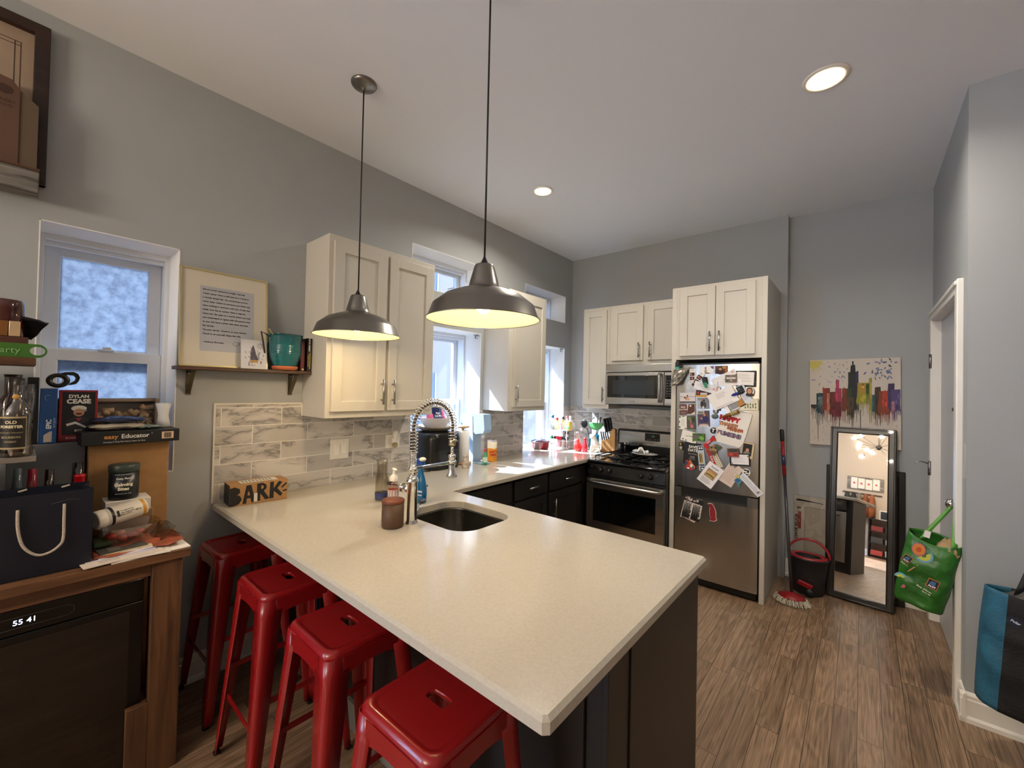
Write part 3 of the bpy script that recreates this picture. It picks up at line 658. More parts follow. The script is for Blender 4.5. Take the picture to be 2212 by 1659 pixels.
# ------------------------------------------------------------------ range
def gas_stove():
    t = thing('stove', 'black and stainless gas range between the worktop and the fridge', 'stove', (1.04, 3.8, 0))
    x0, x1 = .674, 1.418; yf = 3.47
    mb = MB(); mb.box(x0, x1, yf+.03, 4.19, .03, .885, P('#131313', .4), .004)
    for a in (x0+.04, x1-.04):
        for b in (yf+.08, 4.12): mb.cyl((a, b, 0), (a, b, .035), .015, BLACK, n=8)
    mb.build('body', t)
    mb = MB(); mb.box(x0, x1, yf-.02, 4.10, .885, .918, GLOSSBLK, .012, seg=3); mb.box(x0+.06, x1-.06, yf+.09, 4.05, .9181, .9195, GLOSSBLK); mb.build('cooktop', t)
    mb = MB()
    T = frame((x0, yf-.005, .778), (1, 0, 0), (0, .18, 1)); mb.box(0, x1-x0, 0, .108, -.03, 0, P('#0d0d0d', .25), .006, T=T)
    for u in (.03, .10, .16, .22, .52, .58, .65): mb.box(u, u+.018, .074, .078, .0001, .0006, P('#8a8a8a', .5), T=T)
    cp = mb.build('control_panel', t)
    for i, x in enumerate((.137, .224, .528, .612)):
        mb = MB(); mb.lathe([(.024, 0), (.023, .008), (.019, .018), (.016, .026), (0, .027)], P('#151515', .3), T=T @ M.Translation((x, .054, 0)), n=20); mb.box(-.003, .003, -.018, .02, .0, .031, P('#1b1b1b', .25), .002, T=T @ M.Translation((x, .054, 0)) @ M.Rotation(.0, 4, 'Z')); mb.build('knob', cp)
    mb = MB(); SD = STEELX
    mb.box(x0+.004, x1-.004, yf-.018, yf+.03, .26, .75, P('#0a0a0b', .3), .004)
    mb.box(x0+.004, x0+.075, yf-.022, yf-.016, .262, .748, SD); mb.box(x1-.075, x1-.004, yf-.022, yf-.016, .262, .748, SD); mb.box(x0+.075, x1-.075, yf-.022, yf-.016, .66, .748, SD); mb.box(x0+.075, x1-.075, yf-.022, yf-.016, .262, .358, SD)
    d = mb.build('oven_door', t)
    MB().box(x0+.075, x1-.075, yf-.0215, yf-.017, .358, .66, GLOSSBLK).build('window', d)
    mb = MB(); mb.tube([(x0+.03, yf-.02, .718), (x0+.034, yf-.055, .722), (x0+.08, yf-.066, .722), (x1-.08, yf-.066, .722), (x1-.034, yf-.055, .722), (x1-.03, yf-.02, .718)], .0135, STEELX, n=12); mb.build('handle', d)
    mb = MB(); mb.box(x0+.004, x1-.004, yf-.018, yf+.03, .06, .25, SD, .006); mb.build('drawer', t)
    mb = MB(); mb.box(x0-.004, x1+.002, 4.10, 4.19, .90, 1.172, P('#0c0c0c', .3), .014, seg=3)
    T = frame((x0, 4.098, 1.018), (1, 0, 0), (0, .03, 1))
    mb.box(.012, x1-x0-.012, 0, .143, -.01, .002, STEELX, .003, T=T)
    mb.box(.30, .455, .053, .13, 0, .004, P('#151a18', .15), .003, T=T)
    for i, q in enumerate((.325, .35, .40, .43)): mb.box(q, q+.012, .068, .0715, .004, .0046, P('#77807d', .5), T=T)
    for i, q in enumerate((.372, .382, .395)): mb.box(q, q+.006, .093, .108, .004, .0046, EM('#39564a', .3), T=T)
    mb.text('FRIGIDAIRE', .011, P('#5c5c5c', .5), T @ M.Translation((.375, .03, .0025)), bold=.0003)
    mb.build('backguard', t)
    # burners and grates
    for bx, by in ((.86, 3.67), (.86, 3.94), (1.235, 3.67), (1.235, 3.94)):
        mb = MB(); mb.lathe([(.045, 0), (.048, .006), (.034, .012), (.034, .018), (.03, .024), (0, .025)], P('#222', .4) if 0 else P('#222222', .4), c=(bx, by, .9195), n=20); mb.build('burner', t)
    for gx in (.86, 1.235):
        mb = MB(); G = P('#0e0e0e', .45); w = .15; y0, y1 = 3.555, 4.055
        for zx in (-w, w): mb.tube([(gx+zx, y0, .922), (gx+zx, y0, .947), (gx+zx, y1, .947), (gx+zx, y1, .922)], .0055, G, n=6)
        for zy in (y0, (y0+y1)/2, y1): mb.tube([(gx-w, zy, .947), (gx+w, zy, .947)], .0055, G, n=6)
        for by in (3.67, 3.94):
            for a in range(4):
                c, s_ = math.cos(a*PI/2+PI/4), math.sin(a*PI/2+PI/4)
                mb.tube([(gx+c*.035, by+s_*.035, .957), (gx+c*.09, by+s_*.09, .955), (gx+c*.12, by+s_*.115, .947)], .0055, G, n=6)
        mb.build('grate', t)
gas_stove()
t = thing('saucepan', 'small black saucepan with a handle on the rear left burner of the range', 'pan', (.86, 3.96, .95))
mb = MB(); mb.lathe([(.0, .001), (.075, 0), (.08, .006), (.082, .07), (.085, .072), (.081, .075), (.076, .07), (.074, .01), (0, .008)], P('#101010', .25, coat=.4), c=(.83, 3.97, .963), caps=False); mb.build('pan_body', t)
mb = MB(); mb.tube([(.895, 3.925, 1.028), (.96, 3.87, 1.045), (1.02, 3.82, 1.055)], .009, P('#333333', .3)); mb.build('handle', t)
t = thing('plate', 'white oval plate with crumpled paper towel on the middle of the range', 'plate', (1.13, 3.85, .96))
mb = MB(); mb.lathe([(0, 0), (.06, 0), (.11, .01), (.112, .013), (.06, .006), (0, .005)], P('#e8e6e2', .25), c=(1.08, 3.84, .965), n=30, sx=1.15, sy=.8, caps=False); mb.build('dish', t)
random.seed(4)
def crumple(cx, cy, cz, rx, ry, h, sc_=14):
    def f(u, v):
        x, y = (u-.5)*2, (v-.5)*2; z = abs(noise.noise(V((x*1.7, y*1.7, cz*3))))*h*2+max(0, 1-x*x-y*y)*h*.5
        return (cx+x*rx, cy+y*ry, cz+z)
    return f
MB().grid(crumple(1.04, 3.84, .974, .065, .045, .04), 12, 12, P('#f2f2f2', .7)).build('paper_towel', label='crumpled white paper towel lying on the plate on the range', cat='paper towel', solid=.001)

# ------------------------------------------------------------------ microwave
def microwave():
    t = thing('microwave', 'stainless over-the-range microwave under the low cream cabinet', 'microwave', (1.04, 4.0, 1.43))
    x0, x1, yf = .674, 1.418, 3.80
    MB().box(x0, x1, yf+.02, 4.2, 1.437, 1.842, P('#1b1b1b', .4), .003).build('body', t)
    MB().box(x0+.1, x1-.1, yf+.08, 4.1, 1.428, 1.4369, P('#101010', .5)).build('vent_hood', t)
    MB().box(x0, x1, yf-.008, yf+.02, 1.762, 1.842, STEELX, .008, seg=3).build('top_grille', t)
    mb = MB(); mb.box(x0, 1.27, yf, yf+.019, 1.445, 1.758, STEELX, .005); mb.box(x0+.02, 1.225, yf-.004, yf+.003, 1.508, 1.728, GLOSSBLK, .004); mb.box(.752, 1.18, yf-.0046, yf-.0035, 1.54, 1.68, P('#2c3136', .15))
    mb.text('FRIGIDAIRE', .013, P('#6d6d6d', .5), FB(.96, yf-.0005, 1.475), bold=.0003)
    d = mb.build('door', t)
    mb = MB(); mb.tube([(1.236, yf-.004, 1.735), (1.238, yf-.035, 1.738), (1.244, yf-.05, 1.70), (1.246, yf-.052, 1.61), (1.244, yf-.05, 1.52), (1.238, yf-.035, 1.482), (1.236, yf-.004, 1.485)], .0145, STEEL, n=12); mb.build('handle', d)
    mb = MB(); mb.box(1.273, x1, yf, yf+.019, 1.445, 1.758, STEELX, .005); mb.box(1.28, x1-.004, yf-.004, yf+.003, 1.508, 1.728, GLOSSBLK, .003)
    for i in range(5):
        for j in range(7): mb.box(1.295+i*.024, 1.308+i*.024, yf-.0046, yf-.004, 1.53+j*.024, 1.534+j*.024, P('#8a8a8a', .5))
    mb.build('control_panel', t)
microwave()

# ------------------------------------------------------------------ fridge
def fridge():
    t = thing('refrigerator', 'stainless bottom-freezer refrigerator covered with magnets and papers', 'refrigerator', (1.78, 3.85, 0))
    x0, x1, yf = 1.474, 2.084, 3.53
    MB().box(x0+.004, x1-.004, yf+.065, 4.19, .02, 1.80, P('#2b2b2b', .5), .004).build('body', t)
    mb = MB()
    for a in (x0+.05, x1-.05): mb.cyl((a, yf+.12, 0), (a, yf+.12, .03), .018, BLACK, n=10)
    mb.box(x0+.01, x1-.01, yf+.03, yf+.064, .012, .06, BLACK); mb.build('kick_grille', t)
    def door(z0, z1, name):
        bow = .012; n = 10; vs = []; k = n+1
        def yb(u): return yf+bow*(2*u-1)**4
        for i in range(k):
            u = i/n; x = x0+(x1-x0)*u
            vs += [(x, yb(u), z0), (x, yb(u), z1), (x, yf+.06, z1), (x, yf+.06, z0)]
        fs = []
        for i in range(n):
            for j in range(4): fs.append((i*4+j, i*4+(j+1) % 4, (i+1)*4+(j+1) % 4, (i+1)*4+j))
        fs += [(3, 2, 1, 0), (n*4, n*4+1, n*4+2, n*4+3)]
        bm = bmesh.new(); bv = [bm.verts.new(v) for v in vs]
        for f in fs: bm.faces.new([bv[i] for i in f])
        bmesh.ops.recalc_face_normals(bm, faces=bm.faces); bm.verts.index_update()
        mb = MB(); mb.add([v.co.copy() for v in bm.verts], [tuple(v.index for v in f.verts) for f in bm.faces], STEEL); bm.free()
        return mb
    d1 = door(.79, 1.80, 'x'); d1.text('FRIGIDAIRE', .009, P('#4a4a4a', .4), FB(1.93, yf-.0008, .825), bold=.0002); d1 = d1.build('upper_door', t)
    d2 = MB(); d2 = door(.068, .705, 'x').build('freezer_door', t)
    mb = MB(); mb.box(x0, x0+.055, yf+.004, yf+.06, .706, .782, STEEL); mb.box(x1-.07, x1, yf+.004, yf+.06, .706, .782, STEEL); mb.box(x0+.05, x1-.065, yf+.03, yf+.06, .703, .79, P('#0a0a0a', .5)); mb.build('handle_recess', t)
    MB().box(x0+.01, x1-.01, yf+.02, yf+.1, 1.80, 1.815, BLACK).build('top_cap', t)
    MB().box(x1+.0005, x1+.009, yf+.03, yf+.08, .02, 1.8, BLACK).build('gap_shade_strip', t)  # black strip stands in for the shaded gap beside the side panel
fridge()

# ------------------------------------------------------------------ things held on the fridge doors
LAY = [0]
def flat(name, label, cat, cx, cz, w, h, ang, hx, dec=(), layer=None, group=None, shape=None, plane=None, th=.0012, curl=0, r=.6):
    """a thin printed sheet standing on the fridge front: decals are in 0..1 coordinates of the sheet"""
    LAY[0] = LAY[0]+1 if layer is None else layer
    y = 3.53-.0008-LAY[0]*.0016
    if plane is None: T = FB(cx, y, cz) @ M.Rotation(math.radians(ang), 4, 'Z')
    else: T = plane @ M.Translation((cx, cz, 0)) @ M.Rotation(math.radians(ang), 4, 'Z')
    mb = MB()
    q = lambda u, v: ((u-.5)*w, (v-.5)*h)
    pts = [q(*p) for p in shape] if shape else [q(0, 0), q(1, 0), q(1, 1), q(0, 1)]
    mb.prism(pts, 0, th, P(hx, r), T=T)
    z = th
    for d in dec:
        k = d[0]; z += .00012
        if k == 'r': mb.prism([q(d[1], d[2]), q(d[3], d[2]), q(d[3], d[4]), q(d[1], d[4])], th, z, P(d[5], r), T=T)
        elif k == 'e': mb.prism([((d[1]-.5)*w+math.cos(i*PI/8)*d[3]*w, (d[2]-.5)*h+math.sin(i*PI/8)*d[4]*h) for i in range(16)], th, z, P(d[5], r), T=T)
        elif k == 'p': mb.prism([q(*a) for a in d[1]], th, z, P(d[2], r), T=T)
        elif k == 't': mb.text(d[1], d[4], P(d[5], .7), T @ M.Translation((*q(d[2], d[3]), z)) @ M.Rotation(math.radians(d[6] if len(d) > 6 else 0), 4, 'Z'), bold=(d[7] if len(d) > 7 else d[4]*.03), h=0.0001)
        elif k == 'l':
            n = d[5]; rr = random.Random(n*7+len(dec))
            for i in range(n):
                v = d[4]-(d[4]-d[3])*i/max(n-1, 1); e = d[1]+(d[2]-d[1])*rr.uniform(.72, 1)
                mb.prism([q(d[1], v), q(e, v), q(e, v+.016), q(d[1], v+.016)], th, z, P(d[6], r), T=T)
    return mb.build(name, label=label, cat=cat, group=group)
SK = '#b98a6c'
def bust(cx, cy, s, cloth, hair='#2a1a14', skin=SK):
    return [('e', cx, cy-.42*s, .34*s, .34*s, cloth), ('e', cx, cy+.06*s, .2*s, .24*s, hair), ('e', cx, cy, .14*s, .19*s, skin)]
flat('photo_strip', 'white-edged photo strip at the fridge top left behind the foil bag', 'photo', 1.602, 1.717, .046, .103, 0, '#ece8e6', [('t', 'Sunday', .5, .9, .008, '#555566'), ('r', .12, .42, .88, .7, '#6b3f3a'), ('e', .35, .55, .13, .1, SK), ('e', .65, .54, .13, .1, '#2b1d1b'), ('r', .12, .08, .88, .36, '#4a2c30'), ('e', .5, .22, .15, .1, SK)])
flat('photo', 'photo of a woman with long dark hair seated against white, top row of fridge', 'photo', 1.714, 1.756, .106, .064, 0, '#efeef0', [('p', [(.72, .98), (.98, .98), (.98, .6), (.85, .7)], '#6c5577'), ('e', .42, .35, .1, .28, '#b99f8a'), ('e', .42, .75, .06, .13, '#2c1d19'), ('e', .44, .73, .035, .08, SK), ('p', [(.3, .05), (.8, .05), (.55, .2)], '#5a4a44')])
flat('photo', 'dark photo of a long-haired woman before autumn leaves, top row of fridge', 'photo', 1.822, 1.756, .09, .063, 0, '#5e3a25', [('e', .75, .8, .2, .18, '#b08558'), ('e', .9, .45, .1, .3, '#a25c2a'), ('e', .15, .3, .14, .25, '#3a2417')]+bust(.42, .6, .9, '#3b1a22', '#1c110e'))
flat('photo_strip', 'photo booth strip leaning diagonally at the fridge top', 'photo', 1.647, 1.679, .046, .136, -33, '#f0eeee', [('r', .1, .52, .9, .78, '#3b1c1c'), ('e', .35, .66, .14, .06, SK), ('e', .65, .64, .14, .06, '#a3694e'), ('r', .1, .22, .9, .48, '#4d1f25'), ('e', .4, .35, .15, .06, SK), ('e', .68, .33, .13, .06, SK), ('r', .1, .02, .9, .19, '#30191b'), ('l', .2, .8, .86, .92, 2, '#777777')])
flat('card_photo', 'dark photo card with yellow lower edge below the folded letter on the fridge', 'photo', 1.692, 1.565, .114, .056, 0, '#3a2028', [('r', 0, 0, 1, .26, '#d8a637'), ('l', .08, .92, .1, .1, 1, '#5a3d12'), ('r', .3, .3, .75, .62, '#cfc8c8'), ('e', .15, .6, .07, .2, '#b5413c')])
flat('folded_letter', 'folded white envelope with red postmark held by the green clip on the fridge', 'letter', 1.717, 1.612, .198, .064, -15, '#edebef', [('t', '22', .78, .55, .02, '#c8484b', -8), ('l', .5, .8, .4, .6, 3, '#8ea2b8'), ('l', .07, .3, .55, .75, 3, '#aaaaaa'), ('r', .86, .05, .93, .95, '#cda79d')])
flat('black_folder', 'black-bordered card behind the white typed letter, fridge top right', 'card', 1.996, 1.685, .136, .123, -.6, '#17181a', [('e', .95, .3, .03, .04, '#666666')])
flat('typed_letter', 'white typed letter at the fridge top right', 'letter', 1.993, 1.687, .117, .1, -2.7, '#efe9e2', [('l', .1, .9, .25, .82, 8, '#8f8a86')])
flat('envelope', 'white envelope with red postage tilted up to the right, fridge top', 'envelope', 1.843, 1.70, .189, .042, 28.6, '#e9e6e6', [('t', '22', .88, .6, .018, '#c8484b')])
flat('envelope', 'flat white envelope with blue bar behind the town magnet', 'envelope', 1.873, 1.653, .188, .048, 3.8, '#efecec', [('r', .1, .1, .13, .85, '#9db0d2'), ('l', .2, .6, .3, .8, 4, '#9a9a9a'), ('l', .7, .85, .2, .3, 2, '#c46c63')])
flat('magnet', 'rectangular travel magnet with MADRID lettering on the fridge', 'magnet', 1.897, 1.686, .084, .058, .3, '#74695b', [('t', 'MADRID', .5, .55, .017, '#f3f3f3', 0, .0008), ('e', .5, .25, .06, .09, '#e0dbcb'), ('e', .5, .85, .12, .08, '#b5766a'), ('e', .15, .2, .1, .15, '#4c5a49'), ('e', .85, .25, .1, .2, '#8a4f43')], th=.004)
flat('photo_postcard', 'grey and orange photo sticking out below the tilted letter on the fridge', 'photo', 1.925, 1.478, .155, .062, 30, '#f2f0ef', [('r', .26, .12, .97, .95, '#8f9096'), ('p', [(.55, .12), (.97, .12), (.97, .95), (.72, .8)], '#b8853f'), ('r', .2, 0, .24, 1, '#17171a')])
flat('greeting_card', 'pale blue greeting card with dark picture, tilted at the fridge right side', 'card', 1.986, 1.569, .062, .142, 28.3, '#d5dbe6', [('r', .04, .68, .8, .97, '#1b1c20'), ('e', .3, .84, .15, .06, '#555a66'), ('l', .2, .7, .2, .4, 3, '#7d90b4'), ('r', 0, 0, .1, .66, '#aa6f4b')])
flat('large_letter', 'large white letter tilted across the upper fridge door', 'letter', 1.84, 1.534, .198, .132, 27.6, '#f0ece9', [('l', .3, .72, .55, .82, 6, '#b3aeab'), ('l', .1, .9, .06, .1, 2, '#a8a3a0')])
flat('portrait_magnet', 'round cut-out portrait magnet of a person with dark hair, fridge right edge', 'magnet', 2.025, 1.589, .062, .07, 0, '#dcd2c8', [('e', .5, .15, .42, .2, '#2c2522'), ('e', .5, .55, .34, .38, '#33221c'), ('e', .5, .52, .24, .28, '#cf9372'), ('e', .42, .56, .03, .02, '#2a1a16'), ('e', .58, .56, .03, .02, '#2a1a16'), ('e', .5, .4, .08, .025, '#a8483f')], shape=[(.5+.5*math.cos(i*PI/10), .5+.5*math.sin(i*PI/10)) for i in range(20)])
flat('leaf_card', 'cream card printed with green leaves at the fridge right edge', 'card', 2.021, 1.489, .122, .086, 2.3, '#e4dcc2', [('e', .3+.14*(i % 5), .25+.22*(i//5)+.05*(i % 2), .035, .1, '#56653f') for i in range(10)]+[('e', .25, .75, .08, .08, '#7c5544')], layer=12)
flat('photo_postcard', 'postcard photo of a person crouching by water, left column of fridge', 'photo', 1.567, 1.528, .123, .082, 2, '#dcd5d8', [('r', 0, .58, 1, .62, '#6f6866'), ('r', 0, 0, 1, .12, '#4a4443'), ('e', .45, .42, .13, .16, '#c08a66'), ('e', .55, .35, .12, .14, '#d9a98a'), ('e', .5, .7, .05, .09, '#6b3f2d'), ('e', .32, .5, .06, .07, '#3b2523')], layer=2)
flat('invitation', 'maroon photo invitation with white script, left column of fridge', 'card', 1.566, 1.43, .124, .086, 2.8, '#6c4742', [('r', .5, 0, 1, 1, '#d9cbc2'), ('p', [(.48, .1), (.6, 1), (.98, 1), (.98, .3), (.7, .05)], '#5a3428'), ('e', .72, .85, .06, .1, '#e4dcd3'), ('t', 'Save', .24, .74, .02, '#e6dedb', 4), ('t', 'Our Date', .24, .5, .016, '#e6dedb', 4), ('l', .1, .4, .15, .22, 2, '#cdbfbb')], layer=2)
flat('invitation', 'white invitation with leafy corners, left column of fridge', 'card', 1.533, 1.319, .062, .11, 1.3, '#efece6', [('e', .12, .92, .14, .07, '#5f6f58'), ('e', .55, .97, .2, .04, '#75836b'), ('e', .06, .55, .06, .1, '#4f5f4b'), ('e', .1, .15, .1, .08, '#55654f'), ('l', .25, .8, .25, .75, 7, '#9a9793'), ('r', .75, .03, .92, .12, '#555555')], layer=2)
flat('photo', 'green garden photo with a person in pink, left column of fridge', 'photo', 1.60, 1.323, .063, .11, 2.7, '#4f5a3c', [('e', .3, .8, .25, .12, '#6f7d55'), ('e', .75, .7, .2, .2, '#2f3a26'), ('e', .45, .35, .16, .24, '#a3476e'), ('e', .48, .62, .09, .07, '#b98468'), ('e', .6, .22, .15, .14, '#c96f8d')], layer=3)
flat('photo', 'grey photo of a couple embracing, second column of fridge', 'photo', 1.69, 1.487, .088, .091, 2.3, '#8f9199', [('r', 0, 0, .3, .75, '#b4b5bb'), ('e', .42, .4, .16, .3, '#26262b'), ('e', .62, .35, .16, .28, '#3a3d47'), ('e', .45, .8, .08, .1, '#a27d6c'), ('e', .58, .74, .08, .1, '#2b211d'), ('e', .5, .12, .1, .12, '#d7d7da')], layer=2)
flat('photo', 'photo of a family in purple shirts, second column of fridge', 'photo', 1.695, 1.363, .09, .127, 3.5, '#5b4a55', [('r', 0, .78, .6, 1, '#b9b3ae'), ('t', 'SEAL', .3, .88, .02, '#33282c'), ('e', .65, .45, .28, .22, '#2f2d62'), ('e', .6, .72, .1, .08, '#c58d6f'), ('e', .33, .35, .2, .16, '#3b3566'), ('e', .33, .5, .09, .07, '#c58d6f'), ('r', .1, .0, .9, .1, '#d9d2cd'), ('e', .5, .13, .35, .03, '#c8a9a0')], layer=3)
flat('napkin_note', 'white paper towel note with HAPPY THANKSGIVING bubble letters on the fridge', 'note', 1.913, 1.30, .27, .30, 0, '#e9e4db', [], shape=[(.145, .55), (.04, .48), (.0, .36), (.06, .12), (.66, .02), (.74, .09), (.83, .33), (.985, .88), (.62, .985), (.5, .82), (.15, .62)])
TKT = FB(0, 3.53-.0008-LAY[0]*.0016-.0014, 0)
mb = MB()
for s_, x, z, sz, cl, bd in (('HAPPY', 1.886, 1.370, .047, '#b5222b', .0045), ('THANKS', 1.878, 1.325, .034, '#93402a', .0035), ('THANKS', 1.878, 1.325, .034, '#c99468', .0006), ('GIVING', 1.925, 1.288, .033, '#9a3a2b', .004), ('GIVING', 1.925, 1.288, .033, '#d38a5d', .0004), ('PUMKINS', 1.885, 1.248, .040, '#2f6a6c', .0048), ('PUMKINS', 1.885, 1.248, .040, '#b06d9b', .0004)):
    mb.text(s_, sz, P(cl, .7), TKT @ M.Translation((x, z, 0)) @ M.Rotation(math.radians(-11), 4, 'Z'), bold=bd, h=.0002 if bd > .001 else .0005)
nn = [o for o in bpy.data.objects if o.name.startswith('napkin_note')][0]; mb.build('lettering', nn)
LAY[0] = 8
flat('round_magnet', 'round black magnet with a white letter T on the fridge', 'magnet', 1.772, 1.272, .045, .048, 0, '#131315', [('t', 'T', .5, .5, .036, '#f4f4f4', -8, .0016)], shape=[(.5+.5*math.cos(i*PI/10), .5+.5*math.sin(i*PI/10)) for i in range(20)], th=.004)
flat('note_card', 'white script note card above the black save-the-date card', 'card', 1.587, 1.207, .127, .09, -12, '#eeeae3', [('t', 'no Date', .5, .55, .017, '#8f8b86', 8), ('e', .15, .15, .05, .07, '#5a5048'), ('e', .35, .1, .06, .06, '#7a6f64'), ('e', .8, .2, .04, .05, '#5a5048')], layer=4)
flat('photo', 'small green meadow photo above the black save-the-date card', 'photo', 1.66, 1.208, .093, .063, 0, '#4e7a35', [('e', .25, .55, .22, .3, '#6b5d68'), ('e', .75, .4, .2, .25, '#79b04f'), ('e', .55, .2, .15, .12, '#355a27'), ('e', .5, .85, .4, .1, '#3a5630')], layer=6)
flat('charm_magnet', 'small black and gold charm magnet at the left of the save-the-date card', 'magnet', 1.522, 1.122, .036, .07, 4, '#1c1a14', [('r', .2, .62, .8, .92, '#0c0c0c'), ('r', .42, .66, .58, .88, '#c9a53b'), ('r', .3, .73, .7, .81, '#c9a53b'), ('e', .5, .32, .34, .2, '#a9a193'), ('e', .5, .12, .22, .1, '#7b6a4c')], th=.004, shape=[(.1, .95), (.1, .55), (.0, .3), (.3, .0), (.7, .0), (1, .3), (.9, .55), (.9, .95)])
flat('save_the_date_card', 'black SAVE DATE card with white serif lettering on the fridge', 'card', 1.609, 1.068, .130, .178, -3, '#17171a', [('t', 'SAVE', .55, .82, .030, '#e9e6df'), ('t', 'DATE', .55, .66, .030, '#e9e6df'), ('t', 'Jul & Johnny' if 0 else 'the evening', .55, .5, .014, '#9c9a96'), ('t', '7.2.22', .55, .36, .015, '#b6b3ad'), ('l', .35, .75, .24, .28, 2, '#807e7a')], layer=5)
flat('strip_magnet', 'tall strip magnet with dark blocks and a tiger-gold panel on the fridge', 'magnet', 1.686, 1.042, .05, .2, 6, '#b9c6da', [('r', .1, .82, .9, .97, '#26262a'), ('e', .35, .9, .12, .04, '#efefef'), ('e', .68, .9, .12, .04, '#efefef'), ('r', .14, .3, .7, .7, '#b59a4b'), ('r', .25, .34, .36, .66, '#1f1c16'), ('r', .5, .38, .58, .62, '#1f1c16'), ('r', .2, .02, .85, .16, '#1d1d22'), ('r', .1, .2, .9, .25, '#2b2b33'), ('e', .5, .09, .2, .03, '#efefef')], layer=7)
flat('pen_bundle', 'red and cream pennant strips hanging behind the recipe card', 'pennant', 1.782, 1.052, .07, .16, 24, '#d9d2bd', [('r', .0, 0, .42, 1, '#b0262a'), ('t', 'POKA', .2, .5, .02, '#efe7dd', -90), ('r', .55, 0, .6, 1, '#9c9684'), ('r', .8, 0, .86, 1, '#8f8a7c')], layer=6)
flat('wrench_magnet', 'bright red guitar-headed magnet with small white lettering on the fridge', 'magnet', 1.748, 1.175, .115, .05, 45, '#c02222', [('t', 'KING', .45, .66, .014, '#f2e4e0')], shape=[(0, 0), (.24, 0), (.24, .42), (.72, .42), (.82, .18), (1, .3), (.93, .66), (1, .98), (.82, 1), (.7, .86), (.0, .86)], th=.004)
flat('owl_magnet', 'brown and green owl-shaped resin magnet on the fridge', 'magnet', 1.786, 1.119, .1, .095, 6, '#8a6a44', [('e', .45, .55, .25, .2, '#a8875c'), ('p', [(.6, .95), (1, .7), (.75, .45), (.55, .6)], '#41563f'), ('e', .35, .3, .22, .16, '#6b4a30'), ('e', .3, .7, .07, .07, '#2b1d14'), ('e', .55, .68, .07, .07, '#2b1d14'), ('p', [(.2, .2), (.35, .05), (.5, .2)], '#3d4c63')], th=.007, shape=[(.2, .1), (.45, 0), (.6, .2), (.62, .45), (1, .62), (.85, .85), (.55, 1), (.4, .85), (.15, .8), (.05, .5)])
flat('map_magnets', 'cluster of red, white and orange state-map magnets below the black card', 'magnet', 1.60, .977, .085, .085, 7, '#b3352f', [('e', .2, .72, .14, .16, '#3a4763'), ('p', [(.45, 1), (.6, .9), (.95, .3), (.8, .1), (.6, .4)], '#c9823f'), ('e', .62, .42, .14, .16, '#e9e4dc'), ('e', .75, .25, .12, .12, '#3b6a86'), ('e', .3, .2, .12, .08, '#efe7dd')], th=.005, shape=[(.0, .25), (.25, .1), (.55, .0), (.9, .1), (1, .3), (.7, .7), (.6, 1), (.4, .85), (.25, 1), (.05, .8), (.2, .5)])
flat('pink_note', 'pale pink handwritten sheet beside the recipe card on the fridge', 'note', 1.90, .945, .108, .181, -28.5, '#dfccbf', [('l', .15, .85, .15, .85, 12, '#b39a8f')], layer=6, shape=[(0, 0), (1, 0), (1, .95), (.62, .97), (.5, .8), (.25, 1.05), (.05, .95)])
flat('recipe_card', 'white recipe sheet with a sandwich photo, tilted at the bottom of the upper door', 'recipe', 1.755, .917, .127, .185, -32, '#f1eef0', [('r', .18, .34, .82, .74, '#a88777'), ('e', .5, .52, .3, .14, '#c9a15b'), ('e', .5, .45, .28, .06, '#3c3320'), ('e', .5, .42, .27, .05, '#b5a063'), ('e', .55, .66, .1, .05, '#b98468'), ('t', 'Recipe', .5, .86, .022, '#8f97ac', 5), ('l', .15, .85, .08, .27, 6, '#a5a5ad')], layer=9)
flat('photo_polaroid', 'cream-framed photo of a baby on black, right side of fridge', 'photo', 2.017, 1.14, .076, .118, -6.4, '#d3bc93', [('r', .02, .16, .84, .93, '#191515'), ('e', .42, .3, .3, .16, '#7d7768'), ('e', .45, .52, .15, .12, '#c28b6c')], layer=7)
flat('framed_card', 'white certificate card with a thick black border on the fridge', 'card', 1.962, 1.064, .14, .095, 4, '#121214', [('r', .09, .12, .94, .92, '#ece8ea'), ('l', .2, .8, .3, .7, 4, '#9c98a0'), ('e', .9, .8, .03, .05, '#333333'), ('e', .13, .2, .03, .05, '#333333')], layer=8)
flat('jar_magnet', 'photo magnet of a dark-lidded red jar on the fridge', 'magnet', 1.917, 1.113, .08, .064, 5, '#6a544a', [('r', .05, .05, .95, .5, '#a03127'), ('e', .5, .78, .42, .16, '#15161a'), ('e', .5, .8, .3, .1, '#3a3e40'), ('e', .3, .3, .15, .12, '#c65a44'), ('e', .7, .25, .12, .1, '#7a1f1b')], layer=10, th=.004)
flat('round_sticker', 'round white sticker with black cow patches on the fridge', 'sticker', 2.008, .973, .056, .06, 0, '#e9e6df', [('e', .4, .78, .22, .1, '#141414'), ('e', .72, .65, .14, .2, '#141414'), ('e', .3, .4, .12, .14, '#141414'), ('e', .62, .24, .22, .08, '#141414'), ('e', .52, .5, .1, .1, '#c7c2b8')], layer=7, shape=[(.5+.5*math.cos(i*PI/10), .5+.5*math.sin(i*PI/10)) for i in range(20)], th=.003)
flat('receipt', 'long white receipt hanging diagonally past the fridge right edge', 'receipt', 2.04, .885, .05, .187, 44, '#e6e6ea', [('l', .15, .85, .06, .92, 16, '#8d93a5'), ('r', .3, .1, .7, .16, '#77787f')], layer=9)
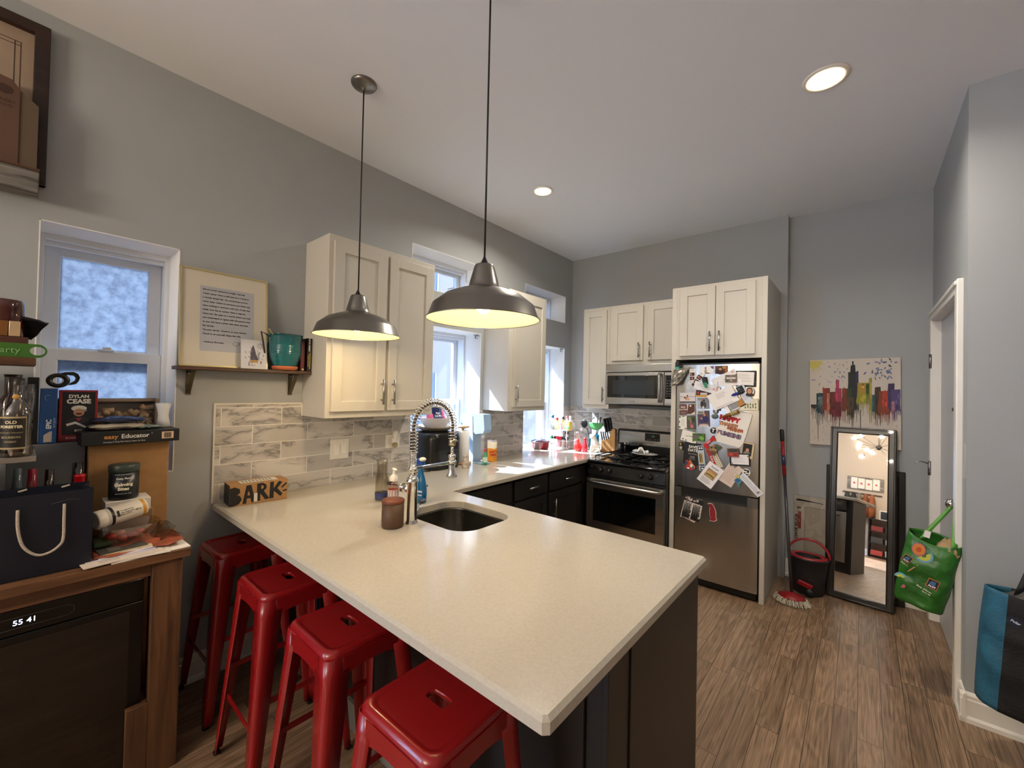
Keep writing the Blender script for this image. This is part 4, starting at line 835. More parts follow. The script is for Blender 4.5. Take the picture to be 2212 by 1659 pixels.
flat('bird_magnet', 'teal and yellow fish-shaped magnet holding the receipt', 'magnet', 1.956, .90, .054, .099, 9, '#5f9aa5', [('e', .5, .85, .3, .12, '#c9b460'), ('p', [(0, .55), (.5, .75), (.9, .5), (.5, .4)], '#2f5f95'), ('p', [(.3, .3), (.7, .35), (.6, .1)], '#2d7a78')], layer=11, th=.005, shape=[(.5, 0), (.3, .25), (.35, .4), (0, .5), (.05, .65), (.3, .72), (.25, .92), (.5, 1), (.78, .92), (.8, .7), (1, .5), (.75, .38), (.68, .2)])
rr = random.Random(3); dec = [('r', 0, .78, 1, 1, '#191512')]
for i in range(14): dec.append(('e', rr.uniform(.1, .9), rr.uniform(.76, .95), rr.uniform(.03, .08), rr.uniform(.02, .05), rr.choice(['#e4dad6', '#7d6a63', '#cfc4c0'])))
for i in range(17):
    v = .72-.038*i
    for a, b in ((.06, .48), (.54, .95)):
        x = a
        while x < b-.05:
            l = rr.uniform(.05, .15); dec.append(('r', x, v, min(x+l, b), v+.02, '#17130f')); x += l+.02
dec.append(('e', .5, .05, .04, .015, '#c24545'))
flat('event_poster', 'black and white line-up flyer on the freezer door', 'poster', 1.613, .612, .15, .2, -9.7, '#ebe4df', dec, layer=1, shape=[(0, .03), (.1, .08), (.75, 0), (1, .25), (.98, .9), (.95, 1), (.05, 1)])
PG = [(1.738, .679), (1.751, .688), (1.770, .685), (1.784, .661), (1.795, .629), (1.796, .586), (1.802, .568), (1.787, .554), (1.762, .552), (1.749, .557), (1.764, .567), (1.753, .596), (1.750, .630), (1.755, .660), (1.749, .673)]
mb = MB(); c = V((sum(p[0] for p in PG)/15, sum(p[1] for p in PG)/15)); T = FB(0, 3.527, 0)
mb.prism([(c.x+(p[0]-c.x)*1.13, c.y+(p[1]-c.y)*1.05) for p in PG], 0, .0012, P('#e9dfd6', .5), T=T); mb.prism(PG, .0012, .0016, P('#8e1722', .5), T=T)
mb.build('penguin_magnet', label='red penguin-shaped magnet on the freezer door', cat='magnet')
# clips, keyring, bottle opener and the foil bag
def chip_clip(x, z, a, hx, lab):
    t = thing('bag_clip', lab, 'clip', (x, 3.505, z))
    T = FB(x, 3.507, z) @ M.Rotation(math.radians(a), 4, 'Z')
    MB().box(-.017, .017, -.005, .045, -.006, .010, P('#141516', .4), .007, T=T, seg=3).build('grip', t)
    MB().prism([(-.016, .0), (.016, .0), (.009, -.045), (-.005, -.045)], -.004, .009, P(hx, .35), T=T).build('jaw', t)
chip_clip(1.706, 1.655, 12, '#17835c', 'green and black bag clip holding the folded envelope on the fridge')
chip_clip(1.486, 1.785, -4, '#3fa58c', 'teal and black bag clip holding the foil snack bag at the fridge corner')
t = thing('clip_magnet', 'dark blue oval clip magnet on the tilted letter', 'clip', (1.949, 3.49, 1.574))
T = FB(1.949, 3.505, 1.574) @ M.Rotation(math.radians(22), 4, 'Z')
MB().ball((.02, 0, 0), .03, P('#15171d', .4), sy=.45, sz=.3, T=T).build('back', t); MB().ball((-.022, 0, .002), .03, P('#1c2f86', .25), sy=.38, sz=.3, T=T).build('lever', t)
t = thing('key_ring', 'grey metal bottle-opener ring hanging below the tilted letter', 'magnet', (1.787, 3.515, 1.427))
mb = MB(); T = FB(1.785, 3.516, 1.425); mb.tube([(math.cos(i*PI/8)*.014, math.sin(i*PI/8)*.014, 0) for i in range(16)], .005, P('#9b968c', .35, m=1), closed=True, T=T); mb.box(.012, .035, .006, .02, -.003, .003, P('#333333', .4), .002, T=T); mb.build('ring', t)
mb = MB(); mb.ball((1.78, 3.519, 1.385), .024, P('#6b7472', .5, var=.4, vs=60), sy=.35, sz=.85); mb.build('stone_magnet', label='grey-green stone-shaped magnet below the metal ring', cat='magnet')
T = FB(1.886, 3.512, 1.405) @ M.Rotation(math.radians(23), 4, 'Z') @ M.Rotation(PI/2, 4, 'Y')
t = thing('bottle_magnet', 'brown bottle-shaped magnet lying tilted above the napkin note', 'magnet', (1.886, 3.512, 1.405))
MB().lathe([(.0, .075), (.014, .074), (.0145, -.0), (.013, -.02), (.006, -.035), (.006, -.062), (0, -.063)][::-1], P('#7a4f20', .25), T=T, sx=.5).build('bottle', t)
MB().lathe([(.0147, .012), (.0149, .06)], P('#9a8f5b', .5, var=.4, vs=150), T=T, sx=.5, caps=False).build('label', t)
def foil(u, v):
    x, z = u, v; y = noise.noise(V((u*5, v*5, 2)))*.012+noise.noise(V((u*13, v*13, 5)))*.006
    w = .6+.4*v; return (1.445+.135*u*w+.03*(v-.5), 3.50-.012*math.sin(PI*u)-y, 1.62+.14*v+.02*u)
MB().grid(foil, 20, 20, P('#9d988c', .25, m=.55, var=.6, vs=40)).build('snack_bag', label='crumpled silvery snack bag clipped to the fridge top left corner', cat='bag', solid=.0012)

# ------------------------------------------------------------------ lamps
def pendant(x, y, zr, lab, rot):
    t = thing('pendant_lamp', lab, 'lamp', (x, y, zr), group=None)
    NK = steel('#8d8983', .3, .0, 'z', 'brushed_nickel')
    R = .212
    out = [(R, 0), (R-.004, .004), (R-.022, .052), (R-.035, .062), (.145, .088), (.10, .106), (.062, .118), (.058, .122), (.054, .14), (.038, .198), (.034, .206), (.012, .208)]
    inn = [(R-.001, 0), (R-.008, .006), (R-.026, .052), (R-.04, .058), (.145, .083), (.10, .1), (.058, .112), (.03, .115), (0, .116)]
    mb = MB(); mb.lathe(out, NK, c=(x, y, zr), n=64, caps=False); mb.tube([(x+R*math.cos(a*PI/32), y+R*math.sin(a*PI/32), zr) for a in range(64)], .0022, NK, n=6, closed=True); mb.build('shade', t)
    mb = MB(); mb.lathe(inn, P('#dccb9c', .5), c=(x, y, zr), n=64, caps=False)
    T = M.Translation((x, y, zr)) @ M.Rotation(rot, 4, 'Z') @ frame((.160, 0, .057), (0, -1, 0), (-.55, 0, .83) if 0 else (.4, 0, -.9), None)
    for i in range(6): mb.box(-.016, .016-.004*(i % 3), -.028+.009*i, -.025+.009*i, .012, .0125, P('#6f6a60', .7), T=T)
    mb.build('shade_lining', t)
    mb = MB(); mb.lathe([(.0, -.022), (.014, -.02), (.024, -.008), (.028, .008), (.026, .022), (.016, .045), (.014, .062), (0, .063)], EM('#ffd9a0', 14), c=(x, y, zr+.045), n=20, caps=False); mb.build('bulb', t)
    mb = MB(); mb.lathe([(.02, .205), (.014, .216), (.009, .226), (.0045, .236), (.0045, .24)], BLACK, c=(x, y, zr), n=16); mb.cyl((x, y, zr+.236), (x, y, ZC-.02), .0036, BLACK, n=8); mb.build('cord', t)
    mb = MB(); mb.lathe([(.064, 0), (.064, -.006), (.058, -.014), (.02, -.024), (.008, -.027), (.008, -.035), (0, -.036)][::-1], NK, c=(x, y, ZC-.0005), n=32); mb.ball((x+.035, y+.01, ZC-.02), .005, NICKEL); mb.build('canopy', t)
    l = add_light('POINT', 'pendant_glow', (x, y, zr+.018), 3.0, (1.0, .80, .50), shadow_soft_size=.03)
pendant(.692, 1.058, 1.822, 'brushed nickel dome pendant lamp, the smaller-looking one in front of the tall wall cabinet', 2.6)
pendant(1.585, 1.066, 1.822, 'brushed nickel dome pendant lamp, the nearer and larger-looking one over the middle of the peninsula', -1.6)
def downlight(x, y, lab, r=.075, e=8):
    t = thing('recessed_light', lab, 'light', (x, y, ZC-.01))
    MB().lathe([(r+.022, -.001), (r+.02, -.006), (r+.002, -.008), (r, -.004), (r, 0)], P('#ece6dd', .5), c=(x, y, ZC), n=36, caps=False).build('trim_ring', t)
    MB().lathe([(0, -.004), (r, -.0045)], EM('#ffd7a0', 16), c=(x, y, ZC), n=36, caps=False).build('lens', t)
    l = add_light('AREA', 'downlight_glow', (x, y, ZC-.012), e, (1.0, .93, .82), shape='DISK', size=r*2)
    l.data.spread = math.radians(150)
downlight(2.525, 2.47, 'round recessed ceiling light near the upper right, in front of the fridge')
downlight(.748, 2.555, 'round recessed ceiling light above the window counter, near the room corner', .062)
# other lamps of the room behind the camera: sputnik chandelier seen in the leaning mirror
def chandelier():
    cx, cy, cz = 1.67, -3.0, 2.28
    t = thing('chandelier', 'black sputnik chandelier with bare glowing bulbs, seen in the leaning mirror', 'chandelier', (cx, cy, cz))
    BR = P('#241d17', .4, m=.6)
    mb = MB(); mb.ball((cx, cy, cz), .055, BR); mb.cyl((cx, cy, cz), (cx, cy, ZC), .007, BR); mb.lathe([(.06, 0), (.06, .02)], BR, c=(cx, cy, ZC-.021)); mb.build('hub', t)
    rel = [(-.33, .26), (-.36, .13), (-.38, .01), (-.24, -.01), (-.17, -.05), (-.12, -.12), (-.32, -.17), (.10, .17), (.14, -.21), (.36, .1), (.3, -.06), (.22, .3)]
    dirs = []
    for k, (a, b) in enumerate(rel): dirs.append((a, (1 if k % 2 else -1)*math.sqrt(max(.46**2-a*a-b*b, .003)), b))
    for i, d_ in enumerate(dirs):
        d_ = V(d_); L = d_.length-.075; d_.normalize(); p = V((cx, cy, cz)); a = p+d_*L
        MB().cyl(p, a, .004, BR, n=8).cyl(a, a+d_*.045, .013, BR, n=12).build('arm', t)
        MB().ball(a+d_*.075, .033, GLASS('#fff1dc', .98, .03), n=12, k=8).build('bulb', t)
        add_light('POINT', 'chandelier_bulb_light', a+d_*.075, 9, (.99, .975, .96), shadow_soft_size=.026)
chandelier()

# ------------------------------------------------------------------ bar stools
def stool():
    t = thing('bar_stool', None, 'stool')
    S = .148; Hh = .75
    mb = MB()
    # pressed seat with a rounded skirt and an oval hand hole
    bm = bmesh.new()
    lv = [(S-.022, Hh-.004), (S-.012, Hh-.0005), (S-.003, Hh-.006), (S, Hh-.016), (S+.002, Hh-.055)]
    hole = [(.031*max(-1, min(1, 1.6*math.cos(a)))*1.0, .0) for a in (0,)]
    hp = []
    for i in range(16):
        a = 2*PI*i/16; hp.append((.020*math.cos(a), .014*math.sin(a)+(.026 if math.sin(a) > 0 else -.026 if math.sin(a) < 0 else 0)))
    hp = [(y, x) for x, y in hp]
    rings = []
    for w, z in lv: rings.append([bm.verts.new((x, y, z)) for x, y in rrect(-w, w, -w, w, .036, 5)])
    r_in = [bm.verts.new((x, y, Hh-.007)) for x, y in rrect(-S+.03, S-.03, -S+.03, S-.03, .026, 5)]
    ho = [bm.verts.new((x, y, Hh-.007)) for x, y in hp]; hb = [bm.verts.new((x, y, Hh-.02)) for x, y in hp]
    def quads(a, b):
        for i in range(len(a)): j = (i+1) % len(a); bm.faces.new((a[i], a[j], b[j], b[i]))
    quads(r_in, rings[0])
    for a, b in zip(rings, rings[1:]): quads(a, b)
    quads(ho, hb)
    lp = lambda r: [bm.edges.get((r[i], r[(i+1) % len(r)])) or bm.edges.new((r[i], r[(i+1) % len(r)])) for i in range(len(r))]
    bmesh.ops.triangle_fill(bm, use_beauty=True, edges=lp(r_in)+lp(ho))
    bmesh.ops.recalc_face_normals(bm, faces=bm.faces); bm.verts.index_update()
    mb.add([v.co.copy() for v in bm.verts], [tuple(v.index for v in f.verts) for f in bm.faces], RED, None, True); bm.free()
    s = mb.build('seat', t, solid=.0025)
    for f in s.data.polygons:
        if abs(f.normal.z) > .999: f.use_smooth = False
    sp = .052
    for sx in (-1, 1):
        for sy in (-1, 1):
            # tapering folded-sheet legs, L-shaped in section with a rounded corner
            def leg(u, v):
                z = (Hh-.02)*(1-v)+.012*v; w = .076*(1-v)+.032*v; c = S+.001+(sp*v)
                r = .022*(1-v)+.012*v; path = [(-w, 0)]+[(-r+r*math.sin(k*PI/8), -r+r*math.cos(k*PI/8)) for k in range(5)]+[(0, -w)]
                q = path[int(round(u*6))]
                return ((c+q[0])*sx, (c+q[1])*sy, z)
            MB().grid(leg, 6, 10, RED).build('leg', t, solid=.0025)
            ft = S+sp-.008
            MB().box(ft*sx-.012, ft*sx+.012, ft*sy-.012, ft*sy+.012, 0, .014, BLACK, .004).build('foot_cap', t)
    for sx in (-1, 1):
        # the arched aprons and the foot rails
        for ax in (0, 1):
            pts = [(-S+.05, Hh-.09), (-S+.05, Hh-.02), (S-.05, Hh-.02), (S-.05, Hh-.09)]+[((S-.05)*math.cos(a*PI/10), Hh-.09+.022*math.sin(a*PI/10)) for a in range(1, 10)]
            T = frame((0, sx*(S+.004), 0), (1, 0, 0), (0, 0, 1)) if ax else frame((sx*(S+.004), 0, 0), (0, 1, 0), (0, 0, 1))
            MB().prism(pts, -.0012, .0012, RED, T=T).build('apron', t)
            z = .26 if ax else .36; e = S+sp*(1-z/Hh)-.008
            a, b = ((-e, sx*e, z), (e, sx*e, z)) if ax else ((sx*e, -e, z), (sx*e, e, z))
            mb = MB()
            if ax: mb.box(-e, e, sx*e-.002, sx*e+.002, z-.011, z+.011, RED)
            else: mb.box(sx*e-.002, sx*e+.002, -e, e, z-.011, z+.011, RED)
            mb.build('foot_rail', t)
    return t
st0 = stool()
spots = [(.226, .712, .03, 'red metal bar stool against the wall, farthest left under the worktop'), (.80, .712, -.01, 'red metal bar stool second from the wall, brightly lit on its seat corner'),
         (1.312, .712, .0, 'red metal bar stool third from the wall, with its whole hand hole showing'), (1.828, .684, .02, 'red metal bar stool nearest the camera under the free corner of the worktop')]
for i, (x, y, a, lab) in enumerate(spots):
    o = st0 if i == 0 else copy_tree(st0)
    o.location = (x, y, 0); o.rotation_euler = (0, 0, a); o['label'] = lab; o['group'] = 'red metal bar stools'

# ------------------------------------------------------------------ wall plates
mb = MB(); mb.box(.0095, .0145, 1.268, 1.396, 1.076, 1.206, P('#e9e5da', .4), .003)
for y in (1.298, 1.344): mb.box(.0145, .018, y, y+.034, 1.106, 1.176, P('#f0ece2', .35), .002)
for y in (1.315, 1.361):
    for z in (1.088, 1.194): mb.ball((.0147, y, z), .003, P('#cfc9bd', .4))
mb.build('light_switch', label='double rocker light switch on the marble backsplash', cat='switch')
mb = MB(); mb.box(.0095, .0145, 1.682, 1.80, 1.112, 1.212, P('#e9e5da', .4), .003); mb.box(.0145, .0165, 1.70, 1.73, 1.135, 1.19, P('#dcd7ca', .4), .002); mb.build('wall_outlet', label='white wall outlet behind the plug-in air freshener', cat='outlet')
t = thing('air_freshener', 'white plug-in air freshener with clear oil bulb in the wall outlet', 'air freshener', (.04, 1.745, 1.12))
MB().lathe([(.014, 0), (.012, .02), (.02, .045), (.022, .07), (.017, .085), (0, .086)], P('#f2efe8', .35), c=(.045, 1.742, 1.155), n=18).box(.017, .05, 1.728, 1.758, 1.15, 1.185, P('#f2efe8', .35), .006).build('housing', t)
MB().ball((.045, 1.742, 1.137), .021, GLASS('#ece2c4', .85, .12)).build('oil_bulb', t)

# ------------------------------------------------------------------ floating shelf and what stands on it
WD = wood('#2e1c12', '#5a3a24', (12, 1, 12), 4)
t = thing('wall_shelf', 'dark wooden shelf on metal brackets left of the tall wall cabinet', 'shelf', (.07, .77, 1.62))
MB().box(.001, .13, .44, 1.082, 1.628, 1.646, WD, .002).build('board', t)
for y in (.50, 1.0):
    mb = MB(); B = P('#5a5140', .4, m=.7); mb.box(.001, .006, y, y+.022, 1.50, 1.627, B); mb.box(.006, .10, y, y+.022, 1.622, 1.628, B)
    T = frame((.003, y+.002, 1.507), (0, 1, 0), (.62, 0, .78)); mb.box(0, .018, 0, .145, -.003, .003, B, T=T); mb.cyl((.008, y+.011, 1.612), (.012, y+.011, 1.612), .006, NICKEL); mb.build('bracket', t)
LEAN = M.Translation((.052, .458, 1.6465)) @ M.Rotation(-.075, 4, 'Y')     # leans back on the wall
def qframe():
    t = thing('framed_quote', 'wide-matted framed paragraph of text standing on the shelf', 'picture frame', (.05, .66, 1.647))
    G = P('#c4b583', .35, m=.4); T = LEAN @ frame((0, 0, 0), (0, 1, 0), (0, 0, 1)); w, h = .405, .515
    mb = MB()
    for a in ((0, .008, 0, h), (w-.008, w, 0, h), (0, w, 0, .008), (0, w, h-.008, h)): mb.box(*a, -.009, .009 if a[1]-a[0] < .1 else .0085, G, T=T)
    mb.build('frame', t)
    MB().box(.007, w-.007, .007, h-.007, -.006, .002, P('#d3cbb9', .6), T=T).build('mat_board', t)
    mb = MB(); mb.box(.085, .335, .085, .43, .002, .003, P('#b3b4b8', .7), T=T)
    L_ = ['Eat at a local restaurant tonight. Get the', 'cream sauce. Have a cold pint at 4 o\'clock in', 'a mostly empty bar. Go somewhere you\'ve', 'never been. Listen to someone you think may', 'have nothing in common with you. Order the', 'steak rare. Eat an oyster. Have a negroni.', 'Have two. Be open to a world where you may', 'not understand or agree with the person next', 'to you, but have a drink with them anyways.', 'Eat slowly.', 'Tip your server. Check in on your friends.', 'Check in on yourself. Enjoy the ride.', '', '- Anthony Bourdain']
    for i, s_ in enumerate(L_):
        if s_: mb.text(s_, .0118, P('#35363a', .8), T @ M.Translation((.097, .412-.0215*i, .003)), bold=.0004, align='LEFT', h=.0002)
    mb.tube([T @ V((.25+.016*math.cos(a*.4), .13+.012*math.sin(a*.4)+.002*a*.2, .004)) for a in range(18)], .0006, P('#55565a', .7), n=4)
    mb.build('printed_text', t)
qframe()
T = M.Translation((.085, .722, 1.6465)) @ M.Rotation(-.10, 4, 'Y') @ M.Rotation(.0, 4, 'Z') @ frame((0, 0, 0), (0, 1, 0), (0, 0, 1))
mb = MB(); mb.box(0, .128, 0, .162, -.001, .0012, P('#cfcdd2', .7), T=T)
rr = random.Random(5); ink = '#2c2a30'
mb.prism([(.045, .05), (.05, .11), (.06, .135), (.068, .11), (.075, .08), (.088, .05)], .0013, .0016, P('#57545e', .8), T=T)
for i in range(46):
    x, y = rr.gauss(.064, .02), rr.gauss(.065, .022); a = rr.uniform(0, 3)
    mb.box(-.0012, .0012, -.006, .006, .0016, .0019, P(rr.choice([ink, '#5b5866', '#7d7a86']), .8), T=T @ M.Translation((min(max(x, .02), .11), min(max(y, .02), .135), 0)) @ M.Rotation(a, 4, 'Z'))
mb.prism([(.045, .036), (.085, .036), (.08, .048), (.05, .048)], .002, .0023, P('#b98a3a', .8), T=T); mb.box(.096, .101, .03, .045, .002, .0023, P('#8a2a22', .8), T=T)
for a in range(8): mb.box(-.0008, .0008, .006, .02, .002, .0023, P(ink, .8), T=T @ M.Translation((.095, .13, 0)) @ M.Rotation(a*.8, 4, 'Z'))
mb.build('print', label='small white sketch print leaning before the framed quote on the shelf', cat='print')
# glazed pot with saucer and a dried stem
t = thing('plant_pot', 'ribbed teal-glazed pot on a terracotta saucer standing on the shelf', 'pot', (.085, .955, 1.647))
px, py = .090, .945
mb = MB(); MT = P('#17656c', .14, coat=.6, var=.35, vs=7)
prof = [(.0, .012), (.058, .012), (.062, .016)]
for i in range(60): u = i/59; r = .053+.044*math.sin(PI*(.12+.66*u))-.0205*0; prof.append((r-.012+.0011*math.sin(i*2.1), .018+.183*u))
prof += [(.094, .206), (.089, .206), (.088, .19), (.08, .10), (.055, .02), (0, .02)]
mb.lathe(prof, MT, c=(px, py, 1.647), n=40, caps=False); mb.build('pot', t)
MB().lathe([(.0, .0), (.054, 0), (.066, .008), (.068, .022), (.066, .024), (.062, .014), (.0, .012)], P('#b9653f', .6, var=.1), c=(px, py, 1.6465), n=32, caps=False).build('saucer', t)
MB().lathe([(0, .17), (.087, .172)], P('#3a2b20', .95, bump=.8, bs=60), c=(px, py, 1.647), n=24, caps=False).build('soil', t)
mb = MB(); mb.tube([(px, py-.07, 1.83), (px+.03, py-.10, 1.875), (px+.045, py-.085, 1.845)], .0035, P('#b59a62', .8)); mb.tube([(px, py-.06, 1.82), (px+.01, py-.105, 1.845), (px, py-.13, 1.86), (px-.01, py-.115, 1.80), (px-.01, py-.105, 1.74)], .004, P('#3a2c22', .8)); mb.build('dried_stem', t)
def book(lab, x0, x1, y0, y1, z0, z1, hx, deco, pages='#d9d2c2'):
    t = thing('book', lab, 'book', ((x0+x1)/2, (y0+y1)/2, z0))
    mb = MB(); mb.box(x0, x1, y0, y0+.0025, z0, z1, P(hx, .4)); mb.box(x0, x1, y1-.0025, y1, z0, z1, P(hx, .4)); mb.box(x1-.003, x1, y0, y1, z0, z1, P(hx, .4), .001); deco(mb); mb.build('cover', t)
    MB().box(x0+.003, x1-.004, y0+.0026, y1-.0026, z0+.004, z1-.004, P(pages, .8)).build('pages', t)
book('thick dark red book between the teal pot and the black wine book', .012, .10, 1.028, 1.052, 1.6465, 1.83, '#5b1420', lambda mb: [mb.box(.1, .1004, 1.032, 1.048, 1.655+.0052*i, 1.657+.0052*i, P('#7c2633', .6)) for i in range(30)]+[mb.box(.1001, .1006, 1.036, 1.048, 1.652, 1.662, P('#cfc4b0', .6))])
def d2(mb):
    T = frame((.1245, 1.068, 1.79), (0, 0, -1), (0, 1, 0))
    mb.text('KEVIN ZRALY', .013, P('#e8e4da', .6), T @ M.Translation((-.015, .0, 0)), bold=.0005); mb.text('WINDOWS ON THE WORLD', .0075, P('#c9b24a', .6), T @ M.Translation((.08, .004, 0)), bold=.0003); mb.text('COMPLETE WINE COURSE', .006, P('#c9b24a', .6), T @ M.Translation((.08, -.006, 0)), bold=.0002)
book('black wine-course book with white and gold spine lettering at the shelf end', .012, .124, 1.056, 1.081, 1.6465, 1.845, '#14110f', d2)

# ------------------------------------------------------------------ things on the worktop
ZT = .9145
def box_T(cx, cy, z, a): return M.Translation((cx, cy, z)) @ M.Rotation(a, 4, 'Z')
def bark_box():
    # a long low carton: its lettered long face looks towards the camera
    p = V((.155, .668)); q = V((.175, .945)); a = math.atan2(q.y-p.y, q.x-p.x)
    t = thing('cardboard_box', 'cardboard parcel with chunky black lettering against the marble backsplash', 'box', (.1, .8, ZT))
    T = M.Translation((p.x, p.y, ZT)) @ M.Rotation(a, 4, 'Z')      # x along the face, y away to the wall
    L, D, Hh = .278, .125, .112
    MB().box(0, L, 0, D, 0, Hh, CARD, .002, T=T).box(-.0005, 0, .002, D-.002, .002, Hh-.002, P('#171310', .7), T=T).build('carton', t)
    FT_ = T @ frame((0, -.0006, 0) if 0 else (0, 0, 0), (1, 0, 0), (0, 0, 1))
    K = P('#1a1613', .7); mb = MB()
    def pr(pts): mb.prism([(x*L, y*Hh) for x, y in pts], .0004, .0009, K, T=FT_)
    pr([(.0, .02), (.0, .86), (.08, .9), (.16, .8), (.17, .62), (.12, .52), (.17, .46), (.2, .28), (.15, .08), (.06, .02)])
    pr([(.21, .06), (.27, .92), (.35, .93), (.43, .1), (.36, .08), (.345, .3), (.28, .3), (.275, .07)])
    pr([(.45, .1), (.45, .94), (.55, .96), (.61, .86), (.62, .68), (.57, .56), (.67, .16), (.6, .12), (.51, .45), (.51, .1)])
    pr([(.67, .14), (.68, .94), (.745, .95), (.745, .62), (.84, .95), (.9, .88), (.81, .6), (.91, .3), (.87, .18), (.75, .48), (.745, .14)])
    pr([(.88, .64), (.97, .84), (.99, .78), (.9, .58)]); pr([(.91, .46), (.99, .5), (.99, .42), (.91, .4)])
    mb.prism([(.29*L, .44*Hh), (.3*L, .62*Hh), (.315*L, .62*Hh), (.335*L, .44*Hh)], .0009, .0012, CARD, T=FT_)
    mb.prism([(.525*L, .66*Hh), (.525*L, .84*Hh), (.56*L, .82*Hh), (.565*L, .7*Hh)], .0009, .0012, CARD, T=FT_)
    mb.prism([(.05*L, .6*Hh), (.05*L, .75*Hh), (.1*L, .72*Hh), (.1*L, .62*Hh)], .0009, .0012, P('#1a1613', .7), T=FT_)
    mb.build('lettering', t)
    mb = MB(); mb.box(L*.2, L*.85, D*.2, D*.8, Hh, Hh+.0006, P('#d8d3c9', .6), T=T)
    for i in range(9): mb.box(L*(.24+.06*i), L*(.27+.06*i), D*.3, D*.7, Hh+.0006, Hh+.0009, P('#8b867d', .7), T=T)
    mb.build('shipping_label', t)
    MB().box(L*.40, L*.46, -.0016, -.0009, Hh*.1, Hh*.5, P('#d6d0c4', .15), T=T).build('tape', t)
bark_box()
def jar(name, lab, cat, x, y, parts, z=ZT):
    t = thing(name, lab, cat, (x, y, z))
    for pn, prof, m in parts: MB().lathe(prof, m, c=(x, y, z), n=36, caps=False).build(pn, t)
    return t
cx, cy = 1.026, 1.096
cx, cy = 1.012, 1.082
t = jar('candle', 'tan lidded candle jar in front of the chrome faucet', 'candle', cx, cy, [('jar', [(0, .0), (.046, 0), (.05, .005), (.05, .112), (.047, .112), (.047, .004), (0, .003)], P('#553b28', .55)), ('lid', [(0, .112), (.051, .112), (.052, .115), (.052, .122), (.049, .126), (0, .1265)], P('#6f3a24', .5))])
mb = MB(); lab = [(.0505*math.cos(a), .0505*math.sin(a)) for a in [math.radians(-200+80*i/8) for i in range(9)]]
vs = [(cx+x, cy+y, ZT+z) for x, y in lab for z in (.025, .078 if 1 else 0)]; mb.add(vs, [(2*i, 2*i+2, 2*i+3, 2*i+1) for i in range(8)], P('#2b2622', .7), None, True)
for i, (s_, z) in enumerate((('PIPE', .088-.03), ('SMOKE', .05), ('OAK', .042))):
    a = math.radians(-152); T = frame((cx+.051*math.cos(a), cy+.051*math.sin(a), ZT+z), (-math.sin(a), math.cos(a), 0), (0, 0, 1)); mb.text(s_, .008, P('#d9d2c4', .7), T, bold=.0003)
mb.build('label', t)
jar('glass_bottle', 'tall clear empty glass bottle behind the foaming soap pump', 'bottle', .575, 1.30, [('glass', [(0, .002), (.036, 0), (.038, .02), (.036, .12), (.030, .16), (.029, .19), (.033, .232), (.030, .233), (.026, .19), (.027, .16), (.033, .12), (.034, .02), (0, .008)], GLASS('#f4f1ea', .94, .1)), ('label', [(.0372, .008), (.0385, .045)], P('#33407e', .5))])
t = jar('soap_dispenser', 'foaming hand soap pump bottle with red liquid beside the faucet', 'soap', .668, 1.315, [('bottle', [(0, .001), (.028, 0), (.031, .006), (.031, .075), (.026, .105), (.019, .122), (.019, .128), (0, .129)], GLASS('#f3dcd2', .92, .08)), ('soap', [(0, .004), (.027, .004), (.029, .01), (.029, .072), (0, .073)], P('#c4401f', .25)), ('pump_collar', [(.022, .122), (.023, .142), (.012, .155), (.007, .16), (.007, .186), (0, .187)], P('#efe9df', .4))])
mb = MB(); mb.box(-.012, .045, -.010, .010, .184, .193, P('#efe9df', .4), .004, T=M.Translation((.668, 1.315, ZT)) @ M.Rotation(-.4, 4, 'Z')); mb.build('pump_head', t)
mb = MB(); mb.lathe([(.0315, .03), (.0315, .075)], P('#d9d6da', .5), c=(.668, 1.315, ZT), n=12, caps=False); mb.build('label', t)
# blue dish spray bottle
x, y = .768, 1.425
t = thing('dish_spray_bottle', 'blue dish spray bottle with cream trigger behind the faucet column', 'bottle', (x, y, ZT))
MB().lathe([(0, 0), (.038, 0), (.044, .006), (.047, .05), (.044, .09), (.032, .135), (.021, .165), (.020, .20), (.022, .205), (0, .206)], P('#0f5c8e', .12, coat=.5), c=(x, y, ZT), n=30, sy=.62, caps=False).build('bottle', t)
mb = MB(); mb.box(x-.03, x+.024, y-.014, y+.014, ZT+.205, ZT+.245, P('#1d4f9e', .3), .008); mb.tube([(x-.028, y-.01, ZT+.235), (x-.05, y-.02, ZT+.232), (x-.052, y-.022, ZT+.205), (x-.068, y-.03, ZT+.185)], .008, P('#efe6d2', .4)); mb.ball((x+.014, y, ZT+.243), .02, P('#efe6d2', .4), sz=.6); mb.build('trigger', t)
mb = MB(); T = frame((x+.018, y-.0275, ZT+.07), (1, .25, 0), (.06, 0, 1)); mb.text('Dawn', .022, P('#dfe9f4', .5), T, bold=.0006, h=.002); mb.text('POWERWASH', .008, P('#dfe9f4', .5), T @ M.Translation((0, -.022, 0)), bold=.0003, h=.002); mb.build('label', t)
mb = MB(); mb.tube([(.30, 1.545, .919), (.34, 1.56, .919), (.40, 1.62, .919), (.36, 1.73, .919), (.26, 1.80, .925), (.20, 1.80, .94), (.17, 1.9, .935), (.16, 1.98, .925)], .0035, BLACK); mb.tube([(.36, 1.60, .9185), (.45, 1.62, .9185), (.5, 1.69, .9185), (.3, 1.76, .9185), (.18, 1.86, .919)], .0035, BLACK)
mb.box(.265, .30, 1.53, 1.56, .915, .938, BLACK, .006); mb.cyl((.268, 1.545, .93), (.25, 1.545, .93), .002, NICKEL); mb.build('power_cord', label='black power cord and plug lying behind the soap bottles', cat='cord')
mb = MB(); mb.ball((.94, 1.085, .928), .013, BLACK, sx=1.3); mb.build('sink_stopper', label='small black rubber stopper peeking out left of the candle', cat='stopper')
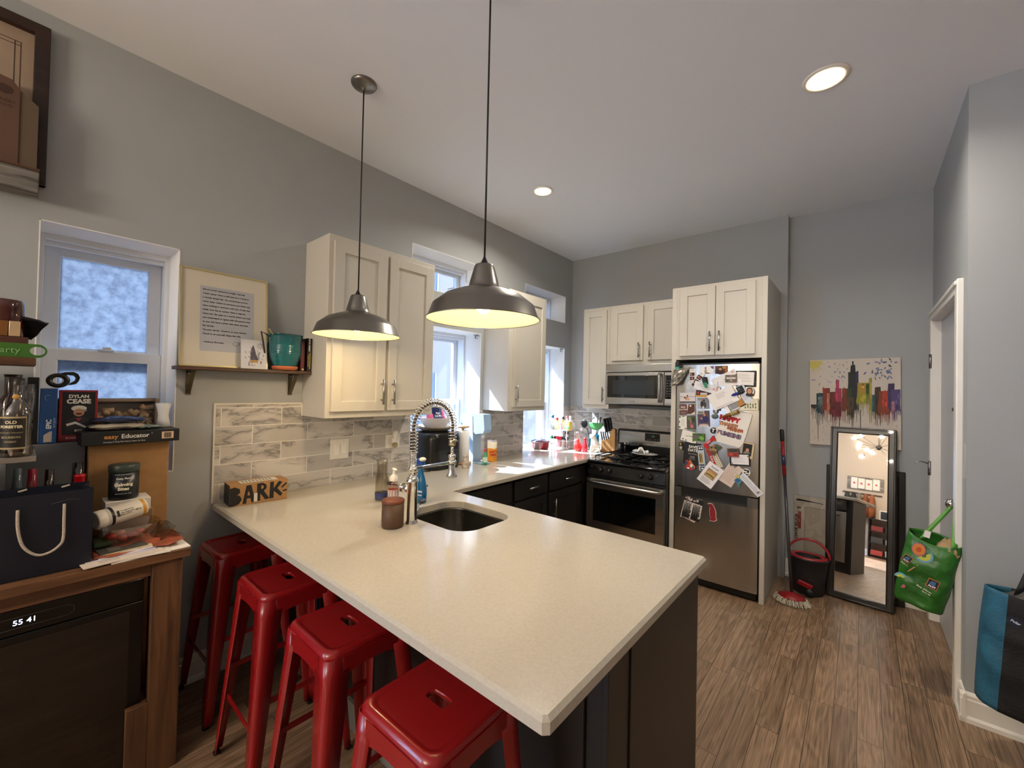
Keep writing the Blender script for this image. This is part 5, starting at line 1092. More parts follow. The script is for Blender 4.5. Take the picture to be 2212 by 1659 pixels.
# air fryer with platter, bowl and snacks
def air_fryer():
    cx, cy = -.035, 2.168; w, dd = .185, .165; KB = P('#121212', .28, var=.03)
    t = thing('air_fryer', 'black air fryer standing in the first kitchen window recess behind the faucet', 'air fryer', (cx, cy, ZT))
    mb = MB(); secs = [(.0, .9), (.012, .97), (.05, 1), (.24, 1), (.275, .97), (.29, .88), (.295, .6)]; vs = []; fs = []
    for z, s_ in secs: vs += [(cx+u*s_, cy+v*s_, ZT+z) for u, v in rrect(-w, w, -dd, dd, .075, 6)]
    n = 28
    for k in range(len(secs)-1):
        for i in range(n): j = (i+1) % n; fs.append((k*n+i, k*n+j, (k+1)*n+j, (k+1)*n+i))
    fs.append(tuple(reversed(range(n)))); fs.append(tuple((len(secs)-1)*n+i for i in range(n))); mb.add(vs, fs, KB, None, True); mb.build('body', t)
    MB().box(cx+w-.01, cx+w+.006, cy-.10, cy+.10, ZT+.03, ZT+.15, KB, .006).build('drawer', t)
    MB().box(cx+w+.0, cx+w+.05, cy+.02, cy+.06, ZT+.1, ZT+.13, KB, .01).build('drawer_handle', t)
    mb = MB(); T = frame((cx+w-.001, cy+.085, ZT+.22), (0, 1, 0), (0, 0, 1)); mb.lathe([(0, .001), (.024, .001), (.026, 0)], P('#26282a', .3), T=T, n=24); mb.text('COSORI', .009, P('#b9bec2', .5), T, h=.0015, bold=.0002); mb.build('dial', t)
    z = ZT+.2955
    MB().lathe([(0, 0), (.10, .0), (.14, .022), (.165, .036), (.168, .042), (.16, .041), (.135, .03), (.095, .008), (0, .008)], P('#b5aa9b', .7, var=.3, vs=40, bump=.3, bs=150), c=(cx, cy+.01, z), n=36, caps=False).build('woven_tray', label='round woven tray on top of the black air fryer', cat='tray')
    MB().lathe([(0, .0), (.06, 0), (.07, .006), (.115, .06), (.13, .095), (.134, .1), (.126, .098), (.108, .06), (.06, .012), (0, .01)], P('#f1eff2', .2, coat=.3), c=(cx, cy+.01, z+.009), n=36, caps=False).build('bowl', label='white bowl full of snack packets on the woven tray', cat='bowl')
    MB().lathe([(0, .075), (.113, .078)], P('#23284e', .5), c=(cx, cy+.01, z+.009), n=20, caps=False).build('snack_packets', label='navy and pink snack packets heaped in the white bowl', cat='snack')
    for nm, lab, hx, px_, py_, a, s_, tx in (('snack_bag', 'navy trail mix pouch with white lettering standing in the white bowl', '#1f2550', .03, -.0, .1, 1, 'Magic'), ('snack_bag', 'hot pink snack packet at the right of the white bowl', '#d9336e', .0, .085, .5, .8, ''), ('snack_bag', 'pale pink snack packet at the left of the white bowl', '#e0668d', .04, -.085, -.3, .5, '')):
        T = M.Translation((cx+px_, cy+.01+py_, z+.09)) @ M.Rotation(a, 4, 'Z') @ frame((0, 0, 0), (0, 1, 0), (-.15, 0, 1))
        def f(u, v): return ((u-.5)*.12*s_*(1-.08*v), v*.105*s_, .010*math.sin(PI*u)*math.sin(PI*v)+.003*noise.noise(V((u*6, v*6, px_*50))))
        mb = MB(); mb.grid(f, 10, 8, P(hx, .3), T=T); mb.grid(lambda u, v: (f(u, v)[0], f(u, v)[1], -f(u, v)[2]-.001), 10, 8, P(hx, .3), T=T)
        if tx: mb.text('Magic', .022, P('#e7e3da', .5), T @ M.Translation((0, .055, .0115)), bold=.0005); mb.text('Trail Mix', .022, P('#e7e3da', .5), T @ M.Translation((0, .032, .0115)), bold=.0005)
        mb.build(nm, label=lab, cat='snack')
air_fryer()
t = thing('paper_towel_holder', 'wooden paper towel holder with a white roll next to the air fryer', 'paper towels', (.05, 2.46, ZT)); x, y = .045, 2.42
MB().lathe([(0, 0), (.068, 0), (.072, .008), (.07, .02), (0, .021)], wood('#a98354', '#c9a578', (8, 8, 1), 3), c=(x+.005, y+.005, ZT), n=30, caps=False).build('base', t)
MB().lathe([(.02, .022), (.056, .022), (.058, .026), (.058, .285), (.055, .289), (.02, .289)], P('#efede8', .9, bump=.25, bs=180), c=(x, y, ZT), n=32).build('paper_roll', t)
mb = MB(); mb.cyl((x, y, ZT+.02), (x, y, ZT+.312), .008, wood('#8a5f35', '#a97c4b', (8, 8, 1), 3)); mb.lathe([(0, .31), (.045, .31), (.056, .316), (.056, .326), (.045, .332), (0, .333)], wood('#c29562', '#dcb582', (8, 8, 1), 3), c=(x, y, ZT), n=28, caps=False); mb.build('spindle', t)
MB().grid(lambda u, v: (.20+.03*math.cos(2*PI*u)*(1-.35*v)+.006*noise.noise(V((u*5, v*5, 0))), 2.315+.03*math.sin(2*PI*u)*(1-.2*v), ZT+.105*v), 18, 8, P('#c9bcae', .6, var=.5, vs=45), wrap=True).build('snack_bag', label='small folded brown and white bag standing between faucet and paper towels', cat='bag', solid=.002)
def soda_maker():
    t = thing('soda_maker', 'tall pale blue soda maker beside the paper towels', 'soda maker', (.08, 2.54, ZT)); BL = P('#a9c3dd', .35)
    x0, x1, y0, y1 = -.07, .13, 2.505, 2.605
    T = frame((0, y0, ZT), (1, 0, 0), (0, 0, 1), (0, 1, 0)); W_ = y1-y0
    MB().prism([(x0, 0), (x1-.045, 0), (x1-.04, .05), (x1-.05, .25), (x1-.06, .41), (x1-.08, .425), (x0, .425)], 0, W_, BL, T=T).build('column', t)
    mb = MB(); mb.prism([(x1-.10, .43), (x1+.07, .43), (x1+.085, .3), (x1+.07, .27), (x1-.02, .255), (x1-.10, .3)], .004, W_-.004, P('#93aecb', .3), T=T); mb.build('head', t)
    mb = MB(); mb.box(x0, x1+.08, y0+.004, y1-.004, ZT, ZT+.012, BL, .005); mb.build('drip_base', t)
    MB().cyl((x1+.03, (y0+y1)/2, ZT+.255), (x1+.03, (y0+y1)/2, ZT+.225), .013, P('#dfe6ec', .3)).build('nozzle', t)
soda_maker()
jar('dish_soap', 'small green dish soap bottle with red cap before the soda maker', 'bottle', .215, 2.525, [('bottle', [(0, .0), (.020, 0), (.022, .02), (.021, .07), (.010, .10), (.009, .115), (0, .116)], P('#3f9e78', .2)), ('label', [(.0225, .025), (.0215, .068)], P('#c9e0cf', .5)), ('cap', [(.010, .113), (.010, .135), (0, .136)], P('#b8323a', .4))])
def pouch(name, lab, x, y, w, h, th, a, hx, bands=(), txt=None, lean=0):
    T = M.Translation((x, y, ZT)) @ M.Rotation(a, 4, 'Z') @ frame((0, 0, 0), (1, 0, 0), (0, lean, 1))
    def f(u, v): return ((u-.5)*w*(1-.06*math.sin(PI*v)), v*h+.004*math.sin(u*7), th*math.sin(PI*u)**.6*(1-v)**.45*.5)
    mb = MB(); m0 = P(hx, .35)
    for sgn in (1, -1): mb.grid(lambda u, v: (f(u, v)[0], f(u, v)[1], sgn*f(u, v)[2]+.0008*sgn), 12, 12, m0, T=T)
    n = len(mb.f)//2
    for b0, b1, hb in bands:
        i = mb.slot(P(hb, .35))
        for k in range(len(mb.f)):
            if b0 <= ((k % 144) % 12)/12 < b1: mb.mi[k] = i
    if txt:
        for s_, sz, vv, hc in txt: mb.text(s_, sz, P(hc, .5), T @ M.Translation((0, vv*h, th*.5+.001)), bold=sz*.04)
    return mb.build(name, label=lab, cat='snack')
pouch('snack_bag', 'orange pouch with red lettering beside the soda maker', .135, 2.70, .10, .175, .04, 1.2, '#f5e9cf', [(.0, .65, '#e5962c')], [('PARTY', .026, .5, '#b52a25'), ('FRIES', .026, .34, '#b52a25')])
pouch('snack_bag', 'white and purple pouch leaning against the wall behind the orange one', .07, 2.765, .10, .18, .035, 1.3, '#e9e6f3', [(.0, .3, '#6a4ba0'), (.3, .5, '#b7b0d8')], None)
# red pot and glass jar in the far recess
t = thing('red_pot', 'red enamel pot with a glass lid in the far window recess', 'pot', (-.05, 3.66, ZT)); x, y = -.062, 3.70
mb = MB(); mb.lathe([(0, 0), (.08, 0), (.095, .01), (.105, .075), (.108, .078), (.103, .078), (.092, .012), (0, .008)], P('#8e1620', .2, coat=.5), c=(x, y, ZT), n=32, caps=False); mb.build('pot_body', t)
for s_ in (-1, 1): mb = MB(); mb.tube([(x+.05*s_+.03, y+s_*.09, ZT+.055), (x+.055*s_+.04, y+s_*.13, ZT+.06), (x-.0+.055*s_, y+s_*.135, ZT+.06), (x-.03+.03*s_, y+s_*.10, ZT+.055)], .007, P('#e6dfe2', .3)); mb.build('side_handle', t)
t2 = MB().lathe([(.106, 0), (.104, .006), (.06, .022), (0, .028)], GLASS('#c9dcef', .8, .25), c=(x, y, ZT+.079), n=30, caps=False).tube([(x+math.cos(i*PI/12)*.106, y+math.sin(i*PI/12)*.106, ZT+.08) for i in range(24)], .003, NICKEL, n=5, closed=True).build('lid', t)
MB().tube([(x, y-.02, ZT+.105), (x, y-.018, ZT+.13), (x, y, ZT+.145), (x, y+.018, ZT+.13), (x, y+.02, ZT+.105)], .004, CHROME).build('lid_handle', t2)
jar('glass_jar', 'small clear glass jar at the left of the red pot', 'jar', .045, 3.50, [('glass', [(0, .001), (.034, 0), (.036, .01), (.036, .085), (.038, .088), (.034, .088), (.033, .01), (0, .006)], GLASS('#f4f4f0', .92, .1))])

# ------------------------------------------------------------------ far end of the worktop
def wire_rack():
    t = thing('spice_rack', 'white two-tier wire rack full of spice bottles in the corner of the worktop', 'rack', (.06, 3.95, ZT)); WM = P('#f0f0f2', .3)
    x0, x1, y0, y1 = -.085, .175, 3.87, 4.03
    for z, h, nm in ((.012, .075, 'lower_basket'), (.205, .085, 'upper_basket')):
        mb = MB()
        for zz in (z, z+h): mb.tube([(x0, y0, ZT+zz), (x1, y0, ZT+zz), (x1, y1, ZT+zz), (x0, y1, ZT+zz)], .0022 if zz == z else .0028, WM, n=5, closed=True)
        for i in range(17):
            x = x0+(x1-x0)*i/16; mb.tube([(x, y0-.001, ZT+z+h), (x, y0, ZT+z), (x, y1, ZT+z), (x, y1, ZT+z+h)], .0015, WM, n=4)
        for i in range(9):
            y = y0+(y1-y0)*i/8; mb.tube([(x0-.015, y, ZT+z+h), (x0, y, ZT+z), (x1, y, ZT+z), (x1+.004, y, ZT+z+h)], .0015, WM, n=4)
        mb.build(nm, t)
    mb = MB()
    for x, y in ((x1, y0), (x1, y1), (x0+.03, y1)): mb.tube([(x, y, ZT+.003), (x, y, ZT+.26)], .004, WM, n=6)
    mb.tube([(x0, y0, ZT+.003), (x0, y0, ZT+.08)], .004, WM, n=6); mb.build('uprights', t)
    sp = [('blue-capped clear bottle at the left of the upper tier', -.05, 3.91, .212, .03, .155, '#dfe9ee', '#2a6fb2'), ('red-capped bottle with yellow label on the upper tier', .02, 3.90, .212, .028, .13, '#e4d97a', '#c62a35'),
          ('orange spice bottle with black cap on the upper tier', .055, 3.97, .212, .022, .14, '#e2935c', '#1b1b1b'), ('pink-capped shaker behind the yellow tub', .095, 3.99, .212, .022, .15, '#f0d5c0', '#d95a60'), ('white-capped tall shaker at the back of the upper tier', .135, 4.0, .212, .022, .15, '#f2efe8', '#f6f3ec')]
    for l, x, y, z, r, h, c1, c2 in sp:
        o = thing('spice_bottle', l, 'bottle', (x, y, ZT+z), group='bottles in the wire rack')
        MB().lathe([(0, .0), (r, 0), (r, h*.55), (r*.6, h*.72), (r*.5, h*.86), (0, h*.87)], P(c1, .3, coat=.3), c=(x, y, ZT+z), n=16, caps=False).build('body', o)
        MB().lathe([(r*.62, h*.82), (r*.62, h), (0, h)], P(c2, .35), c=(x, y, ZT+z), n=16, caps=False).build('cap', o)
    o = thing('seasoning_tub', 'yellow and green seasoning tub with a white lid on the upper tier', 'tub', (.15, 3.93, ZT+.21))
    mb = MB(); mb.box(.112, .19, 3.90, 3.96, ZT+.208, ZT+.30, P('#e9c93a', .4), .008); mb.box(.113, .189, 3.899, 3.90, ZT+.225, ZT+.252, P('#3f8f5f', .5)); mb.text('Knorr', .02, P('#2e6f3f', .5), FB(.15, 3.8995, ZT+.272), bold=.0008); mb.build('tub_body', o)
    MB().box(.109, .193, 3.897, 3.963, ZT+.30, ZT+.312, P('#f4f1e6', .4), .004).build('lid', o)
    caps = ['#1e7a46', '#17171a', '#d9222f', '#d9222f', '#17171a', '#17171a']
    wh = ['green-capped jar at the left end', 'black-capped jar second from the left', 'red-capped jar left of another red cap', 'red-capped jar right of another red cap', 'black-capped jar right of the red caps', 'black-capped jar at the right end']
    for i, c2 in enumerate(caps):
        x = -.06+.041*i; y = 3.915
        o = thing('spice_bottle', wh[i]+' of the lower tier', 'bottle', (x, y, ZT+.014), group='bottles in the wire rack')
        MB().lathe([(0, 0), (.018, 0), (.019, .006), (.019, .085), (0, .086)], P(['#c8c3b2', '#e9dfe0', '#e7a0a8', '#b96a6e', '#d9d2c8', '#8b5a4a'][i], .35), c=(x, y, ZT+.0145), n=14, caps=False).build('body', o)
        MB().lathe([(.0195, .085), (.0195, .115), (0, .116)], P(c2, .35), c=(x, y, ZT+.0145), n=14, caps=False).build('cap', o)
    o = thing('spice_bottle', 'small white jar with black cap standing between the two tiers', 'bottle', (.09, 3.99, ZT+.014), group='bottles in the wire rack')
    MB().lathe([(0, 0), (.018, 0), (.018, .14), (0, .141)], P('#efece6', .4), c=(.1, 3.99, ZT+.0145), n=14, caps=False).build('body', o); MB().lathe([(.019, .14), (.019, .165), (0, .166)], P('#222224', .4), c=(.1, 3.99, ZT+.0145), n=14, caps=False).build('cap', o)
wire_rack()
def skin_body(pts, edges, rad, m, sub=2):
    me = bpy.data.meshes.new('b'); me.from_pydata([V(p) for p in pts], edges, []); o = bpy.data.objects.new('b', me); COL.objects.link(o)
    sk = o.modifiers.new('s', 'SKIN'); s = o.modifiers.new('u', 'SUBSURF'); s.levels = sub
    for i, v in enumerate(me.skin_vertices[0].data): r = rad[i]; v.radius = (r, r) if not isinstance(r, tuple) else r; v.use_root = (i == 0)
    dg = bpy.context.evaluated_depsgraph_get(); e = bpy.data.meshes.new_from_object(o.evaluated_get(dg))
    out = ([v.co.copy() for v in e.vertices], [tuple(p.vertices) for p in e.polygons]); bpy.data.objects.remove(o); bpy.data.meshes.remove(me); bpy.data.meshes.remove(e); return out
def sitting_dog(name, lab, x, y, s, m, face, hollow=False):
    """a seated bulldog figure about s metres tall; face = heading angle"""
    t = thing(name, lab, 'figurine', (x, y, ZT)); T = M.Translation((x, y, ZT)) @ M.Rotation(face, 4, 'Z') @ M.Scale(s, 4)
    pts = [(-.10, 0, .17), (.0, 0, .42), (.05, 0, .60), (.09, 0, .74), (.18, 0, .75), (.26, 0, .72),            # haunch, chest, neck, head, muzzle
           (.10, .13, .30), (.15, .13, .12), (.17, .13, .035), (.22, .13, .03), (.10, -.13, .30), (.15, -.13, .12), (.17, -.13, .035), (.22, -.13, .03),   # front legs
           (-.08, .20, .13), (.06, .23, .04), (.14, .23, .03), (-.08, -.20, .13), (.06, -.23, .04), (.14, -.23, .03)]
    ed = [(0, 1), (1, 2), (2, 3), (3, 4), (4, 5), (1, 6), (6, 7), (7, 8), (8, 9), (1, 10), (10, 11), (11, 12), (12, 13), (0, 14), (14, 15), (15, 16), (0, 17), (17, 18), (18, 19)]
    rad = [.21, .20, .13, .16, .15, .09, .08, .06, .05, .04, .08, .06, .05, .04, .12, .06, .04, .12, .06, .04]
    vs, fs = skin_body(pts, ed, rad, m); lo = min(v.z for v in vs); vs = [V((v.x, v.y, max(v.z, .0))) for v in vs]
    MB().add(vs, fs, m, T, True).build('body', t)
    for sy in (-1, 1): MB().prism([(-.05, 0), (.06, 0), (.045, .12), (.0, .2), (-.03, .13)], -.012, .012, m, T=T @ M.Translation((.06, sy*.11, .84)) @ M.Rotation(sy*-.35, 4, 'X') @ frame((0, 0, 0), (.3, 1*sy, 0), (0, 0, 1))).build('ear', t)
    mb = MB(); K = P('#4b3f3c', .5)
    for sy in (-1, 1): mb.ball((.235, sy*.075, .80), .018, K, T=T)
    mb.ball((.345, 0, .745), .025, K, T=T); mb.build('face', t)
    return t, T
t, T = sitting_dog('dog_figurine', 'large grey french bulldog utensil holder with a pink bandana', .248, 3.99, .235, P('#b9aca6', .45, var=.15, vs=30), -1.2)
MB().lathe([(.0, .50), (.17, .54), (.165, .62), (.13, .645)], P('#b5626b', .6), T=T, n=20, sx=1.0, sy=1.0, caps=False).build('bandana', t)
sitting_dog('dog_figurine', 'white ceramic bulldog figurine beside the knife block', .484, 3.945, .222, P('#efe8de', .25, coat=.3), -2.3)
jar('salt_shaker', 'small bright red rounded figure shaker in front of the grey bulldog', 'shaker', .330, 3.852, [('shaker_body', [(0, 0), (.034, .0), (.041, .02), (.042, .05), (.034, .08), (.018, .10), (.016, .115), (.013, .128), (0, .132)], P('#d92a24', .25, coat=.5))])
t = thing('pepper_shaker', 'slim red penguin-shaped shaker between the two bulldog figures', 'shaker', (.413, 3.862, ZT))
MB().lathe([(0, .004), (.024, .004), (.03, .02), (.031, .06), (.022, .10), (.016, .125), (.017, .14), (.012, .152), (0, .155)], P('#c4313a', .3, coat=.4), c=(.413, 3.862, ZT), n=24, caps=False).build('shaker_body', t)
mb = MB(); mb.ball((.403, 3.838, ZT+.006), .016, P('#c4313a', .3), sz=.4); mb.ball((.43, 3.838, ZT+.006), .016, P('#c4313a', .3), sz=.4); mb.tube([(.413, 3.85, ZT+.142), (.41, 3.83, ZT+.138)], .004, P('#c4313a', .3)); mb.build('feet', t)
jar('utensil_crock', 'blue and black mosaic crock holding utensils behind the white bulldog', 'crock', .398, 4.085, [('crock', [(0, 0), (.05, 0), (.055, .01), (.055, .17), (.05, .17), (.05, .01), (0, .008)], P('#1f7fa5', .3, var=.8, vs=60))])
t = thing('strainer', 'green half-round strainer scoop standing in the crock', 'utensil', (.445, 4.05, ZT+.2))
def fs_(u, v):
    a = PI+PI*u; r = .085*v; return (.445+r*math.cos(a)*1.02, 4.035-.02*(1-v*v), ZT+.305+r*math.sin(a)*.95)
MB().grid(fs_, 16, 6, P('#4f9a58', .4)).build('scoop', t, solid=.004); MB().tube([(.40, 4.06, ZT+.05), (.37, 4.045, ZT+.27), (.385, 4.04, ZT+.34), (.42, 4.04, ZT+.36)], .005, P('#8a8a86', .3, m=.8)).build('handle', t)
t = thing('ladle', 'black spoon standing in the crock behind the grey bulldog', 'utensil', (.30, 4.06, ZT+.1)); MB().tube([(.385, 4.09, ZT+.03), (.32, 4.05, ZT+.24)], .006, BLACK).build('handle', t); MB().ball((.298, 4.035, ZT+.285), .042, BLACK, sy=.3, sz=1.1, T=None).build('bowl', t)
t = thing('spatula', 'steel-handled tool standing upright in the crock', 'utensil', (.43, 4.1, ZT)); MB().tube([(.405, 4.10, ZT+.03), (.43, 4.11, ZT+.415)], .006, NICKEL).build('handle', t)
MB().tube([(.41, 4.07, ZT+.03), (.465, 4.1, ZT+.34), (.467, 4.1, ZT+.365)], .006, P('#26282c', .3), rs=[.004, .006, .011]).build('whisk', label='dark ball-tipped utensil standing right of the steel-handled one', cat='utensil')
# knife block on a round tray
t = MB().lathe([(0, 0), (.088, 0), (.094, .006), (.094, .016), (.088, .016), (.086, .01), (0, .01)], wood('#5a3419', '#8a5a30', (3, 12, 1), 4), c=(.585, 4.07, ZT), n=32, caps=False).build('round_tray', label='round dark wooden tray under the knife block', cat='tray')
t = thing('knife_block', 'wooden knife block bristling with black-handled knives beside the stove', 'knife block', (.58, 4.07, ZT+.011))
BW = wood('#8f6637', '#bb8e57', (8, 8, 1), 3); T = M.Translation((.59, 4.07, ZT+.0105)) @ M.Rotation(.25, 4, 'Z')
MB().prism([(-.075, 0), (.07, 0), (.07, .235), (.04, .245), (-.0, .13), (-.075, .11)], -.045, .045, BW, T=T @ frame((0, 0, 0), (1, 0, 0), (0, 0, 1))).build('block', t)
for i in range(3):
    for j in range(2):
        p = T @ V((-.02+.028*i-.01, -.025+.045*j, .20+.01*i)); q = T @ V((-.045+.028*i-.01, -.025+.045*j, .335+.008*i)); MB().tube([p, p.lerp(q, .5), q, q+V((-.006, 0, .008))], .01, P('#141416', .3), n=8, rs=[.009, .0105, .012, .008]).build('knife_handle', t)
for i in range(4):
    p = T @ V((-.065+.02*i, -.03+.012*i, .10)); q = T @ V((-.085+.02*i, -.035+.012*i, .205)); MB().tube([p, q], .007, P('#101012', .3), n=8).build('knife_handle', t)

# ------------------------------------------------------------------ recess corner: painting, mirrors, mop, bucket, poster board
def painting():
    t = thing('canvas_painting', 'canvas of a dripping rainbow skyline with a black tower, hung above the mirror', 'painting', (2.62, 4.27, 1.16))
    T = FB(2.341, 4.262, 1.16) @ M.Rotation(.012, 4, 'Z'); w, h = .565, .708
    MB().box(0, w, 0, h, -.026, 0, P('#cfc5b9', .75), .002, T=T).build('canvas', t)
    mb = MB(); rr = random.Random(8); z = [0.0006]
    def q(x, y): return ((x-35)/1500*w, (1490-y)/1400*h if 0 else h-(y-90)/1405*h)
    def pg(pts, c, zz=None): z[0] += .00003; mb.prism([q(*p) for p in pts], 0, z[0], P(c, .6), T=T)
    def bld(x0, x1, top, mid, c, jag=1):
        m_ = (top+mid)/2; w_ = (x1-x0)*.07
        pts = [(x0-w_*rr.random(), mid-20), (x0+w_*rr.uniform(-1, 1), m_+(mid-top)*.2), (x0+w_*rr.uniform(-1, 1), m_-(mid-top)*.2), (x0+w_*.6, top+rr.uniform(0, 8)), (x1-w_*.6, top+rr.uniform(-6, 6)), (x1+w_*rr.uniform(-1, 1), m_-(mid-top)*.2), (x1+w_*rr.uniform(-1, 1), m_+(mid-top)*.2)]; n = max(3, int((x1-x0)/22)); low = []
        for i in range(n+1):
            x = x1-(x1-x0)*i/n; low.append((x, mid+rr.uniform(-30, 60)*jag)); 
            if i < n: xd = x-(x1-x0)/n*.5; L_ = rr.uniform(60, 220); low += [(xd+5, mid+20), (xd+3, mid+L_), (xd-3, mid+L_), (xd-5, mid+20)]
        pg(pts+low, c)
        for _ in range(3):
            bx, by, ba, bb = rr.uniform(x0, x1), rr.uniform(top+20, mid), (x1-x0)*rr.uniform(.1, .22), (mid-top)*rr.uniform(.08, .2); h_ = c.lstrip('#'); k_ = rr.choice([.72, 1.3])
            pg([(min(max(bx+ba*math.cos(q_*PI/5)*rr.uniform(.7, 1), x0), x1), by+bb*math.sin(q_*PI/5)) for q_ in range(10)], '#'+''.join('%02x' % min(255, int(int(h_[e_:e_+2], 16)*k_)) for e_ in (0, 2, 4)))
    for i in range(15):
        a = -.25+i*.16; r = rr.uniform(190, 290); c_ = (95, 120); pg([(c_[0]+60*math.cos(a-.12), c_[1]+60*math.sin(a-.12)), (c_[0]+r*math.cos(a), c_[1]+r*math.sin(a)*.95), (c_[0]+60*math.cos(a+.12), c_[1]+60*math.sin(a+.12))], '#b7a63c') if 0 < a < 1.75 else None
    pg([(40, 105), (280, 108), (210, 200), (120, 240), (42, 210)], '#c9bb62')
    for i in range(95):
        if i < 55: x, y = rr.uniform(80, 700), rr.uniform(110, 620)
        else: x, y = rr.gauss(1260, 120), rr.gauss(260, 85)
        if y < 100 or x > 1500 or (x < 330 and y < 330) or (y > 470 and x > 300): continue
        a = rr.uniform(0, 3.1); l = rr.uniform(10, 34) if i < 55 else rr.uniform(18, 45); wd = rr.uniform(4, 9) if i < 55 else rr.uniform(8, 17); c_, s_ = math.cos(a), math.sin(a)
        pg([(x-l*c_, y-l*s_), (x-wd*s_*-1, y-wd*c_), (x+l*c_, y+l*s_), (x-wd*s_, y+wd*c_)], rr.choice(['#47557e', '#5a6d9c', '#3e4766', '#6a7ca6']))
    bld(60, 170, 830, 870, '#33262a'); bld(150, 300, 640, 960, '#17393f'); bld(190, 270, 700, 830, '#5d7370', 0); bld(265, 400, 560, 900, '#7c2b1c'); bld(340, 410, 640, 930, '#b16a4c'); bld(390, 520, 620, 960, '#5d2118')
    bld(500, 560, 420, 700, '#b04060', 0); bld(485, 600, 560, 880, '#9c3350'); bld(600, 700, 560, 900, '#6c3018'); bld(430, 590, 780, 1000, '#5f1620')
    bld(700, 880, 300, 900, '#1d2420'); bld(750, 830, 190, 320, '#131512', 0); pg([(775, 130), (800, 130), (800, 200), (775, 200)], '#111111'); bld(690, 760, 560, 960, '#2e3d1f'); bld(690, 800, 700, 960, '#4a3823'); bld(840, 880, 290, 700, '#28264a', 0)
    bld(850, 1060, 470, 780, '#8e8a2a'); bld(880, 1000, 480, 620, '#a8842c', 0); bld(1045, 1090, 400, 900, '#9a8b3a'); bld(1000, 1050, 490, 640, '#2c4a22', 0); bld(1090, 1150, 660, 900, '#28504f'); bld(1135, 1230, 540, 940, '#402e1b'); bld(1190, 1370, 600, 950, '#7c3a1c'); bld(1250, 1350, 600, 830, '#a83c26', 0)
    bld(1340, 1440, 490, 850, '#3a2e56'); bld(1380, 1530, 580, 880, '#4d4270'); bld(1390, 1440, 760, 880, '#a27284', 0)
    for i in range(70): x = rr.uniform(60, 1500); y = rr.uniform(1000, 1450); L_ = rr.uniform(10, 60); pg([(x-2, y), (x+2, y), (x+rr.uniform(-3, 3), y+L_)], rr.choice(['#8d8276', '#7b6a5c', '#9b6c60']))
    for x in (185, 905, 770, 560): pg([(x-6, 900), (x+6, 900), (x+3, 1400 if x != 560 else 1180), (x-2, 1400 if x != 560 else 1180)], '#221c1c')
    mb.build('paint', t)
painting()
MIRM = P('#e9e9e9', .015, m=1)
def floor_mirror():
    t = thing('floor_mirror', 'black-framed floor mirror leaning on the wall under the skyline canvas', 'mirror', (2.667, 4.15, 0))
    th, ph = .12, -.088
    n = V((math.sin(ph)*math.cos(th), -math.cos(ph)*math.cos(th), math.sin(th))); ux = V((math.cos(ph), math.sin(ph), 0)); uy = n.cross(ux)
    T = frame((2.667, 4.075, .004), ux, uy, n); w, h = .198, 1.325; F = P('#15110f', .3, coat=.3)
    mb = MB(); fw = .048
    for a in ((-w, -w+fw, 0, h), (w-fw, w, 0, h)): mb.box(a[0], a[1], a[2], a[3], -.022, .012, F, .008, T=T)
    for a in ((-w+.001, w-.001, 0, fw), (-w+.001, w-.001, h-fw, h)): mb.box(a[0], a[1], a[2]-.0006 if a[2] else .0006, a[3]-.0006, -.0215, .0112, F, .008, T=T)
    for a in ((-w+.002, -w+.014, 0, h), (w-.014, w-.002, 0, h), (-w, w, 0.002, .014), (-w, w, h-.014, h-.002)): mb.box(*a, .008, .02 if a[1]-a[0] < .1 else .0194, F, .004, T=T)
    mb.build('frame', t); MB().box(-w+fw-.004, w-fw+.004, fw-.004, h-fw+.004, -.008, 0, MIRM, T=T).build('glass', t)
floor_mirror()
t = thing('leaning_picture', 'second dark-framed picture standing behind the floor mirror', 'picture frame', (2.7, 4.25, 0))
T = frame((2.455, 4.218, .003), (1, .03, 0), (0, .045, 1)); F = P('#14110f', .35)
mb = MB()
for a in ((0, .04, 0, 1.0), (.435, .475, 0, 1.0), (0, .475, 0, .04), (0, .475, .96, 1.0)): mb.box(*a, -.02, .006 if a[1]-a[0] < .1 else .0052, F, .005, T=T)
mb.build('frame', t); MB().box(.035, .44, .035, .965, -.012, -.008, P('#2b2622', .5), T=T).build('panel', t)
# mop
t = thing('mop', 'string mop with red and black handle standing beside the fridge cabinet', 'mop', (2.2, 3.9, 0))
a = V((2.278, 3.76, .06)); b = V((2.165, 4.05, 1.28)); L_ = (b-a).length; at_ = lambda u: a.lerp(b, u)
RD = P('#9a1a22', .35)
MB().cyl(at_(0), at_(.70), .011, P('#4b4b50', .3, m=.5)).build('lower_pole', t); MB().cyl(at_(.70), at_(.93), .0135, RD).build('upper_pole', t)
MB().cyl(at_(.765), at_(.83), .0139, P('#2c2f52', .4)).build('pole_sleeve', t)
MB().tube([at_(.92), at_(.93), at_(.99), at_(1.0)], .016, P('#151518', .5), n=12, rs=[.014, .0165, .0165, .011]).build('grip', t)
MB().lathe([(.02, .075), (.035, .06), (.085, .05), (.09, .04), (.085, .035), (0, .035)][::-1], RD, c=(2.278, 3.76, 0), n=28, sy=.8).build('mop_head', t)
mb = MB(); rr = random.Random(2); STR = P('#c9c0ae', .95); STR2 = P('#b5ab98', .95)
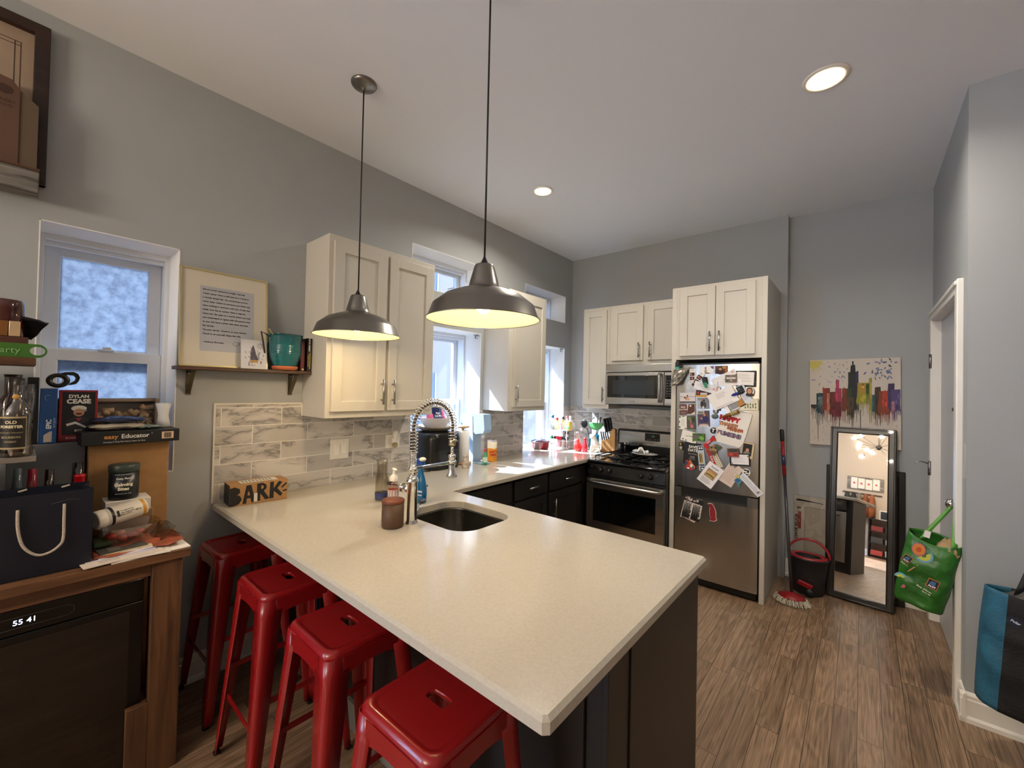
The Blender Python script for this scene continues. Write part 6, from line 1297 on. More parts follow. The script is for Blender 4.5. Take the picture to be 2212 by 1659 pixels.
for i in range(100):
    an = 2*PI*i/100+rr.uniform(-.05, .05); r0 = rr.uniform(.05, .085); r1 = rr.uniform(.095, .12); c_, s_ = math.cos(an), math.sin(an)*.8
    mb.tube([(2.278+r0*c_, 3.76+r0*s_, .042), (2.278+(r0+.022)*c_, 3.76+(r0+.022)*s_, .035), (2.278+r1*c_, 3.76+r1*s_, .01), (2.278+(r1+.01)*c_, 3.76+(r1+.01)*s_, .006)], .0045, rr.choice([STR, STR2]), n=5)
st = mb.build('strings', t); st['kind'] = 'stuff'
# spin bucket
def bucket():
    cx, cy = 2.355, 4.04; K = P('#232327', .5); t = thing('mop_bucket', 'dark grey spin mop bucket with red rim and handle beside the floor mirror', 'bucket', (cx, cy, 0))
    def ring(z, a, b): return [(cx+a*math.cos(i*PI/20), cy+b*math.sin(i*PI/20), z) for i in range(40)]
    lv = [(.0, .098, .072), (.01, .104, .078), (.16, .118, .090), (.27, .130, .100), (.275, .136, .106), (.285, .136, .106), (.285, .128, .098), (.26, .124, .095), (.05, .10, .075)]
    vs = []; fs = []
    for z, a, b in lv: vs += ring(z, a, b)
    for k in range(len(lv)-1):
        for i in range(40): j = (i+1) % 40; fs.append((k*40+i, k*40+j, (k+1)*40+j, (k+1)*40+i))
    fs.append(tuple(reversed(range(40)))); fs.append(tuple((len(lv)-1)*40+i for i in range(40))); MB().add(vs, fs, K, None, True).build('tub', t)
    vs = ring(.280, .127, .097)+ring(.292, .124, .094)+ring(.292, .088, .062)+ring(.275, .084, .058); fs = []
    for k in range(3):
        for i in range(40): j = (i+1) % 40; fs.append((k*40+i, k*40+j, (k+1)*40+j, (k+1)*40+i))
    MB().add(vs, fs, RD, None, True).build('rim', t)
    vs = ring(.288, .084, .058)+ring(.20, .07, .048); fs = [(i, (i+1) % 40, (i+1) % 40+40, i+40) for i in range(40)]+[tuple(range(40, 80))]; MB().add(vs, fs, P('#111113', .6), None, True).build('spin_basket', t)
    MB().tube([(cx+.138*math.cos(a), cy+.03+.02*math.sin(a), .28+.125*math.sin(a)) for a in [PI*i/16 for i in range(17)]], .009, RD, n=10).build('handle', t)
    mb = MB(); mb.box(-.05, .05, -.012, .012, -.02, .02, RD, .008, T=rotm((cx-.01, cy-.098, .09), .2, .3, .1)); mb.build('foot_pedal', t)
    MB().cyl((cx+.02, cy-.085, .035), (cx+.02, cy-.115, .035), .03, P('#1a1a1d', .5)).build('wheel', t)
bucket()
t = thing('poster_board_pack', 'plastic-wrapped pack of white poster board standing against the wall behind the bucket', 'poster board', (2.34, 4.25, 0))
T = frame((2.236, 4.247, .003), (1, 0, 0), (0, .045, 1))
mb = MB(); mb.box(0, .215, 0, .705, -.012, 0, P('#bdb5a8', .5), T=T); mb.box(.075, .212, .03, .62, 0, .001, P('#aaa192', .5), T=T); mb.box(.073, .076, .03, .62, 0, .0015, P('#6d655a', .6), T=T); mb.box(.073, .212, .617, .62, 0, .0015, P('#6d655a', .6), T=T)
mb.prism([(.012, .675), (.11, .668), (.20, .66), (.20, .664), (.11, .674), (.02, .681), (.02, .665), (.012, .664)], 0, .0018, P('#15141a', .6), T=T)
mb.box(.028, .05, .43, .575, 0, .0018, P('#8e2028', .6), T=T)
mb.text('POSTER BOARD', .030, P('#121014', .6), T @ M.Translation((.014, .44, .001)) @ M.Rotation(-PI/2, 4, 'Z'), bold=.001, h=.0008)
mb.text('5', .036, P('#151418', .6), T @ M.Translation((.031, .606, .001)) @ M.Rotation(-PI/2, 4, 'Z'), bold=.0012, h=.0008); mb.text('Value', .014, P('#e2dccf', .6), T @ M.Translation((.039, .50, .0022)) @ M.Rotation(-PI/2, 4, 'Z'), h=.0004)
mb.text('JOT', .014, P('#55504a', .6), T @ M.Translation((.06, .647, .001)), h=.0008); mb.build('boards', t)
MB().grid(lambda u, v: (-.006+.227*u, .72*v, .004+.004*noise.noise(V((u*4, v*9, 1)))), 16, 30, GLASS('#ffffff', .93, .10), T=T).build('plastic_wrap', t)

# ------------------------------------------------------------------ bags on the right
def tote(name, lab, cat, T, w, h, d, m, side=None, topcut=.0, bulge=.03, seed=1, tilt=0.0, taper=.0):
    """soft open bag: x width, y up, z depth (front +z)"""
    t = thing(name, lab, cat, T.translation)
    NU = 44
    def f(u, v):
        a = 2*PI*u; q = 3.2
        c, s = math.cos(a), math.sin(a); r = (abs(c)**q+abs(s)**q)**(-1/q)
        k = 1-taper*(1-v)+bulge*4*v*(1-v)
        x, z = w/2*c*r*k, d/2*s*r*k*(1-.35*v**3)
        nz = noise.noise(V((x*9+seed, v*5, z*9)))*.012+noise.noise(V((x*28+seed, v*16, z*28)))*.004
        return (x*(1+nz*1.5), h*v-topcut*v*max(0, s)*.5+.006*math.sin(a*3)*v, z+nz*1.6+tilt*v)
    mb = MB(); mb.grid(f, NU, 26, m, T=T, wrap=True)
    if side:
        i = mb.slot(side[0])
        for k in range(len(mb.f)):
            u = (k//26)/NU
            if side[1](u): mb.mi[k] = i
    b = [f(i/NU, 0) for i in range(NU)]; mb.add(b, [tuple(range(NU))], m, T)
    mb.build('body', t, solid=.003)
    return t, f
GB = P('#2b6b22', .35, var=.25, vs=9, bump=.5, bs=22)
T = M.Translation((2.915, 3.12, .455)) @ M.Rotation(-.16, 4, 'Z') @ frame((0, 0, 0), (1, 0, 0), (0, 0, 1), (0, -1, -.0)) @ M.Rotation(-.17, 4, 'Z')
t, f = tote('grocery_bag', 'green reusable grocery bag with fruit print hanging from the door knob', 'bag', T, .205, .385, .15, GB, topcut=.07, bulge=.05, seed=3, taper=.08)
def on_bag(x, y, off=.003): return T @ M.Translation((x, y, 0))
def ffront(x, y):
    # front surface depth at (x, y) by sampling
    best = None
    for i in range(60):
        p = f(i/60, y/.385)
        if p[2] > 0 and (best is None or abs(p[0]-x) < best[0]): best = (abs(p[0]-x), p[2])
    return best[1]
def logo(x, y, s, rot=0):
    mb = MB(); z = max(ffront(x, y), ffront(x+s/2, y), ffront(x-s/2, y), ffront(x, y+s/2))+.005
    L_ = T @ M.Translation((x, y, z)) @ M.Rotation(rot, 4, 'Z')
    mb.box(-s/2, s/2, -s*.58, s*.58, -.001, 0, P('#c07a35', .5), T=L_); mb.box(-s*.43, s*.43, -s*.5, s*.5, 0, .0006, P('#10142f', .5), T=L_)
    for i in range(4): mb.prism([(-s*.32+s*.14*i, -s*.08), (-s*.22+s*.14*i, -s*.08), (-s*.1+s*.1*i, s*.36), (-s*.16+s*.1*i, s*.36)], .0006, .001, P('#4e87b8', .5), T=L_)
    mb.text('ALDI', s*.3, P('#f2f2f2', .5), L_ @ M.Translation((0, -s*.28, .0008)), bold=s*.014); mb.build('logo', t)
logo(.035, .15, .044, -.12); logo(-.078, .235, .036, -.35)
mb = MB()
for (x, y, tx, sz, ro) in ((.015, .108, 'Shop differentli.', .0115, -.25), (.02, .094, 'bag for life', .008, -.25), (-.082, .200, 'Shop diff', .010, -.4)):
    mb.text(tx, sz, P('#dfe3c8', .6), T @ M.Translation((x, y, ffront(x, y)+.008)) @ M.Rotation(ro, 4, 'Z'), bold=.0003)
for x, y, r, c1, c2, c3 in ((-.045, .30, .030, '#d0687a', '#d9892f', '#c4502a'),):
    z = ffront(x, y)+.005
    mb.build('printed_text', t); mb = MB()
    for rr_, cc in ((1, c1), (.82, c2), (.4, c3)): mb.prism([(x+rr_*r*.9*math.cos(a*PI/10), y+rr_*r*1.15*math.sin(a*PI/10)) for a in range(20)], z, z+.0004+(1-rr_)*.001, P(cc, .5), T=T)
mb.build('printed_peach', t); mb = MB()
def arc(x, y, r0, r1, a0, a1, c_, dz):
    z = ffront(x, y)+.005+dz; n = 12; P1 = [(x+r1*math.cos(a0+(a1-a0)*i/n), y+r1*math.sin(a0+(a1-a0)*i/n)) for i in range(n+1)]; P2 = [(x+r0*math.cos(a0+(a1-a0)*i/n), y+r0*math.sin(a0+(a1-a0)*i/n)) for i in range(n+1)]
    mb.prism(P1+P2[::-1], z, z+.0005, P(c_, .5), T=T)
arc(-.022, .28, .022, .036, -2.4, .8, '#6fb0d0', 0); arc(-.022, .28, .010, .027, -2.4, .8, '#c9cf4a', .001)
mb.build('printed_avocado', t); mb = MB()
arc(-.085, .12, .016, .026, .5, 3.2, '#6fb0d0', 0); arc(-.085, .12, .004, .017, .3, 3.2, '#c9cf4a', .001)
mb.build('printed_avocado', t); mb = MB(); mb.prism([(-.066, .17), (-.06, .17), (-.03, .225), (-.038, .22)], ffront(-.05, .2)+.004, ffront(-.05, .2)+.005, P('#b98a62', .5), T=T); mb.build('printed_leaf', t); mb = MB(); mb.prism([(-.075, .07), (-.06, .075), (-.058, .095), (-.07, .09)], ffront(-.066, .08)+.004, ffront(-.066, .08)+.005, P('#c4607a', .5), T=T)
mb.build('printed_berry', t)
K_ = V((3.066, 3.21, .992)); GS = P('#4f8f35', .5, var=.15)
def strap(p0, p1, w, m, sag=0, wd=V((0, 1, 0))):
    mb = MB(); n = 14; vs = []
    for i in range(n+1): u = i/n; p = p0.lerp(p1, u)+V((0, 0, -sag*math.sin(PI*u))); vs += [p-wd*w/2, p+wd*w/2]
    mb.add(vs, [(2*i, 2*i+1, 2*i+3, 2*i+2) for i in range(n)], m, None, True); return mb
for x, zs in ((-.045, 1), (-.045, -1), (.075, 1)):
    p = T @ V((x, .36, .045*zs)); strap(p, K_+V((0, 0, .022)), .03, GS, wd=V((.8, .3, .2))).build('strap', t, solid=.002)
MB().box(-.012, .012, -.002, .034, 0, .0006, P('#e6e3df', .6), T=T @ M.Translation((-.03, .375, .05))).build('tag', t)
MB().grid(lambda u, v: (T @ V((.01+.09*u, .33+.06*math.sin(PI*u)*math.sin(PI*v)+.03*noise.noise(V((u*6, v*6, 3))), -.05+.10*v))), 14, 12, P('#a88a63', .8, var=.3, vs=20)).build('paper_filling', t, solid=.001)
# blue and black insulated shopper on the right
T = M.Translation((3.275, 2.78, .21)) @ frame((0, 0, 0), (1, 0, 0), (0, 0, 1), (0, -1, 0)) @ M.Rotation(-.10, 4, 'Z')
BB = P('#1f5d77', .7, var=.2, vs=25, bump=.3, bs=120); BK = P('#0f0f10', .75, bump=.3, bs=120)
t, f2 = tote('shopping_bag', 'teal and black shopping bag hanging at the right edge against the wall', 'bag', T, .44, .50, .22, BK, side=(BB, lambda u: .36 < u < .64), bulge=.02, seed=9, taper=.10)
z = f2(.36, .8)[2]+.006; q = f2(.36, .8); mb = MB(); L_ = T @ M.Translation((q[0]+.02, .40, q[2]+.008)) @ M.Rotation(-.3, 4, 'Z')
mb.prism([(.028*math.cos(a*PI/12), .019*math.sin(a*PI/12)) for a in range(24)], 0, .0008, P('#14233a', .5), T=L_); mb.text('Polar', .014, P('#e0e6ea', .5), L_ @ M.Translation((0, 0, .0008)), bold=.0004); mb.build('badge', t)
for x0, sz in ((-.12, .03), (-.07, .045)):
    a_ = T @ V((x0, .49, .05 if sz > .04 else -.02)); strap(a_, V((3.42 if sz > .04 else 3.36, 2.86, 1.22)), sz, P('#18181c' if sz < .04 else '#35353a', .6), wd=V((.9, 0, .35))).build('strap', t, solid=.003)
mb = MB(); mb.grid(lambda u, v: (T @ V((-.16+.3*u, .47+.07*math.sin(PI*u)+.03*noise.noise(V((u*5, v*5, 8))), -.06+.12*v))), 16, 10, P('#4b4744', .6, var=.5, vs=14)); mb.build('contents', t, solid=.001)
mb = MB(); mb.cyl((3.40, 2.962, 1.24), (3.40, 2.84, 1.24), .008, NICKEL); mb.cyl((3.40, 2.84, 1.24), (3.40, 2.83, 1.27), .008, NICKEL); mb.box(3.37, 3.43, 2.957, 2.9645, 1.2, 1.28, NICKEL, .003); mb.build('wall_hook', label='metal wall hook carrying the teal and black shopping bag', cat='hook')

# ------------------------------------------------------------------ butcher-block table with the wine fridge and clutter, at the left
TZ = .88
BB1 = wood('#50341f', '#80593a', (10, 1.2, 10), 3); BB2 = wood('#432b1b', '#6d4b30', (14, 14, .9), 3)
t = thing('butcher_block_table', 'wooden butcher-block table at the left under the bright window', 'table', (.27, -.3, 0))
MB().box(.015, .555, -1.15, .423, .845, TZ, BB1, .003).build('tabletop', t)
for x in (.05, .455):
    for y in (-1.12, .305): MB().box(x, x+.085, y, y+.095, 0, .8448, BB2, .002).build('leg', t)
mb = MB(); mb.box(.495, .515, -1.02, .304, .79, .8448, BB1); mb.box(.06, .075, -1.02, .304, .76, .8448, BB1); mb.build('apron', t)
MB().box(.44, .54, .24, .305, .0, .30, BB2, .002).build('leg_block', t)
t = thing('wine_fridge', 'black glass-door wine fridge with a glowing 55 41 display under the table', 'wine fridge', (.3, -.1, 0))
MB().box(.14, .49, -.62, .285, .015, .785, P('#0d0d0e', .4), .004).build('body', t)
mb = MB(); mb.box(.492, .515, -.62, .285, .03, .70, P('#060606', .25), .003); mb.box(.492, .515, -.62, .285, .703, .788, P('#040405', .12), .003); mb.build('door', t)
MB().box(.515, .517, -.60, .245, .05, .675, P('#120d0a', .09, coat=.6)).build('glass_panel', t)
mb = MB(); T = FL(.5155, -.02, .743); mb.text('55 41', .024, EM('#cfe0ff', 1.3), T @ M.Rotation(0, 4, 'Z'), bold=.0002, h=.0004)
mb.tube([T @ V((-.09+.2*0, .018, 0)), T @ V((.10, .018, 0)), T @ V((.115, .008, 0)), T @ V((.115, -.008, 0)), T @ V((.10, -.018, 0)), T @ V((-.09, -.018, 0))], .0005, P('#3a3d42', .5), n=4); mb.build('display', t)
mb = MB()
for y in (-.5, .2): mb.cyl((.2, y, 0), (.2, y, .02), .02, BLACK); mb.cyl((.44, y, 0), (.44, y, .02), .02, BLACK)
mb.build('foot', t)
# navy gift bag
t = thing('gift_bag', 'navy paper gift bag with twisted rope handles at the front left of the table', 'bag', (.42, -.05, TZ)); NV = P('#0a0f1f', .45, var=.1, vs=3)
x0, x1, y0, y1, zt = .345, .505, -.34, .135, 1.165
mb = MB(); mb.box(x1-.001, x1, y0, y1, TZ+.001, zt, NV); mb.box(x0, x0+.001, y0, y1, TZ+.001, zt, NV); mb.box(x0, x1, y0, y0+.001, TZ+.001, zt, NV); mb.box(x0, x1, y0, y1, TZ+.0005, TZ+.002, NV)
xm = (x0+x1)/2-.01; mb.add([(x1, y1, TZ), (x1, y1, zt), (xm, y1-.02, zt), (xm, y1-.006, TZ)], [(0, 1, 2, 3)], NV); mb.add([(x0, y1, TZ), (x0, y1, zt), (xm, y1-.02, zt), (xm, y1-.006, TZ)], [(3, 2, 1, 0)], NV); mb.build('body', t)
RP = P('#b9ada0', .85, bump=.6, bs=300)
rope = [(x1+.004, -.045, zt-.045), (x1+.008, -.043, zt-.11), (x1+.01, -.03, zt-.17), (x1+.012, .0, zt-.205), (x1+.012, .03, zt-.205), (x1+.010, .055, zt-.185), (x1+.008, .062, zt-.16), (x1+.006, .062, zt-.10), (x1+.004, .062, zt-.035)]
pts = []
for i in range(len(rope)-1):
    P0, P1, P2, P3 = [V(rope[min(max(i+q_, 0), len(rope)-1)]) for q_ in (-1, 0, 1, 2)]
    for k in range(5): u = k/5; pts.append(.5*((2*P1)+(P2-P0)*u+(2*P0-5*P1+4*P2-P3)*u*u+(3*P1-P0-3*P2+P3)*u**3))
MB().tube(pts, .0042, RP, n=8).build('rope_handle', t)
mb = MB()
for y in (-.045, .062): mb.tube([(x0-.001, y, zt-.012), (x0+.004, y+.008, zt-.01), (x0+.006, y+.02, zt-.006)], .0035, RP)
mb.build('rope_knot', t)
mb = MB(); mb.tube([(x1+.0008, .03, zt-.04), (x1+.0008, .075, zt-.03), (x1+.0008, .10, zt-.035)], .0004, P('#6a6c78', .6), n=4); mb.tube([(x1+.0008, .05+.02*math.cos(a*.4), zt-.10+.012*math.sin(a*.4)) for a in range(17)], .0004, P('#2a3148', .6), n=4); mb.build('printed_mark', t)
# big cardboard carton
t = thing('shipping_carton', 'plain brown cardboard carton standing on the table against the window wall', 'box', (.07, .29, TZ))
mb = MB(); mb.box(.016, .13, .145, .418, TZ+.0005, 1.283, CARD, .004); mb.box(.1301, .1304, .165, .1653, TZ+.01, 1.27, P('#7c5a36', .8)); mb.build('carton', t)
t = thing('training_collar_box', 'flat black box with orange and white lettering and barcode, on top of the carton', 'box', (.1, .28, 1.284))
mb = MB(); T = M.Translation((.10, .28, 1.2835)) @ M.Rotation(.06, 4, 'Z'); mb.box(-.075, .075, -.165, .165, 0, .058, P('#15171a', .4), .003, T=T)
Tf = T @ FL(.0752, 0, .0); mb.text('easy', .026, P('#c98a43', .5), Tf @ M.Translation((-.075, .034, 0)), bold=.0005); mb.text('Educator', .026, P('#e4e2dd', .5), Tf @ M.Translation((.005, .034, 0)), bold=.0005); mb.text('Owning A Dog Has Never Been So Easy', .0085, P('#b9b6b0', .5), Tf @ M.Translation((-.03, .012, 0)), bold=.0002)
mb.text('®', .008, P('#b9b6b0', .5), Tf @ M.Translation((.063, .042, 0)))
mb.box(.098, .142, .014, .046, 0, .0005, P('#d8bfa6', .6), T=Tf)
for i in range(12): mb.box(.106+.0023*i, .107+.0023*i+.0006*(i % 3), .018, .042, .0005, .0008, P('#3a332e', .6), T=Tf)
mb.build('printed_box', t)
def pillow_bag(name, lab, cx, cy, z, lx, ly, h, a, m, seed, top=None):
    T = M.Translation((cx, cy, z)) @ M.Rotation(a, 4, 'Z')
    def f(sg): return lambda u, v: ((u-.5)*lx*(1-.12*math.sin(PI*v)), (v-.5)*ly*(1-.08*math.sin(PI*u)), h*.5+sg*h*.5*(math.sin(PI*u)*math.sin(PI*v))**.45+.006*noise.noise(V((u*6, v*6, seed))))
    mb = MB(); mb.grid(f(1), 18, 22, m, T=T); mb.grid(f(-1), 18, 22, top or m, T=T); return mb.build(name, label=lab, cat='bag')
pillow_bag('treat_bag', 'white and black treat pouch lying on the flat black box', .10, .24, 1.343, .10, .20, .030, .05, P('#b3aa9a', .3, var=.5, vs=14), 2)
pillow_bag('treat_bag', 'shiny dark blue pouch on top of the small pile of pouches', .10, .245, 1.372, .09, .19, .030, -.08, P('#101c4a', .2, var=.5, vs=10, coat=.5), 5)
pillow_bag('treat_bag', 'crumpled silvery green wrapper at the right end of the pile of pouches', .11, .335, 1.343, .08, .09, .018, .4, P('#8fa39a', .2, m=.4, var=.5, vs=22), 8)
# shallow grey case and the things standing on it
MB().box(.018, .095, -.08, .14, TZ+.0005, 1.295, P('#63666d', .5, var=.05), .004).build('storage_case', label='tall grey case behind the gift bag, left of the cardboard carton', cat='case')
t = thing('bobblehead_box', 'black and red bobblehead box with a ballplayer picture by the window', 'box', (.0, .12, 1.2955))
T = frame((.052, .058, 1.2965), (0, 1, 0), (-.03, 0, 1)); w, h = .118, .222
mb = MB(); mb.box(0, w, 0, h, -.05, 0, P('#8e1622', .4), .002, T=T); mb.box(.01, w-.008, .028, h-.008, 0, .0008, P('#0d0e14', .4), T=T)
mb.text('DYLAN', .019, P('#e9e6e2', .5), T @ M.Translation((w/2, h-.028, .0008)), bold=.0008); mb.text('CEASE', .026, P('#e9e6e2', .5), T @ M.Translation((w/2, h-.05, .0008)), bold=.0012); mb.text('BOBBLEHEAD', .012, P('#d9a9ad', .5), T @ M.Translation((w/2, .014, .0008)), bold=.0004)
z = .0009
for d_ in (('e', .06, .142, .024, .013, '#d9d4ce'), ('e', .064, .132, .021, .006, '#8c8a90'), ('e', .06, .124, .017, .017, '#b98a6e'), ('e', .06, .118, .010, .004, '#3a231a'), ('p', [(.02, .03), (.025, .09), (.045, .105), (.075, .105), (.098, .09), (.10, .03)], '#23242c'), ('p', [(.022, .075), (.05, .085), (.085, .062), (.08, .055), (.05, .075), (.025, .066)], '#d9d6d2'), ('p', [(.05, .1), (.07, .1), (.06, .085)], '#9a2a33')):
    z += .0002
    if d_[0] == 'e': mb.prism([(d_[1]+d_[3]*math.cos(i*PI/8), d_[2]+d_[4]*math.sin(i*PI/8)) for i in range(16)], .0008, z, P(d_[5], .5), T=T)
    else: mb.prism(d_[1], .0008, z, P(d_[2], .5), T=T)
mb.text('SOX', .012, P('#e4e0da', .5), T @ M.Translation((.06, .045, z)), bold=.0006); mb.build('printed_box', t)
t = thing('board_game', 'blue upright box with white lettering left of the bobblehead box', 'box', (.06, .02, 1.2955))
T = frame((.094, .004, 1.2965), (0, 1, 0), (0, 0, 1)); mb = MB(); mb.box(0, .048, 0, .228, -.07, 0, P('#1d4a86', .4), .002, T=T); mb.text('EPIC', .02, P('#e4e8ee', .5), T @ M.Translation((.026, .08, 0)) @ M.Rotation(PI/2, 4, 'Z'), bold=.0006); mb.text('card game', .010, P('#b9c6da', .5), T @ M.Translation((.04, .085, 0)) @ M.Rotation(PI/2, 4, 'Z')); mb.prism([(.012, .006), (.035, .006), (.035, .05), (.03, .05), (.012, .035)], 0, .0006, P('#b5aca2', .5), T=T)
mb.tube([T @ V((.02+.008*math.cos(a), .19+.012*math.sin(a), .0008)) for a in [PI*(.2+i*.15) for i in range(9)]], .0008, P('#8fb0dc', .5), n=4); mb.build('printed_box', t)
MB().box(.02, .09, -.032, .0, 1.2955, 1.57, P('#0b0c10', .4), .002).build('black_box', label='slim black upright box left of the blue one', cat='box')
t = thing('light_roll', 'loose roll of black and white foil tape perched on the upright boxes', 'roll', (.05, .05, 1.53))
T = frame((.030, .052, 1.559), (0, 1, 0), (0, 0, 1))
mb = MB(); mb.lathe([(.016, 0), (.033, 0), (.035, .004), (.035, .050), (.033, .054), (.016, .054), (.016, 0)], P('#0d0d0f', .3), T=T, n=32, sy=.88, caps=False)
mb.prism([(.0, .029), (.02, .036), (.044, .038), (.058, .030), (.064, .014), (.060, -.002), (.052, -.014), (.030, -.020), (.036, -.010), (.049, .0), (.052, .012), (.046, .022), (.030, .024), (.01, .020)], .004, .05, P('#0d0d0f', .3), T=T); mb.build('tape', t)
MB().lathe([(.0135, .001), (.016, .001), (.016, .0535), (.0135, .0535), (.0135, .001)], P('#e8eaf0', .4), T=T, n=32, sy=.88, caps=False).build('core', t)
# cork box on the sill, vase
t = thing('cork_box', 'wooden shadow box of wine corks on the window sill', 'cork box', (-.06, .28, 1.113))
CW = wood('#6b5c50', '#8c7b6a', (8, 1.5, 8), 3); mb = MB(); x0, x1, y0, y1, z0, z1 = -.13, -.02, .02, .40, 1.113, 1.478
mb.box(x0, x1, y0, y0+.014, z0, z1, CW); mb.box(x0, x1, y1-.014, y1, z0, z1, CW); mb.box(x0, x1, y0, y1, z0, z0+.014, CW); mb.box(x0, x0+.006, y0, y1, z0, z1, CW); mb.box(x0, x1-.02, y0, y1, z1-.014, z1, CW); mb.build('frame', t)
CK = wood('#a9865f', '#cfae86', (3, 3, 3), 6); rr = random.Random(12)
mb = MB(); mb.box(x0+.01, x1-.012, y0+.016, y1-.016, z0+.016, 1.36, P('#8d6d49', .8, var=.4, vs=60)); mb.build('cork_fill', t)['kind'] = 'stuff'
for i in range(56):
    c_ = V((rr.uniform(-.09, -.04), rr.uniform(.045, .375), rr.uniform(1.372, 1.435) if i > 16 else 1.372)); d_ = V((rr.uniform(-.4, .4), rr.uniform(-1, 1), rr.uniform(-.5, .6))).normalized()*.019
    MB().cyl(c_-d_, c_+d_, .0115, CK, n=12).build('cork', t)
T = FL(-.019, .355, 1.35); mb = MB(); mb.text('CORKS', .05, P('#cfc6b2', .6), T @ M.Translation((-.06, .0, .003)), bold=-.0006, h=.001); mb.build('lettering', t); MB().box(-.0205, -.019, y0+.014, y1-.014, z0+.014, z1-.02, GLASS('#ffffff', .97, .04)).build('glass', t)
MB().lathe([(0, 0), (.028, 0), (.024, .03), (.020, .055), (.024, .085), (.032, .115), (.029, .115), (.021, .085), (.017, .055), (.02, .02), (0, .01)], P('#dfe2e8', .35), c=(.055, .405, 1.3435), n=26, caps=False).build('vase', label='small white waisted vase at the right end of the flat black box', cat='vase')
# jar, bottle, clamshell, mail
t = thing('treat_jar', 'black lidded dog treat jar standing in front of the cardboard carton', 'jar', (.2, .243, 1.05))
# it stands on a short stack of boxes
MB().box(.14, .265, .185, .345, TZ+.0005, 1.0, P('#8a6a47', .8, var=.1), .003).build('small_carton', label='small brown carton under the black treat jar', cat='box')
MB().box(.15, .27, .19, .335, 1.0005, 1.052, P('#d8d2cb', .6), .002).box(.2702, .2706, .205, .31, 1.012, 1.03, P('#7b2a86', .5)).build('leaflet_box', label='white box with a purple stripe under the black jar', cat='box')
jx, jy, jz = .212, .252, 1.0525
MB().lathe([(0, 0), (.047, 0), (.05, .006), (.05, .118), (0, .12)], P('#14181a', .3), c=(jx, jy, jz), n=30, caps=False).build('jar_body', t); MB().lathe([(.051, .118), (.052, .122), (.052, .145), (.049, .149), (0, .15)], P('#343d38', .35), c=(jx, jy, jz), n=30, caps=False).build('lid', t)
mb = MB(); an = math.radians(-8)
def wrap(txt, size, z, hx, a0=0, bd=.0006):
    vs, fs = text_mesh(txt, size, bd); mb.add([(jx+.0506*math.cos(an+a0+v.x/.0506), jy+.0506*math.sin(an+a0+v.x/.0506), jz+z+v.y) for v in vs], fs, P(hx, .6))
wrap('Calming', .019, .066, '#efe6c9'); wrap('Bites', .019, .048, '#efe6c9'); wrap('Zesty Paws', .011, .092, '#e4e2da', 0, .0003); wrap('STRESS AND ANXIETY', .006, .109, '#b9bcb8', 0, .0001); wrap('soft chews for dogs', .007, .028, '#a9aca8', 0, .0001)
mb.build('label', t)
t = thing('supplement_bottle', 'white plastic bottle with an orange band lying on its side on the pile', 'bottle', (.36, .22, .99))
a = V((.385, .150, 1.012)); b = V((.33, .315, 1.032)); q = (b-a).to_track_quat('Z', 'Y').to_matrix().to_4x4(); q.translation = a
MB().lathe([(0, .0), (.022, .001), (.024, .0), (.034, .0), (.036, .004), (.036, .026), (.034, .03)], P('#e9e4da', .35), T=q, n=28, caps=False).build('cap', t)
mb = MB(); mb.lathe([(.034, .03), (.036, .036), (.037, .042), (.037, .14), (.033, .163), (.02, .168), (0, .168)], P('#e6e0d4', .35), T=q, n=28, caps=False); mb.lathe([(.0373, .04), (.0373, .05)], P('#16181f', .4), T=q, n=28, caps=False); mb.lathe([(.0368, .143), (.0338, .158)], P('#d99a34', .4), T=q, n=28, caps=False)
mb.build('bottle', t)
mb = MB(); rr = random.Random(6)
d_ = q.inverted().to_3x3() @ (V((2.67, -.05, 1.56))-a).normalized(); an = math.atan2(d_.y, d_.x)
rad_, tan_ = V((math.cos(an), math.sin(an), 0)), V((-math.sin(an), math.cos(an), 0))
for txt, z_, o_, sz in (('SUPPLEMENT FACTS', .075, .008, .006), ('daily omega chews', .09, .0, .006), ('for dogs and cats', .09, -.008, .006), ('90 ct', .125, .004, .009)):
    mb.text(txt, sz, P('#4a4844', .6), q @ frame(rad_*.0376+tan_*o_+V((0, 0, z_)), (0, 0, 1), -tan_ if (V((0, 0, 1)).cross(-tan_)).dot(rad_) > 0 else tan_), bold=.0002)
mb.box(-.004, .004, -.012, .012, 0, .0003, P('#16181f', .6), T=q @ frame(rad_*.0374+V((0, 0, .06)), (0, 0, 1), -tan_ if (V((0, 0, 1)).cross(-tan_)).dot(rad_) > 0 else tan_))
mb.build('label_print', t)
t = thing('clamshell_tray', 'clear plastic clamshell with red fruit under the white bottle', 'container', (.36, .24, .92))
def clam(u, v):
    a = 2*PI*u; c, s_ = math.cos(a), math.sin(a); r = (abs(c)**4+abs(s_)**4)**-.25; k = .8+.2*v; return (.37+.075*c*r*k*(1+.02*math.sin(a*9)), .255+.095*s_*r*k*(1+.02*math.sin(a*9)), .908+.07*v)
mb = MB(); mb.grid(clam, 40, 6, GLASS('#f4efe6', .85, .16), wrap=True); mb.build('shell', t)
for i in range(7): MB().ball((.35+.03*(i % 3), .20+.03*(i//2), .93+.006*(i % 2)), .018, P('#9a2a1f', .3, var=.4, vs=30), sz=.8).build('fruit', t)
MB().grid(lambda u, v: (.30+.20*v+.01*math.sin(u*9), .14+.27*u, .897+.012*math.sin(PI*u)*math.sin(PI*v)+.008*noise.noise(V((u*7, v*5, 4)))+.03*max(0, u-.75)), 26, 14, P('#a5583f', .35, var=.6, vs=18)).build('food_bag', label='flat reddish food bag under the clear clamshell', cat='bag', solid=.002)
